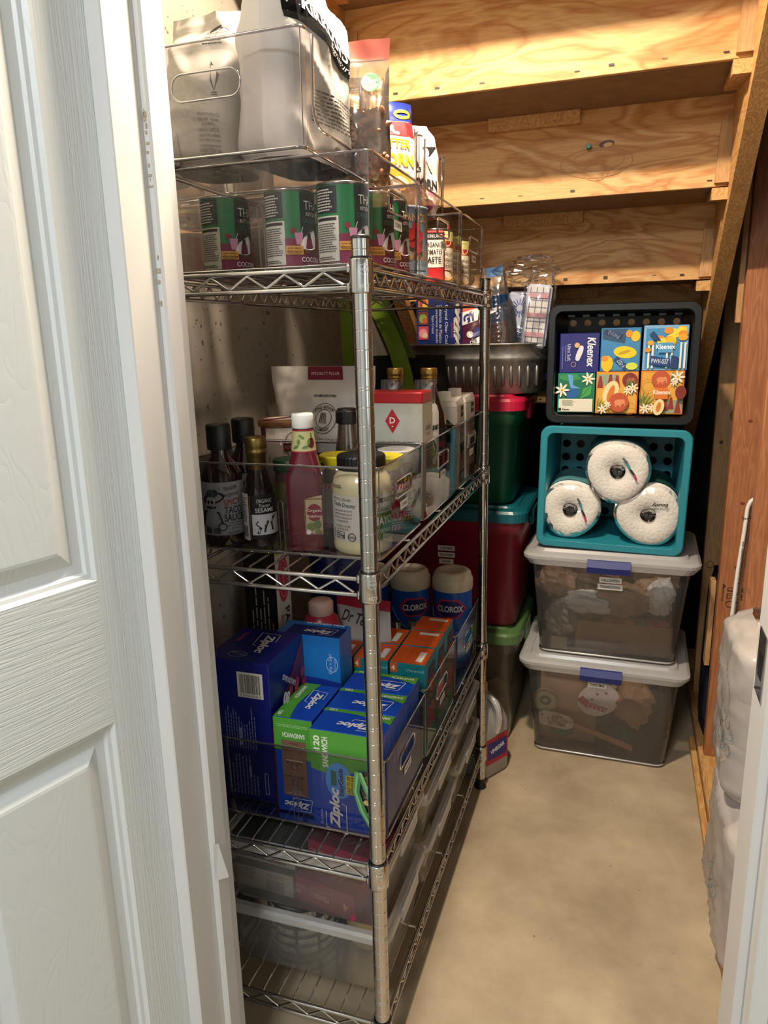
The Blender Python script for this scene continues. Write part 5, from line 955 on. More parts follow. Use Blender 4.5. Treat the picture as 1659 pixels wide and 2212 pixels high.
# parchment box, bottle, soak bag, navy bag at the wall
t = thing('parchment_paper_box', 'tall black and white parchment paper box standing at the wall', 'box', (-0.352, 0.350, z3), 0.0); w, d, h = 0.072, 0.066, 0.420
m = MB(); m.rbox(-w/2, -d/2, 0, w/2, d/2, h, 0.001); m.build('carton_body', mat('#19171a', rough=0.4), t)
p = PR(fF(w, d, h)); p.rows(0.012, 0.10, w - 0.006, h - 0.09, 6, '#a8a49c', vert=True, seed=5, fill=0.3, ragged=0.4); p.rect(0.004, h - 0.022, w - 0.004, h - 0.006, '#a8a832'); p.build('front_print', t)
p = PR(fR(w, d, h)); p.rect(0.0005, 0.0005, d - 0.0005, h - 0.0005, '#cfcac4'); p.rect(0.0005, h - 0.030, d - 0.0005, h - 0.0005, '#b8b83a'); p.ell(d*0.5, h - 0.085, 0.024, 0.050, '#b8324e'); p.ring(d*0.5, h - 0.085, 0.018, 0.040, 0.0014, '#e8b8c0'); p.text('Culinary', d*0.5, h - 0.085, 0.012, '#e8b8c0', rot=-PI/2, w=0.050, shear=0.3); p.text('PARCHMENT', d*0.66, h - 0.235, 0.022, '#2b2829', rot=-PI/2, w=0.170, bold=0.01); p.text('Culinary Paper', d*0.28, h - 0.225, 0.014, '#4a4647', rot=-PI/2, w=0.130); p.build('side_print', t)
t = thing('soap_bottle', 'red bottle with a round cream cap behind the freezer bag box', 'bottle', (-0.243, 0.372, z3)); m = MB(); m.lathe([(0.036, 0), (0.040, 0.004), (0.040, 0.230), (0.034, 0.250), (0.022, 0.262)], 28); m.build('bottle_body', mat('#8e1a2e', rough=0.3), t); m = MB(); m.lathe([(0.025, 0.258), (0.026, 0.260), (0.026, 0.282), (0.022, 0.287), (0.001, 0.288)], 26); m.build('cap', mat('#b8968c', rough=0.4), t)
t = thing('bath_soak_bag', 'grey and red bath soak pouch behind the freezer bag box', 'bag', (-0.165, 0.415, z3), -0.15); P_ = Pouch(0.130, 0.285, 0.060, STAND, 91, 0.003); P_.mesh(18, 24, mfn=lambda t_: 1 if t_ > 0.93 else 0).build('pouch_film', [mat('#9a9590', rough=0.4), mat('#8e1f30', rough=0.4)], t)
p = P_.print_(); p.text("Dr Teal's", -0.004, 0.240, 0.024, ink, w=0.090, bold=0.01, shear=0.4, rot=-0.08); p.build('label_print', t)
t = thing('navy_bag', 'dark navy plastic bag behind the bath soak pouch', 'bag', (-0.262, 0.520, z3), 0.1); P_ = Pouch(0.140, 0.400, 0.09, [(0, 0.9, 0.9), (0.3, 1, 1), (0.8, 0.95, 0.5), (1, 0.9, 0.1)], 95, 0.008); P_.mesh(18, 26).build('bag_film', mat('#141a52', rough=0.3), t)
# ================================================================== bottom shelf: lidded plastic boxes
milk = clear('milky_plastic', '#f6f5f4', gloss=0.03, haze=0.15, hcol='#f2efec', rough=0.2, trans=0.5)
milk_l = clear('milky_lid', '#eeedea', gloss=0.04, haze=0.62, hcol='#e2e0dc', rough=0.25, trans=0.35)
def shoebox(label, y0, y1, z0, z1, x0=-0.318, x1=0.004):
    t = thing('plastic_storage_box', label, 'box', ((x0+x1)/2, (y0+y1)/2, z0), 0, 'lidded boxes on the bottom shelf'); w, d, h = x1 - x0, y1 - y0, z1 - z0
    m = MB(); m.loft([rrect(w - 0.050, d - 0.050, 0.012, 0.0, 4), rrect(w - 0.040, d - 0.040, 0.016, 0.004, 4), rrect(w - 0.014, d - 0.014, 0.020, h - 0.014, 4)], True, False, 0, True); m.build('box_body', milk, t)
    m = MB(); m.loft([rrect(w - 0.012, d - 0.012, 0.020, h - 0.016, 4), rrect(w, d, 0.022, h - 0.016, 4), rrect(w, d, 0.022, h - 0.005, 4), rrect(w - 0.010, d - 0.010, 0.020, h - 0.001, 4), rrect(w - 0.030, d - 0.030, 0.016, h - 0.001, 4), rrect(w - 0.034, d - 0.034, 0.014, h - 0.006, 4)], False, False, 0, False); m.add(rrect(w - 0.034, d - 0.034, 0.014, h - 0.006, 4), [tuple(range(20))], 1); m.build('lid', [milk_l, clear('lid_panel', '#f6f6f5', gloss=0.03, haze=0.08, hcol='#e6e4e0')], t)
    for sx in (-1, 1):
        m = MB(); m.rbox(sx*w/2 - 0.003, -d*0.20, h - 0.030, sx*w/2 + 0.003, d*0.20, h - 0.003, 0.002); m.build('latch', milk_l, t)
    return t
ZB4 = 0.1275
shoebox('milky lidded box with a woven filter, lower one of the near stack', 0.030, 0.288, ZB4, 0.262)
shoebox('milky lidded box with coffee filter boxes, upper one of the near stack', 0.030, 0.288, 0.2625, 0.398)
shoebox('milky lidded box, lower one of the middle stack', 0.300, 0.572, ZB4, 0.238)
shoebox('milky lidded box with yellow sachets, upper one of the middle stack', 0.300, 0.572, 0.2385, 0.350)
shoebox('milky lidded box, lower one of the far stack', 0.584, 0.860, ZB4, 0.238)
shoebox('milky lidded box with kraft contents, upper one of the far stack', 0.584, 0.860, 0.2385, 0.350)
def fbox(label, x, y, z, rz, c, kind):
    t = thing('coffee_filter_box', label, 'box', (x, y, z), rz, 'coffee filter boxes'); w, d, h = 0.135, 0.120, 0.052
    m = MB(); m.rbox(-w/2, -d/2, 0, w/2, d/2, h, 0.001); m.build('carton_body', mat(c, rough=0.4), t)
    p = PR(fF(w, d, h))
    if kind: p.poly([(0.046, 0.010), (0.092, 0.010), (0.092, 0.040), (0.069, 0.036), (0.046, 0.040)], '#d06a92'); p.poly([(0.0475, 0.0115), (0.0905, 0.0115), (0.0905, 0.0383), (0.069, 0.0343), (0.0475, 0.0383)], c); p.text('Melitta', 0.069, 0.023, 0.012, '#ecd3dc', w=0.032, rot=PI, shear=0.4); p.text('4', 0.118, 0.024, 0.016, '#e2c8a4', rot=PI, bold=0.02); p.text('80', 0.018, 0.022, 0.010, '#e2b8c4', rot=PI, bold=0.01); p.text('BAMBOO', 0.020, 0.034, 0.006, '#e2b8c4', rot=PI, w=0.026)
    else: p.rect(0.004, 0.004, w - 0.004, h - 0.004, '#c9c8c4'); p.rows(0.010, 0.022, 0.060, 0.044, 5, '#7b7c7c', seed=2); p.bars(0.076, 0.008, 0.112, 0.030, ink, 18); p.rows(0.076, 0.034, 0.112, 0.042, 2, '#7b7c7c')
    p.build('front_print', t)
    p = PR(fT(w, d, h))
    if kind: p.rect(0.002, d*0.5, w - 0.002, d - 0.002, '#14282a'); p.text('BAMBOO', w*0.45, d*0.74, 0.024, '#8d8578', rot=PI, w=0.098, bold=0.03); p.text('COFFEE FILTER', w*0.4, d*0.90, 0.008, '#8d8578', rot=PI, w=0.07); p.text('Melitta', w*0.45, d*0.28, 0.030, '#d8a0b4', w=0.090, rot=PI, shear=0.4)
    else: p.rect(0.002, 0.002, w - 0.002, d - 0.002, '#173a36'); p.text('4', w*0.6, d*0.5, 0.03, '#0b1c1b', rot=0.3, bold=0.02)
    p.build('top_print', t)
fbox('magenta coffee filter box, lower of the pair at the front', -0.120, 0.118, 0.268, -0.16, '#a81e52', True)
fbox('magenta coffee filter box, upper of the pair at the front', -0.095, 0.150, 0.3205, -0.16, '#b32558', True)
fbox('white and dark green filter box, lower of the pair at the left', -0.248, 0.128, 0.268, -0.04, '#173a36', False)
fbox('white and dark green filter box, upper of the pair at the left', -0.246, 0.136, 0.3205, -0.04, '#173a36', False)
# woven basket filter in the lower box
t = thing('water_filter', 'pleated white filter in a dark plastic cage inside the lower box', 'filter', (-0.205, 0.140, 0.1325), 0.0); r = 0.066
m = MB(); n = 96; m.loft([[((r - (0.003 if i % 2 else 0))*math.cos(2*PI*i/n), (r - (0.003 if i % 2 else 0))*math.sin(2*PI*i/n), z) for i in range(n)] for z in (0.002, 0.102)], smooth=False); m.build('pleated_paper', mat('#c9c3b6', rough=0.7), t)
for i in range(6): MB().lathe([(r + 0.0005, 0), (r + 0.003, 0), (r + 0.003, 0.004), (r + 0.0005, 0.004)], 40, (0, 0, 0.001 + i*0.0196), cap0=False, cap1=False).build('cage_ring', mat('#23272b', rough=0.5), t)
for i in range(10):
    a = 2*PI*i/10 + 0.2; MB().box(-0.0025, r + 0.0003, 0.002, 0.0025, r + 0.0033, 0.102).build('cage_bar', mat('#23272b', rough=0.5), t).rotation_euler = (0, 0, a)
t = thing('cream_bowl', 'small cream round tub inside the lower plastic box', 'tub', (-0.075, 0.165, 0.1325)); m = MB(); m.lathe([(0.036, 0), (0.042, 0.004), (0.055, 0.075), (0.057, 0.078), (0.053, 0.078), (0.040, 0.012), (0.001, 0.010)], 32); m.build('tub_body', mat('#d6c48e', rough=0.45), t)
for i, (x, y, z, c, lab) in enumerate(((-0.05, 0.40, 0.2435, '#b8b04a', 'yellow sachet standing at the aisle side of the middle upper box'), (-0.10, 0.47, 0.2435, '#c9bf7a', 'pale yellow sachet in the middle upper box'), (-0.06, 0.70, 0.2435, '#b7a184', 'tan paper packet in the far upper box'), (-0.06, 0.42, 0.1325, '#b9a78c', 'tan packet in the lower box of the middle stack'), (-0.06, 0.72, 0.1325, '#a9977c', 'brown packet in the lower box of the far stack'))):
    t = thing('snack_packet', lab, 'packet', (x, y, z), 1.3); P_ = Pouch(0.11, 0.082, 0.05, [(0, 0.9, 0.7), (0.4, 1, 1), (0.8, 0.95, 0.5), (1, 0.9, 0.1)], 101 + i, 0.005); P_.mesh(14, 14).build('packet_film', mat(c, rough=0.4), t)
# ================================================================== totes behind the shelving
def tote(label, x0, x1, y0, y1, z0, z1, bm, lm, lname, contents=False, taper=0.030, lid_h=0.040):
    t = thing('storage_tote', label, 'tote', ((x0+x1)/2, (y0+y1)/2, z0), 0, 'stacked totes'); w, d, h = x1 - x0, y1 - y0, z1 - z0; zl = h - lid_h
    m = MB(); lo = [rrect(w - 2*taper - 0.03, d - 2*taper - 0.03, 0.030, 0.0, 6), rrect(w - 2*taper - 0.006, d - 2*taper - 0.006, 0.034, 0.010, 6), rrect(w - 0.034, d - 0.034, 0.042, zl - 0.045, 6), rrect(w - 0.020, d - 0.020, 0.046, zl - 0.042, 6), rrect(w - 0.014, d - 0.014, 0.046, zl, 6)]
    m.loft(lo, True, not contents, 0, True); m.build('tote_body', bm, t)
    m = MB(); m.loft([rrect(w - 0.016, d - 0.016, 0.046, zl - 0.004, 6), rrect(w, d, 0.050, zl - 0.004, 6), rrect(w, d, 0.050, zl + 0.022, 6), rrect(w - 0.010, d - 0.010, 0.048, zl + 0.030, 6), rrect(w - 0.060, d - 0.060, 0.040, zl + 0.034, 6), rrect(w - 0.066, d - 0.066, 0.038, h - 0.001, 6), rrect(w - 0.072, d - 0.072, 0.036, h, 6)], True, True, 0, False); m.build('lid', lm, t)
    for sx in (-1, 1):
        m = MB(); m.rbox(sx*w*0.5 - 0.012, -0.055, zl - 0.040, sx*w*0.5 + 0.004, 0.055, zl + 0.012, 0.006); m.build('handle', lm, t)
    return t
TX0, TX1, TY0, TY1 = -0.400, 0.072, 1.110, 1.500
pl = lambda c: mat(c, rough=0.35, var=0.03, vs=5)
smoke = clear('smoky_plastic', '#e3ddd6', gloss=0.04, haze=0.30, hcol='#b6ada2', rough=0.2, trans=0.4)
tote('clear tote with a sage green lid on the floor, bottom of the tote stack', TX0, TX1, TY0, TY1, 0.001, 0.385, smoke, pl('#4f6e3f'), 'g', True)
tt = tote('dark red tote with three white labels and a teal lid, middle of the tote stack', TX0, TX1 + 0.012, TY0, TY1, 0.386, 0.765, pl('#7a0e2c'), pl('#0f5560'), 't')
p = PR(lambda u, v, o: (u, -0.1785 + (0.31 - v) * 0.05 - o - 0.004, v), 0.0003)
for i, l in enumerate(('CHRISTMAS', 'HALLOWEEN', 'EASTER')): p.rect(0.003 - 0.026 + (0.004 if i == 2 else 0), 0.236 - i*0.021, 0.003 + 0.026 - (0.004 if i == 2 else 0), 0.252 - i*0.021, '#d9d4cb'); p.text(l, 0.003, 0.244 - i*0.021, 0.0075, ink, w=0.040 if i < 2 else 0.026, bold=0.02)
p.build('label_print', tt)
tote('green tote with a red lid on top of the tote stack', TX0, TX1 - 0.004, TY0 + 0.004, TY1, 0.766, 1.088, pl('#064a30'), pl('#b01a3c'), 'r')
# contents of the clear tote: pale packing paper
for i, (x, y, lab) in enumerate(((-0.07, 1.25, 'crumpled pale paper wad at the right inside the clear floor tote'), (-0.24, 1.28, 'crumpled pale paper wad at the left inside the clear floor tote'))):
    m = MB(); n1, n2 = 14, 12
    def wad(cx, cy, cz, rx, ry, rz_, seed, mt, name, label, cat, amp=0.35, group=None, n1=18, n2=12):
        vs = []; m = MB()
        for j in range(n2 + 1):
            ph = PI * j / n2
            for k in range(n1):
                th = 2*PI*k/n1; v = Vector((math.sin(ph)*math.cos(th), math.sin(ph)*math.sin(th), math.cos(ph)))
                q = 1 + amp * noise.noise(v * 1.8 + Vector((seed * 3.3, 0, 0))) + amp * 0.7 * noise.noise(v * 4.5 + Vector((0, seed * 2.1, 0)))
                vs.append((v.x * rx * q, v.y * ry * q, v.z * rz_ * q))
        zmin = min(v_[2] for v_ in vs); vs = [(a, b, c - zmin) for a, b, c in vs]
        fs = [(j*n1 + k, (j+1)*n1 + k, (j+1)*n1 + (k+1) % n1, j*n1 + (k+1) % n1) for j in range(n2) for k in range(n1)]
        m.add(vs, fs, 0, False); o = m.build(name, mt); o.location = (cx, cy, cz); return tag(o, label, cat, group)
    wad(x, y, 0.012, 0.09, 0.10, 0.11, i + 1, mat('#b5a690', rough=0.7), 'packing_paper', lab, 'paper', group='paper in the floor tote')
# vinegar jug on the floor
t = thing('vinegar_jug', 'translucent gallon jug half full with a red and blue label on the floor', 'jug', (-0.022, 0.992, 0.001), -0.55)
m = MB(); lo = []
for (w, r, z) in ((0.118, 0.022, 0), (0.132, 0.030, 0.006), (0.134, 0.030, 0.140), (0.130, 0.034, 0.165), (0.112, 0.040, 0.195), (0.080, 0.036, 0.222), (0.048, 0.0235, 0.242), (0.040, 0.0195, 0.248), (0.040, 0.0195, 0.256)): lo.append(rrect(w, w, r, z, 6))
jug_m = clear('jug_plastic', '#ececec', gloss=0.05, haze=0.62, hcol='#ecebe9', rough=0.2, trans=0.45)
m.loft(lo); m.build('jug_body', jug_m, t)
m = MB(); m.loft([rrect(0.126, 0.126, 0.027, 0.005, 5), rrect(0.128, 0.128, 0.027, 0.112, 5)]); m.build('liquid', clear('jug_liquid', '#b3ada4', gloss=0.02, haze=0.45, hcol='#8d867c'), t)
m = MB(); m.tube(bez((0.026, 0.0, 0.236), (0.092, 0.0, 0.236), (0.060, 0.0, 0.140), 10), 0.013, 10); m.build('handle', jug_m, t)
m = MB(); m.lathe([(0.0205, 0.250), (0.0205, 0.268), (0.019, 0.270), (0.001, 0.270)], 22); m.build('cap', mat('#b9b9b6', rough=0.4), t)
p = PR(lambda u, v, o: (0.067 + o, u, v)); p.quad((-0.045, 0.045), (0.045, 0.045), (0.045, 0.130), (-0.045, 0.125), '#a3142c', 2, 2); p.quad((-0.040, 0.060), (0.040, 0.058), (0.040, 0.112), (-0.040, 0.115), '#22246e', 2, 2); p.text('VINEGAR', 0, 0.088, 0.014, '#e6e4e2', w=0.060, bold=0.03, rot=0.2); p.build('label_print', t)
# galvanised tub
t = thing('galvanized_tub', 'ribbed galvanized steel tub on top of the red-lidded tote', 'tub', (-0.085, 1.300, 1.0885)); t.scale = (0.89, 0.97, 1)
galv = mat('#8d8b88', rough=0.42, metal=0.85, var=0.22, vs=45, bump=0.08, bs=60)
def oval(a, b, z, n=56, e=3.0): return [(a * abs(math.cos(q))**(2/e) * (1 if math.cos(q) >= 0 else -1), b * abs(math.sin(q))**(2/e) * (1 if math.sin(q) >= 0 else -1), z) for q in [2*PI*i/n for i in range(n)]]
m = MB(); m.loft([oval(0.218, 0.150, 0), oval(0.222, 0.154, 0.004), oval(0.236, 0.165, 0.090), oval(0.241, 0.170, 0.094), oval(0.243, 0.171, 0.102), oval(0.240, 0.168, 0.108), oval(0.248, 0.175, 0.136), oval(0.252, 0.178, 0.137), oval(0.252, 0.178, 0.141), oval(0.246, 0.172, 0.142), oval(0.234, 0.160, 0.09), oval(0.214, 0.146, 0.006)], True, True, 0, True); m.build('tub_body', galv, t)
rib = MB(); rib.tube([(0, 0, -0.030), (0, 0, -0.026), (0, 0, 0.026), (0, 0, 0.030)], 0.006, 8, rr=[0.001, 0.006, 0.006, 0.001]); rm = None
for i in range(17):
    u = -0.200 + i * 0.025; e = 3.0; a, b = 0.2295, 0.160; yv = -b * (1 - abs(u / a) ** e) ** (1 / e)
    o = rib.build('rib', galv, t, (u, yv, 0.050)) if rm is None else obj('rib', rm, t, (u, yv, 0.050)); rm = o.data; o.rotation_euler = (0.115, 0, 0)
for sx in (-1, 1):
    m = MB(); m.tube([(sx*0.250, -0.035, 0.118), (sx*0.268, -0.030, 0.108), (sx*0.268, 0.030, 0.108), (sx*0.250, 0.035, 0.118)], 0.004, 8); m.build('handle', galv, t)
zt_ = 1.0885 + 0.007
# cutlery box in the tub
t = thing('cutlery_box', 'blue crystal clear cutlery box with food pictures standing in the tub', 'box', (-0.196, 1.258, zt_), 0.0); w, d, h = 0.135, 0.09, 0.290
m = MB(); m.rbox(-w/2, -d/2, 0, w/2, d/2, h, 0.001); m.build('carton_body', mat('#12276a', rough=0.4), t)
p = PR(fF(w, d, h)); p.text('KIRKLAND', w*0.87, h*0.62, 0.012, inkw, rot=-PI/2, w=0.056, bold=0.04); p.text('Signature', w*0.79, h*0.60, 0.008, '#b83a4a', rot=-PI/2, w=0.044, shear=0.4)
p.text('Crystal Clear Cutlery', w*0.66, h*0.62, 0.011, '#e4e4e6', rot=-PI/2, w=0.130); p.text('Cubiertos de Plástico', w*0.54, h*0.66, 0.009, '#cfd2da', rot=-PI/2, w=0.108); p.text('Transparente Acabado', w*0.45, h*0.66, 0.009, '#cfd2da', rot=-PI/2, w=0.108); p.text('Tipo Cristal', w*0.36, h*0.66, 0.009, '#cfd2da', rot=-PI/2, w=0.052)
for v, cs in ((0.232, ('#c98a2a', '#a83a3a', '#d8b84a')), (0.190, ('#6a3a2a', '#8aa04a', '#b0563a')), (0.148, ('#b8455a', '#d88a96', '#d8c0a0'))):
    p.rect(0.006, v, 0.036, v + 0.038, cs[0]); p.ell(0.020, v + 0.018, 0.012, 0.013, cs[1]); p.ell(0.026, v + 0.012, 0.008, 0.008, cs[2])
p.build('front_print', t)
p = PR(fL(w, d, h)); p.rect(0.001, 0.001, d - 0.001, h - 0.001, '#cfc9be'); p.build('side_print', t)
# string of white beads / rope pack
t = thing('party_bag', 'bag of bright party supplies with orange and white lettering in the tub', 'bag', (-0.085, 1.240, zt_), 0.15); P_ = Pouch(0.110, 0.255, 0.07, STAND, 111, 0.006); P_.mesh(18, 24).build('bag_film', mat('#4a1f33', rough=0.25, var=0.5, vs=25), t)
p = P_.print_(base=0.002); p.quad((-0.05, 0.200), (0.052, 0.236), (0.052, 0.252), (-0.05, 0.250), '#c94a22', 4, 2); p.quad((-0.048, 0.185), (0.0, 0.200), (0.004, 0.235), (-0.048, 0.222), '#e4e2de', 3, 2); p.text('GY', -0.022, 0.208, 0.026, '#1c2a6a', w=0.042, bold=0.06, rot=0.3, shear=0.2); p.quad((0.004, 0.200), (0.052, 0.230), (0.052, 0.200), (0.006, 0.180), '#b5b4b8', 3, 2); p.quad((-0.016, 0.150), (0.052, 0.172), (0.050, 0.198), (-0.010, 0.176), '#232c78', 3, 2); p.ell(-0.024, 0.160, 0.010, 0.010, '#c9c6cc'); p.text('Perfect', 0.010, 0.136, 0.018, '#b9c8d4', w=0.066, rot=0.08); p.build('label_print', t)
t = thing('rope_braid', 'white braided cord pack beside the cutlery box', 'cord', (-0.138, 1.200, zt_), 0)
m = MB()
for s_ in (0, PI): m.tube([(0.004*math.sin(k*0.9 + s_), 0.004*math.cos(k*0.9 + s_), 0.02 + k*0.007) for k in range(34)], 0.0042, 6)
m.build('braided_strand', mat('#c4beb4', rough=0.8), t)
# cups in a bag
t = thing('plastic_cup_stack', 'leaning bag of nested blue and amber plastic cups in the tub', 'cups', (-0.004, 1.212, zt_), 0.0)
t.rotation_euler = (0, -0.10, 0)
cm = clear('cup_blue', '#5d86a8', gloss=0.14, haze=0.62, hcol='#1d5c9c', rough=0.08, trans=0.5); ca = clear('cup_amber', '#a06a5a', gloss=0.14, haze=0.66, hcol='#8a3f2c', rough=0.08)
for i in range(12):
    mm = ca if i < 6 else cm
    m = MB(); m.lathe([(0.026, 0), (0.028, 0.004), (0.041, 0.080), (0.0425, 0.082), (0.0400, 0.080), (0.025, 0.006)], 26, cap0=True, cap1=False); m.build('cup', mm, t, (0, 0, 0.046 + i * 0.0125))
P_ = Pouch(0.104, 0.345, 0.096, [(0, 0.9, 0.9), (0.3, 1, 1), (0.66, 1, 0.9), (0.78, 0.7, 0.4), (1, 0.62, 0.1)], 121, 0.004, p=3); P_.mesh(20, 30).build('bag_film', clear('cup_bag', '#f2f4f6', gloss=0.10, haze=0.05, rough=0.10), t)
p = PR(lambda u, v, o: P_.S(u, v, o), base=0.001); p.quad((-0.036, 0.210), (0.006, 0.222), (0.010, 0.268), (-0.032, 0.256), '#cfd0d4', 3, 2); p.bars(-0.028, 0.226, 0.000, 0.250, '#3b4a7a', 14); p.quad((-0.020, 0.318), (0.026, 0.318), (0.030, 0.343), (-0.018, 0.343), '#2a5a8a', 4, 2); p.build('label_print', t)
# napkin packs
def napkin(label, x, y, z, rz, rx, art, w=0.115, d=0.032):
    t = thing('napkin_pack', label, 'napkins', (x, y, z), rz, 'napkin packs'); t.rotation_euler = (rx[0], rx[1], rz)
    h = 0.170; m = MB()
    pass
    m2 = MB(); m2.rbox(-w/2, -d/2, 0, w/2, d/2, h, 0.008); m2.build('napkin_stack', mat('#b9bfd4', rough=0.8, bump=0.3, bs=60), t)
    p = PR(fF(w, d, h))
    if art:
        rn = random.Random(6)
        for (u, v, r) in ((0.035, 0.125, 0.026), (0.072, 0.075, 0.030), (0.030, 0.055, 0.016), (0.084, 0.138, 0.018)):
            for k in range(16):
                a = 2*PI*k/16; p.line([(u + r*0.35*math.cos(a), v + r*0.35*math.sin(a)), (u + r*math.cos(a), v + r*math.sin(a))], 0.0022, '#3a4a86')
    else:
        p.rect(0.006, 0.006, w - 0.006, h - 0.006, '#c9c4c0')
        for k in range(4): p.rect(0.010 + k*0.017, 0.008, 0.012 + k*0.017, h - 0.008, '#4a4f78')
        for k in range(8): p.rect(0.008, 0.014 + k*0.019, w - 0.008, 0.0155 + k*0.019, '#5a5f86'); 
        for k in range(3): p.rect(0.008, 0.030 + k*0.052, w - 0.008, 0.042 + k*0.052, '#b98a92')
    p.build('napkin_print', t)
    P_ = Pouch(w + 0.020, h + 0.036, d + 0.016, [(0, 0.96, 0.96), (0.5, 1, 1), (0.82, 1, 0.95), (0.92, 0.8, 0.4), (1, 0.7, 0.15)], int(x*1000), 0.006, p=8); o = P_.mesh(18, 24).build('wrapper_film', film, t, (0, 0, -0.004))
napkin('napkin pack with navy fireworks print in clear wrapper in the tub', 0.048, 1.254, zt_ + 0.105, 0.0, (0.0, 0.05), True, 0.110, 0.024)
napkin('tilted plaid napkin pack at the right end of the tub', 0.082, 1.186, zt_ + 0.120, 0.0, (0.0, 0.10), False, 0.068, 0.036)
for i, (x, z, c, lab) in enumerate(((0.040, 0.0, '#8a1f5a', 'magenta wrapped party favour under the napkins'), (0.082, 0.0, '#2a2f7a', 'blue wrapped party favour under the tilted napkins'))):
    wad(x, 1.25, zt_, 0.034, 0.04, 0.055, 9 + i, foil('w', c, 0.25, 0.5), 'party_favor', lab, 'favour', 0.25)
wad(-0.020, 1.37, zt_, 0.06, 0.05, 0.06, 33, mat('#77708a', rough=0.5), 'tissue_bundle', 'grey tissue bundle deep in the tub under the fireworks napkins', 'tissue', 0.2)
wad(0.060, 1.215, zt_ + 0.290, 0.080, 0.034, 0.034, 14, film, 'plastic_wrap', 'loose crinkled clear plastic wrap above the tub', 'plastic wrap', 0.35, n1=26, n2=18)
# black tote bag with green straps, hung from the shelf corner
t = thing('tote_bag', 'black fabric bag hanging by green straps behind the shelving', 'bag', (-0.235, 0.985, 0.78), 0.0)
P_ = Pouch(0.270, 0.425, 0.085, [(0, 0.9, 0.8), (0.2, 1, 1), (0.7, 0.98, 0.8), (1, 0.82, 0.5)], 131, 0.008); P_.mesh(20, 26).build('bag_cloth', mat('#0b0b0d', rough=0.9), t)
grn = mat('#6f8f1f', rough=0.7)
for (a, b, c_) in (((-0.085, -0.046, 0.585), (0.005, -0.050, 0.46), (0.020, -0.052, 0.330)), ((-0.145, -0.040, 0.585), (-0.138, -0.046, 0.45), (-0.132, -0.050, 0.30))):
    cv = bez(a, b, c_, 12); m = MB(); m.loft([[(x - 0.024, y, z), (x + 0.024, y - 0.004, z), (x + 0.024, y - 0.0015, z), (x - 0.024, y + 0.0025, z)] for x, y, z in cv], smooth=False); m.build('strap', grn, t)
m = MB(); m.loft([[(-0.058, -0.040, 0.585), (-0.036, -0.042, 0.585), (-0.036, -0.039, 0.585), (-0.058, -0.037, 0.585)], [(0.020, -0.040, 0.42), (0.042, -0.042, 0.42), (0.042, -0.039, 0.42), (0.020, -0.037, 0.42)]], smooth=False); m.build('strap', mat('#4e6616', rough=0.7), t)
# dark wood post behind
o = MB().rbox(-0.372, 1.62, 0, -0.283, 1.66, 1.30, 0.002).build('post_stud', fir_z); o['kind'] = 'structure'
# ================================================================== right stack
bincl = clear('clear_bin_plastic', '#f3f2f1', gloss=0.03, haze=0.09, hcol='#dcd8d4', rough=0.12, trans=0.4)
lidcl = clear('clear_lid_plastic', '#eeeeee', gloss=0.05, haze=0.48, hcol='#f2f2f2', rough=0.2, trans=0.2)
navy = mat('#16246a', rough=0.5)
def lidbin(label, x0, x1, y0, y1, z0, z1, rz, tags):
    t = thing('latching_bin', label, 'bin', ((x0+x1)/2, (y0+y1)/2, z0), rz, 'clear latching bins'); w, d, h = x1 - x0, y1 - y0, z1 - z0
    m = MB(); m.loft([rrect(w - 0.115, d - 0.09, 0.020, 0.0, 5), rrect(w - 0.100, d - 0.075, 0.028, 0.008, 5), rrect(w - 0.050, d - 0.030, 0.030, h - 0.034, 5)], True, False, 0, True); m.build('bin_body', bincl, t)
    m = MB(); m.tube(rrect(w - 0.100, d - 0.075, 0.028, 0.008, 5), 0.003, 6, closed=True); m.build('base_rim', lidcl, t)
    m = MB(); m.loft([rrect(w - 0.044, d - 0.024, 0.030, h - 0.046, 5), rrect(w - 0.030, d - 0.012, 0.032, h - 0.044, 5), rrect(w, d, 0.036, h - 0.026, 5), rrect(w, d, 0.036, h - 0.018, 5), rrect(w - 0.016, d - 0.016, 0.032, h - 0.012, 5), rrect(w - 0.060, d - 0.050, 0.028, h - 0.008, 5), rrect(w - 0.070, d - 0.060, 0.026, h, 5)], False, True, 0, False); m.build('lid', lidcl, t)
    cv = [(-0.058 + 0.116*i/10) for i in range(11)]
    m = MB(); m.loft([[(x, -d/2 - 0.012 + 40*0.02*x*x*0.1, h - 0.052 + 0.3*x*x), (x, -d/2 - 0.016 + 0.08*x*x, h - 0.034 + 0.3*x*x), (x, -d/2 - 0.006, h - 0.016 + 0.2*x*x), (x, -d/2 + 0.008, h - 0.016), (x, -d/2 + 0.010, h - 0.050)] for x in cv], smooth=False); m.build('latch_handle', navy, t)
    p = PR(lambda u, v, o: (u, -(d/2 - 0.015 - 0.0225*(h - 0.034 - v)/(h - 0.042)) - o - 0.001, v))
    for (u, v, l, ww) in tags: p.rect(u - ww/2, v - 0.0085, u + ww/2, v + 0.0085, '#dcd7ce'); p.text(l, u, v, 0.0085, ink, w=ww*0.8, bold=0.02)
    p.build('label_print', t); return t
BX0, BX1, BY0, BY1 = 0.080, 0.560, 1.085, 1.480
kraft = mat('#8a6a50', rough=0.7, var=0.1); kraft2 = mat('#9a7a5c', rough=0.75, var=0.1); tis = mat('#c9c6c4', rough=0.6)
lidbin('clear latching bin labelled Christmas on the floor, lower of the two', BX0 - 0.006, BX1 - 0.006, BY0, BY1, 0.001, 0.325, -0.02, ((-0.010, 0.250, 'CHRISTMAS', 0.052),))
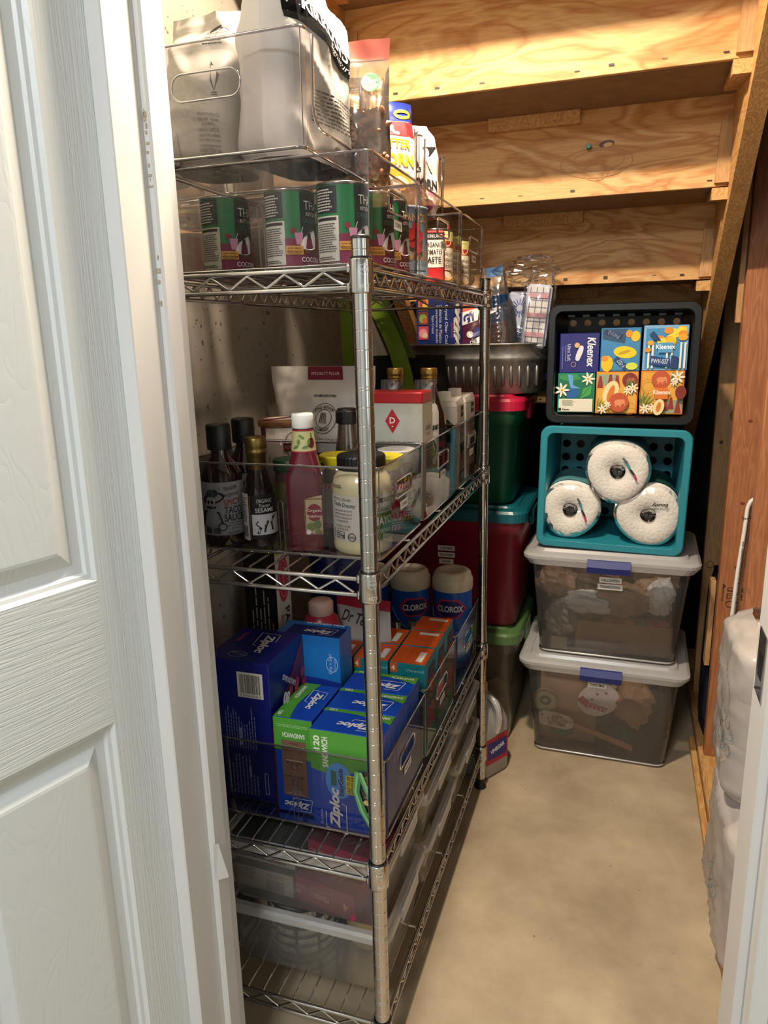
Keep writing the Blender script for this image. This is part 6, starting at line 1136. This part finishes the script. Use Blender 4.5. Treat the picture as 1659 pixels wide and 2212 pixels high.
lidbin('clear latching bin labelled Halloween and Thanksgiving under the teal crate', BX0, BX1, BY0 + 0.004, BY1, 0.326, 0.652, -0.02, ((0.006, 0.248, 'HALLOWEEN', 0.060), (0.006, 0.228, 'THANKSGIVING', 0.068)))
# ---- contents of the upper bin
zb = 0.336
o = MB().rbox(-0.135, -0.012, 0, 0.135, 0.012, 0.092, 0.001).build('cardboard_panel', kraft2); o.location = (0.365, 1.165, zb); tag(o, 'flat brown cardboard box at the bottom of the upper latching bin', 'cardboard')
wads = [(0.17, 1.20, zb + 0.140, 0.055, 0.05, 0.055, kraft, 'crumpled kraft paper at the upper left of the upper latching bin'), (0.36, 1.17, zb + 0.105, 0.075, 0.04, 0.050, kraft, 'crumpled kraft paper in the middle of the upper latching bin'), (0.45, 1.22, zb + 0.170, 0.06, 0.05, 0.045, kraft2, 'crumpled kraft paper at the upper right of the upper latching bin'), (0.30, 1.24, zb + 0.185, 0.09, 0.06, 0.035, kraft, 'crumpled kraft paper under the lid of the upper latching bin'),
        (0.27, 1.165, zb + 0.115, 0.085, 0.035, 0.030, tis, 'white tissue strip across the left of the upper latching bin'), (0.46, 1.16, zb + 0.125, 0.035, 0.030, 0.055, tis, 'white tissue fold at the right of the upper latching bin'), (0.19, 1.16, zb + 0.03, 0.045, 0.035, 0.055, clear('wadfilm', '#efefef', gloss=0.1, haze=0.25), 'clear plastic bundle at the lower left of the upper latching bin'), (0.26, 1.26, zb, 0.10, 0.08, 0.08, kraft, 'kraft paper padding deep in the upper latching bin')]
for i, (x, y, z, a, b, c, mt, lab) in enumerate(wads): wad(x, y, z, a, b, c, 40 + i, mt, 'packing_wad', lab, 'packing', 0.32, 'packing paper wads', 22, 16)
for i, c in enumerate(('#9a5a3a', '#8a3a3e', '#a8763a', '#5f7a4a', '#9a4a44', '#a85a6a')): wad(0.32 + i*0.030, 1.148, zb + 0.094, 0.018, 0.014, 0.010, 60 + i, mat(c, rough=0.6), 'dried_leaf', '%s fabric autumn leaf lying on the cardboard in the upper latching bin' % ['rust brown', 'dark red', 'ochre', 'sage green', 'brick red', 'dusty pink'][i], 'leaf', 0.4, 'autumn leaves')
o = MB().rbox(-0.024, -0.010, 0, 0.024, 0.010, 0.040, 0.002).build('kernel_jar', mat('#a8986c', rough=0.4)); o.location = (0.185, 1.150, zb); tag(o, 'small beige packet low at the left of the upper latching bin', 'packet')
# ---- contents of the lower bin
zb = 0.012
o = MB().rbox(-0.085, -0.008, 0, 0.085, 0.008, 0.245, 0.001).build('cardboard_panel', kraft2); o.location = (0.215, 1.200, zb); tag(o, 'tall brown cardboard behind the snowman in the lower latching bin', 'cardboard')
for i, (x, y, z, a, b, c, mt, lab) in enumerate(((0.41, 1.19, zb + 0.07, 0.060, 0.05, 0.080, kraft2, 'tall kraft paper wad at the right of the lower latching bin'), (0.33, 1.20, zb + 0.165, 0.035, 0.03, 0.034, mat('#a89a84', rough=0.6, var=0.5, vs=60), 'spotted fabric bundle under the Christmas label'), (0.47, 1.20, zb + 0.02, 0.030, 0.05, 0.100, mat('#22222c', rough=0.8), 'dark cloth bundle at the right end of the lower latching bin'), (0.30, 1.27, zb, 0.12, 0.06, 0.10, mat('#5b4a3c', rough=0.8), 'brown paper padding deep in the lower latching bin'))): wad(x, y, z, a, b, c, 70 + i, mt, 'packing_wad', lab, 'packing', 0.28, 'packing paper wads', 22, 16)
def flat(name, label, cat, pts, y, th, c, loc, prints=None, group=None):
    t = thing(name, label, cat, loc); m = MB(); m.loft([[(u, 0, v) for u, v in pts], [(u, th, v) for u, v in pts]], smooth=False); m.build('plate', mat(c, rough=0.5), t)
    if prints: p = PR(lambda u, v, o: (u, -o, v)); prints(p); p.build('painted_print', t)
    return t
ce = lambda a, b, n=28: [(a*math.cos(2*PI*i/n), b + b*math.sin(2*PI*i/n)) for i in range(n)]
def snow(p):
    for (u, v) in ((-0.004, 0.072), (0.022, 0.078), (-0.018, 0.052)): p.ell(u, v, 0.005, 0.004, '#b06a80')
    p.quad((-0.062, 0.045), (-0.030, 0.020), (-0.016, 0.034), (-0.046, 0.062), '#b0485e', 3, 2); p.quad((-0.040, 0.030), (0.022, 0.014), (0.028, 0.028), (-0.030, 0.042), '#b0485e', 4, 2)
    for i in range(5): p.line([(-0.030 + i*0.012, 0.022 - i*0.002), (-0.026 + i*0.012, 0.038 - i*0.003)], 0.003, '#dcc6cc')
flat('snowman_plate', 'white snowman shaped plate with a red scarf in the lower latching bin', 'plate', [(0.060*math.cos(a)*(1.0), 0.052 + 0.052*math.sin(a) + 0.010*math.cos(a)) for a in [2*PI*i/28 for i in range(28)]] , 0, 0.006, '#d6ccd0', (0.305, 1.160, zb + 0.110), snow)
flat('wreath_ornament', 'round wooden ornament with a green wreath at the left of the lower latching bin', 'ornament', ce(0.038, 0.038), 0, 0.012, '#a5825c', (0.150, 1.150, zb + 0.105), lambda p: (p.ell(0, 0.038, 0.031, 0.031, '#cfc8b2'), p.ring(0, 0.038, 0.030, 0.030, 0.012, '#b9b596', 24), p.ring(0, 0.040, 0.018, 0.016, 0.010, '#2f5a3c', 20)))
def coc(p):
    rn = random.Random(3)
    for i in range(14): p.ell(rn.uniform(-0.044, 0.044), rn.uniform(0.006, 0.042), 0.004, 0.004, '#a85a5e', 6)
    p.text('HOT', 0.004, 0.033, 0.014, '#2a2426', w=0.030, bold=0.02, rot=-0.2); p.text('COCOA', 0.008, 0.015, 0.014, '#2a2426', w=0.044, bold=0.02, rot=-0.2)
flat('cocoa_spatula', 'hot cocoa printed spatula head with a long wooden handle in the lower latching bin', 'spatula', [(-0.052, 0.012), (-0.044, 0.002), (0.030, -0.006), (0.050, 0.004), (0.050, 0.030), (0.036, 0.040), (-0.036, 0.052), (-0.052, 0.040)], 0, 0.008, '#cfc6bc', (0.185, 1.140, zb + 0.066), coc)
sp = [o for o in bpy.data.objects if o.name == 'cocoa_spatula'][0]
m = MB(); m.loft([[(x, 0.001, z - a), (x, 0.009, z - a), (x, 0.009, z + a), (x, 0.001, z + a)] for x, z, a in ((0.045, 0.016, 0.008), (0.10, 0.000, 0.0075), (0.20, -0.030, 0.010), (0.225, -0.040, 0.009))], smooth=False); m.build('wooden_handle', mat('#a87c58', rough=0.6), sp)
for i, (x, z, c, lab) in enumerate(((0.200, 0.01, '#2f6a48', 'green felt mitten low at the left of the lower latching bin'), (0.375, 0.02, '#2a6a5e', 'teal rolled cloth low at the right of the lower latching bin'))): wad(x, 1.19, zb + z, 0.035, 0.025, 0.024, 80 + i, mat(c, rough=0.8), 'felt_piece', lab, 'cloth', 0.2)
# ---- crates lying on their sides
def plate_holes(nx, nz, cell, r, y, x0, z0, th=0.003, n=16, skip=()):
    m = MB()
    for i in range(nx):
        for k in range(nz):
            cx, cz = x0 + (i + 0.5)*cell[0], z0 + (k + 0.5)*cell[1]; ou = []; inn = []
            for q in range(n):
                a = 2*PI*q/n; c, s_ = math.cos(a), math.sin(a); w = max(abs(c), abs(s_)); ou.append((cx + c/w*cell[0]/2, y, cz + s_/w*cell[1]/2)); inn.append((cx + r*c, y, cz + r*s_))
            m.add(ou + inn, [(q, (q+1) % n, n + (q+1) % n, n + q) for q in range(n)]); m.add(inn + [(x_, y + th, z_) for x_, _, z_ in inn], [(q, (q+1) % n, n + (q+1) % n, n + q) for q in range(n)], 0, True)
    return m
def crate(label, x0, x1, y0, y1, z0, z1, mt, rz, ry, nx, nz, hr, zoff):
    t = thing('plastic_crate', label, 'crate', ((x0+x1)/2, (y0+y1)/2, z0), 0, 'crates on their sides'); t.rotation_euler = (0, ry, rz); w, d, h = x1 - x0, y1 - y0, z1 - z0
    L = lambda ww, hh, r, y, cz=h/2: [(a, y, cz + b) for a, b, _ in rrect(ww, hh, r, 0, 5)]
    f, b = -d/2, d/2; tk = 0.006
    m = MB(); m.loft([L(w - 0.050, h - 0.050, 0.016, b), L(w - 0.030, h - 0.030, 0.020, f + 0.020), L(w - 0.026, h - 0.026, 0.022, f + 0.014)], False, False, 0, True)
    m.loft([L(w - 0.062, h - 0.062, 0.014, b - 0.003), L(w - 0.042, h - 0.042, 0.018, f + 0.020), L(w - 0.040, h - 0.040, 0.018, f + 0.002)], False, False, 0, True); m.build('crate_wall', mt, t)
    m = MB(); m.loft([L(w - 0.040, h - 0.040, 0.018, f + 0.003), L(w - 0.036, h - 0.036, 0.020, f), L(w - 0.006, h - 0.006, 0.026, f), L(w, h, 0.028, f + 0.003), L(w, h, 0.028, f + 0.016), L(w - 0.024, h - 0.024, 0.022, f + 0.016)], False, False, 0, False); m.build('rim', mt, t)
    cell = ((w - 0.052) / nx, (h - 0.052) / nz); plate_holes(nx, nz, cell, hr, b - 0.004, -(w - 0.052)/2, 0.026).build('perforated_base', mt, t)
    return t, w, d, h
teal = mat('#257f8f', rough=0.38, var=0.03); blk = mat('#101113', rough=0.35)
ZT = 0.6525
tc, w, d, h = crate('teal perforated crate on its side holding paper towel rolls', 0.113, 0.508, 1.118, 1.410, ZT, 0.998, teal, -0.015, 0.018, 8, 7, 0.0125, 0)
tc.location.z += 0.0035
m = MB()
zbk = 1.0065
bc, w, d, h = crate('black perforated crate on its side holding tissue boxes', 0.124, 0.512, 1.150, 1.430, zbk, 1.327, blk, 0.0, 0.006, 8, 6, 0.010, 0)
bc.location.z += 0.0015
slot = MB().rbox(-0.010, -0.0015, -0.004, 0.010, 0.0015, 0.004, 0.001); sm = None
for i in range(8):
    o = slot.build('top_rib', mat('#1b1c1f', rough=0.2), bc, (-0.140 + i*0.040, -0.05, h - 0.030)) if sm is None else obj('top_rib', sm, bc, (-0.140 + i*0.040, -0.05, h - 0.030)); sm = o.data
# paper towel rolls (axis towards the viewer)
tow = mat('#efece6', rough=0.85, var=0.03, bump=0.35, bs=120)
def roll(label, x, z, y, r, rot, lean, seed, text=False):
    t = thing('paper_towel_roll', label, 'paper towels', (x, y, z), 0, 'wrapped paper towel rolls'); t.rotation_euler = (lean, 0, 0); Ln = 0.255
    sh = lambda a: 1 + 0.035*math.cos(3*(a - rot)) + 0.012*math.sin(2*a + seed)
    n = 40
    lo = lambda rr, y_: [(rr*sh(2*PI*i/n)*math.cos(2*PI*i/n), y_, rr*sh(2*PI*i/n)*math.sin(2*PI*i/n)) for i in range(n)]
    m = MB(); m.loft([lo(0.020, 0.004), lo(0.022, 0.0), lo(r - 0.012, 0.0), lo(r - 0.004, 0.006), lo(r, 0.016), lo(r, Ln - 0.01), lo(r - 0.01, Ln)], False, True, 0, True); m.build('towel_roll', tow, t)
    m = MB(); m.loft([lo(0.021, -0.0005), lo(0.0205, 0.06)], False, True, 0, True); m.build('cardboard_core', mat('#4a4541', rough=0.7), t)
    # wrapper: crinkled clear film over the end and printed sleeve round the body
    vs = []; fs = []; R = [0.002, 0.012, 0.020, 0.030, 0.042, 0.054, 0.064, r - 0.006, r + 0.0015]
    for j, rr in enumerate(R):
        for i in range(n):
            a = 2*PI*i/n; amp = 0.0030 if rr > 0.016 else 0.001
            yy = -0.0035 - amp*abs(noise.noise(Vector((rr*60, a*4, seed)))) - (0.0 if rr < r - 0.01 else -0.006) + (0.006 if rr < 0.016 else 0)
            if j == len(R) - 1: yy = 0.010
            vs.append((rr*sh(a)*math.cos(a), yy, rr*sh(a)*math.sin(a)))
    fs = [(j*n + i, j*n + (i+1) % n, (j+1)*n + (i+1) % n, (j+1)*n + i) for j in range(len(R)-1) for i in range(n)]
    m = MB(); m.add(vs, fs, 0, False); m.build('wrapper_film', clear('roll_film', '#f6f5f4', gloss=0.05, rough=0.14, edge=0.9), t)
    m = MB(); m.loft([lo(r + 0.0018, 0.050), lo(r + 0.0018, Ln - 0.01)], False, False, 0, True); m.build('printed_sleeve', mat('#5f9aa0' if not text else '#1d4a3e', rough=0.35, var=0.35, vs=30), t)
    p = PR(lambda u, v, o: (u, -0.0085 - o, v))
    if text: p.text('Bounty', 0.028, 0.034, 0.013, '#222222', w=0.042, rot=PI, bold=0.03, shear=0.2)
    else:
        q = [(0.030, 0.030), (0.034, 0.012), (0.033, -0.006), (0.036, -0.024), (0.035, -0.040)]
        rr = rot + (1.9 if lean else 0)
        q = [(a*math.cos(rr) - b*math.sin(rr), a*math.sin(rr) + b*math.cos(rr)) for a, b in q]
        for (a, b), c in zip(zip(q, q[1:]), ('#4a5558', '#2f7f8c', '#1d2526', '#a8284a')): p.line([a, b], 0.0055, c)
    p.build('end_print', t); return t
zr = ZT + 0.030
roll('wrapped paper towel roll at the lower left in the teal crate', 0.203, zr + 0.082, 1.132, 0.080, 0.3, 0.0, 1)
roll('wrapped paper towel roll with black lettering at the lower right in the teal crate', 0.412, zr + 0.080, 1.122, 0.086, 0.9, 0.0, 2, True)
roll('wrapped paper towel roll resting on top of the two others in the teal crate', 0.326, zr + 0.200, 1.112, 0.085, 0.5, 0.0, 3)
# ---- tissue boxes
def tissue(label, x, z, s, hh, c, art, y=1.185):
    t = thing('tissue_box', label, 'tissue box', (x, y + 0.06, z), 0, 'tissue boxes in the black crate'); w, d, h = s, 0.115, hh
    m = MB(); m.rbox(-w/2, -d/2, 0, w/2, d/2, h, 0.0015); m.build('carton_body', mat(c, rough=0.4, var=0.02), t); p = PR(fF(w, d, h)); art(p, w, h); p.build('front_print', t)
    p = PR(fR(w, d, h)); p.rect(0.002, 0.002, d - 0.002, h - 0.002, c); p.build('side_print', t); return t
def a_ultra(p, w, h):
    p.text('Kleenex', w*0.80, h*0.52, 0.022, '#e8e6ea', rot=-PI/2, w=h*0.74, bold=0.02, shear=0.15); p.text('Ultra Soft', w*0.24, h*0.52, 0.009, '#cfd0e6', rot=-PI/2, w=h*0.42); p.rows(w*0.14, h*0.3, w*0.17, h*0.72, 1, '#8f92c8', vert=True)
    for i in range(9): p.ell(w*0.46 + i*0.0012, h*(0.36 + 0.035*i), 0.006 + 0.004*math.sin(i*0.4), 0.006, '#d6d6e2', 10, 0.6)
    p.ell(w*0.44, h*0.70, 0.007, 0.007, '#c9a878'); p.ring(w*0.36, h*0.22, 0.007, 0.007, 0.001, '#c9a878'); p.rows(w*0.06, h*0.1, w*0.10, h*0.7, 1, '#6b6fb8', vert=True)
def a_birch(p, w, h):
    p.rect(0.006, 0.005, w - 0.006, h - 0.008, '#3a86b8'); rn = random.Random(2)
    for i in range(14): p.ell(rn.uniform(0.035, w - 0.014), rn.uniform(h*0.58, h*0.92), 0.012, 0.009, rn.choice(['#e0b81c', '#d8892c', '#f0d23a', '#e3a02a']), 9)
    for u in (0.012, 0.022, 0.058, 0.070, 0.092, 0.102): p.rect(u, 0.006, u + 0.005, h*0.62, '#d9e0dc')
    p.poly([(0.014, h*0.80), (0.024, h*0.88), (0.036, h*0.76), (0.044, h*0.66), (0.026, h*0.68)], '#1a3a6a'); p.poly([(w*0.62, 0.006), (w*0.78, 0.006), (w*0.80, h*0.30), (w*0.64, h*0.34)], '#1a3a6a'); p.ell(0.018, h*0.62, 0.008, 0.006, '#e3a02a'); p.ell(0.012, h*0.46, 0.008, 0.006, '#d8892c')
    p.rect(w*0.34, h*0.40, w*0.66, h*0.62, '#4f96c4'); p.text('Kleenex', w*0.50, h*0.53, 0.012, '#eef2f2', w=w*0.42, bold=0.02); p.quad((w*0.16, h*0.14), (w*0.60, h*0.08), (w*0.62, h*0.26), (w*0.18, h*0.34), '#1f3f7a', 1, 1); p.text('PWV-037', w*0.39, h*0.21, 0.012, '#c9d6e6', w=w*0.38, rot=-0.06, bold=0.01)
def a_leaf(p, w, h):
    p.rect(0.003, 0.003, w - 0.003, h - 0.003, '#3a7fb2'); p.quad((w*0.05, h*0.74), (w*0.60, h*0.64), (w*0.66, h*0.97), (w*0.04, h*0.97), '#274a6e', 2, 2); p.quad((w*0.08, h*0.86), (w*0.50, h*0.72), (w*0.56, h*0.84), (w*0.12, h*0.96), '#1c2f52'); p.text('PWV-0', w*0.32, h*0.85, 0.012, '#7f93b0', w=w*0.3, rot=2.7)
    p.ell(w*0.62, h*0.44, 0.030, 0.016, '#d8c31e', 24, -0.1); p.ell(w*0.60, h*0.44, 0.016, 0.004, '#b8931a', 16, 0.3); p.ell(w*0.86, h*0.80, 0.012, 0.014, '#d9b81f'); p.ell(w*0.70, h*0.86, 0.009, 0.010, '#d08a2a'); p.ell(w*0.18, h*0.18, 0.016, 0.022, '#e0b81c', 9); p.ell(w*0.12, h*0.30, 0.010, 0.008, '#d8892c', 8); p.quad((w*0.34, h*0.26), (w*0.62, h*0.02), (w*0.72, h*0.12), (w*0.42, h*0.36), '#1f3f6a'); p.text('V-037', w*0.53, h*0.18, 0.011, '#c9d6e6', w=w*0.24, rot=2.2); p.ell(w*0.8, h*0.12, 0.016, 0.010, '#c9d44a', 9)
def flower(p, u, v, r, c='#e6e2cc'):
    for k in range(7): a = 2*PI*k/7; p.ell(u + r*0.55*math.cos(a), v + r*0.55*math.sin(a), r*0.5, r*0.16, c, 8, a)
    p.ell(u, v, r*0.2, r*0.2, '#d8a02a', 8)
def a_green(p, w, h):
    p.rect(0.003, 0.003, w - 0.003, h - 0.003, '#0f6a4a'); p.poly([(0.004, h*0.96), (w*0.5, h*0.98), (w*0.64, h*0.86), (w*0.3, h*0.80), (0.004, h*0.86)], '#2f8a4a'); p.poly([(w*0.26, h*0.97), (w*0.40, h*0.95), (w*0.42, h*0.70), (w*0.62, h*0.62), (w*0.36, h*0.62), (w*0.30, h*0.78)], '#5f9ad8'); p.ell(w*0.38, h*0.50, 0.020, 0.014, '#1d5a9a', 18); p.poly([(w*0.62, h*0.36), (w*0.70, h*0.62), (w*0.92, h*0.70), (w*0.90, h*0.46)], '#3f9a4a'); p.line([(w*0.64, h*0.40), (w*0.88, h*0.66)], 0.0012, '#1d6a34'); flower(p, w*0.82, h*0.86, 0.018); flower(p, w*0.12, h*0.58, 0.020)
    p.rect(0.004, 0.004, w - 0.004, h*0.36, '#d9d6c4'); p.rows(w*0.14, h*0.18, w*0.50, h*0.33, 6, '#4a5a50', seed=2); p.rect(w*0.04, h*0.06, w*0.11, h*0.13, ink); p.text('Kleenex', w*0.24, h*0.095, 0.006, ink, w=w*0.2, bold=0.02)
def desert(p, w, h, flip):
    p.rect(0.004, 0.004, w - 0.004, h - 0.004, '#d7a13c'); p.poly([(0.004, h*0.66), (0.004, h*0.94), (w*0.5, h*0.94), (w*0.55, h*0.70)] if not flip else [(w*0.5, 0.004), (w - 0.004, 0.004), (w - 0.004, h*0.36), (w*0.6, h*0.30)], '#8a9a7c')
    for (u, v) in (((0.10, 0.74), (0.34, 0.78), (0.50, 0.76)) if not flip else ((0.60, 0.20), (0.72, 0.24), (0.88, 0.16))): p.poly([(w*u - 0.008, h*v - 0.014), (w*u + 0.008, h*v - 0.014), (w*u + 0.003, h*v + 0.018), (w*u - 0.003, h*v + 0.018)], '#8a2f28')
def eleph(p, u, v, r, c1, c2): p.ell(u, v, r, r, c1, 24); p.ell(u, v, r*0.45, r*0.32, c2, 12); p.ell(u + r*0.4, v + r*0.1, r*0.22, r*0.24, c2, 10); p.rect(u - r*0.36, v - r*0.5, u - r*0.2, v, c2); p.rect(u + r*0.1, v - r*0.5, u + r*0.26, v, c2); p.line([(u + r*0.56, v + r*0.05), (u + r*0.64, v - r*0.4)], r*0.12, c2)
def fronds(p, u, v, r, a0):
    for k in range(5): a = a0 + k*0.28; p.poly([(u, v), (u + r*math.cos(a - 0.08)*0.6, v + r*math.sin(a - 0.08)*0.6), (u + r*math.cos(a), v + r*math.sin(a)), (u + r*math.cos(a + 0.08)*0.6, v + r*math.sin(a + 0.08)*0.6)], '#5f7a34')
def a_or1(p, w, h):
    desert(p, w, h, False); p.ell(w*0.36, h*0.50, 0.020, 0.034, '#e2cf9a', 20, -0.3); p.ell(w*0.36, h*0.48, 0.008, 0.024, '#c9762c', 14, -0.3); eleph(p, w*0.80, h*0.80, 0.020, '#7a2a22', '#c25a44'); fronds(p, w*0.72, h*0.62, 0.034, 0.3); flower(p, w*0.76, h*0.56, 0.012); flower(p, w*0.88, h*0.62, 0.014); eleph(p, w*0.56, h*0.28, 0.026, '#b8502e', '#d88a5a'); fronds(p, 0.004, h*0.10, 0.036, 0.3); flower(p, w*0.18, h*0.12, 0.014); flower(p, w*0.30, h*0.22, 0.010); p.ring(w*0.82, h*0.14, 0.016, 0.016, 0.001, '#a8722a')
def a_or2(p, w, h):
    desert(p, w, h, True); eleph(p, w*0.46, h*0.80, 0.024, '#b8502e', '#d88a5a'); fronds(p, w*0.66, h*0.72, 0.036, 0.2); flower(p, w*0.84, h*0.86, 0.018); flower(p, w*0.76, h*0.74, 0.010); p.ring(w*0.16, h*0.68, 0.016, 0.016, 0.001, '#a8722a'); p.rect(w*0.34, h*0.36, w*0.64, h*0.62, '#d0702a'); p.text('Kleenex', w*0.50, h*0.52, 0.012, '#f0e6d2', w=w*0.40, bold=0.02); fronds(p, 0.004, h*0.16, 0.048, 0.6); flower(p, w*0.12, h*0.14, 0.014); flower(p, w*0.30, h*0.16, 0.012); p.ell(w*0.44, h*0.18, 0.014, 0.022, '#e2cf9a', 18, -0.2); p.ell(w*0.44, h*0.18, 0.006, 0.014, '#c9762c', 12, -0.2); p.ell(w*0.92, h*0.52, 0.014, 0.018, '#7a2a22', 16)
zk = zbk + 0.0275
tissue('orange tissue box with elephant medallion, bottom right in the black crate', 0.428, zk, 0.110, 0.116, '#d07f2c', a_or2, 1.172)
tissue('orange tissue box with butte scene, bottom middle in the black crate', 0.312, zk, 0.110, 0.114, '#d4862f', a_or1, 1.178)
tissue('green tissue box with waterfall and daisies, bottom left in the black crate', 0.203, zk, 0.100, 0.110, '#1f8a74', a_green, 1.190)
tissue('light blue tissue box with birch trees, top right in the black crate', 0.430, zk + 0.1165, 0.112, 0.118, '#7aa9d0', a_birch, 1.176)
tissue('blue tissue box with yellow oval leaf, top middle in the black crate', 0.316, zk + 0.1145, 0.104, 0.116, '#2f6f9c', a_leaf, 1.186)
tissue('navy ultra soft tissue box with white feather, top left in the black crate', 0.208, zk + 0.1105, 0.106, 0.108, '#20226e', a_ultra, 1.190)
# ================================================================== right side: navy bag, wrapped packs
t = thing('navy_garment_bag', 'dark navy fabric bag with small white print between the studs', 'bag', (0.652, 1.375, 0.040), 0.0)
P_ = Pouch(0.088, 0.505, 0.24, [(0, 0.95, 0.95), (0.3, 1, 1), (0.8, 0.95, 0.9), (1, 0.8, 0.4)], 141, 0.004, p=8); P_.mesh(14, 24).build('bag_cloth', mat('#10112a', rough=0.8), t); p = P_.print_(); p.rows(0.002, 0.24, 0.034, 0.36, 9, '#8a8a98', seed=4, fill=0.25); p.rows(0.010, 0.405, 0.018, 0.412, 1, '#b9b9c4'); p.build('label_print', t)
m = MB(); m.loft([[(-0.038, -0.135, 0.16), (-0.030, -0.135, 0.16), (-0.030, -0.134, 0.16), (-0.038, -0.134, 0.16)], [(-0.030, -0.135, 0.205), (-0.022, -0.135, 0.205), (-0.022, -0.134, 0.205), (-0.030, -0.134, 0.205)]], smooth=False); m.build('paper_tag', white, t)
wrapm = clear('pack_film', '#f3f1f0', gloss=0.03, rough=0.22, haze=0.50, hcol='#ded8d4', edge=0.7, trans=0.25)
def pack(label, y0, y1, z0, z1, seed, x0=0.598, x1=0.688, lett=None):
    t = thing('wrapped_tissue_pack', label, 'toilet paper', ((x0+x1)/2, (y0+y1)/2, z0), PI/2 + PI, 'wrapped paper packs'); w, h, d = y1 - y0, z1 - z0, x1 - x0
    n = max(2, int(h / 0.105))
    for i in range(n):
        for k in (-1, 1):
            m = MB(); q = (h - 0.04)/n; m.lathe([(0.018, 0.002), (d*0.40, 0.002), (d*0.43, 0.008), (d*0.43, q - 0.008), (d*0.40, q - 0.002), (0.018, q - 0.002)], 24, (k*w*0.22, 0, 0.006 + i*q)); m.build('paper_roll', mat('#d3cbc4', rough=0.9), t)
    P_ = Pouch(w, h, d*1.0, [(0, 0.93, 0.85), (0.06, 1, 1), (0.5, 0.98, 0.96), (0.88, 0.97, 0.95), (0.95, 0.8, 0.6), (1, 0.6, 0.2)], seed, 0.006, p=6, wf=17); P_.mesh(26, 46).build('wrapper_film', wrapm, t)
    if lett:
        p = P_.print_(base=0.001)
        for (u, v, a, b, rt) in lett:
            p.ring(u, v, a, b, 0.0014, '#3f7f86' if a > 0.011 else '#5a5a5e', 18, rt, rt + 5.2)
        p.build('brand_lettering', t)
    return t
rn = random.Random(12)
let1 = [(0.02 + 0.020*(i % 5), 0.10 + 0.030*(i // 5) + 0.006*(i % 2), 0.009 + 0.004*(i % 3 == 0), 0.014, i) for i in range(15)]
let2 = [(0.02 + 0.018*(i % 4), 0.085 + 0.028*(i // 4), 0.009 + 0.003*(i % 2), 0.013, i*1.3) for i in range(12)]
pack('clear-wrapped pack of toilet rolls lying on the other pack at right', 0.460, 0.745, 0.340, 0.680, 151, x0=0.562, lett=let1)
pack('clear-wrapped pack of paper rolls on the bottom plate by the right jamb', 0.330, 0.715, 0.0385, 0.338, 157, x0=0.562, lett=let2)

# printed labels belong to the pack they are printed on
for root in [o for o in bpy.data.objects if o.parent is None and o.get('category') and o.type == 'EMPTY']:
    body = None
    for c in root.children:
        n = c.name.split('.')[0]
        if n in ('carton_body', 'can_body', 'pouch_film', 'bag_film', 'glass_bottle', 'bottle_body', 'jar_body', 'crock_body', 'canister_body', 'tote_body', 'bin_body', 'jug_body', 'paper_label', 'plate', 'packet_film', 'napkin_stack') and c.location.length < 1e-6: body = c; break
    if body:
        for c in list(root.children):
            if 'print' in c.name and c is not body: c.parent = body
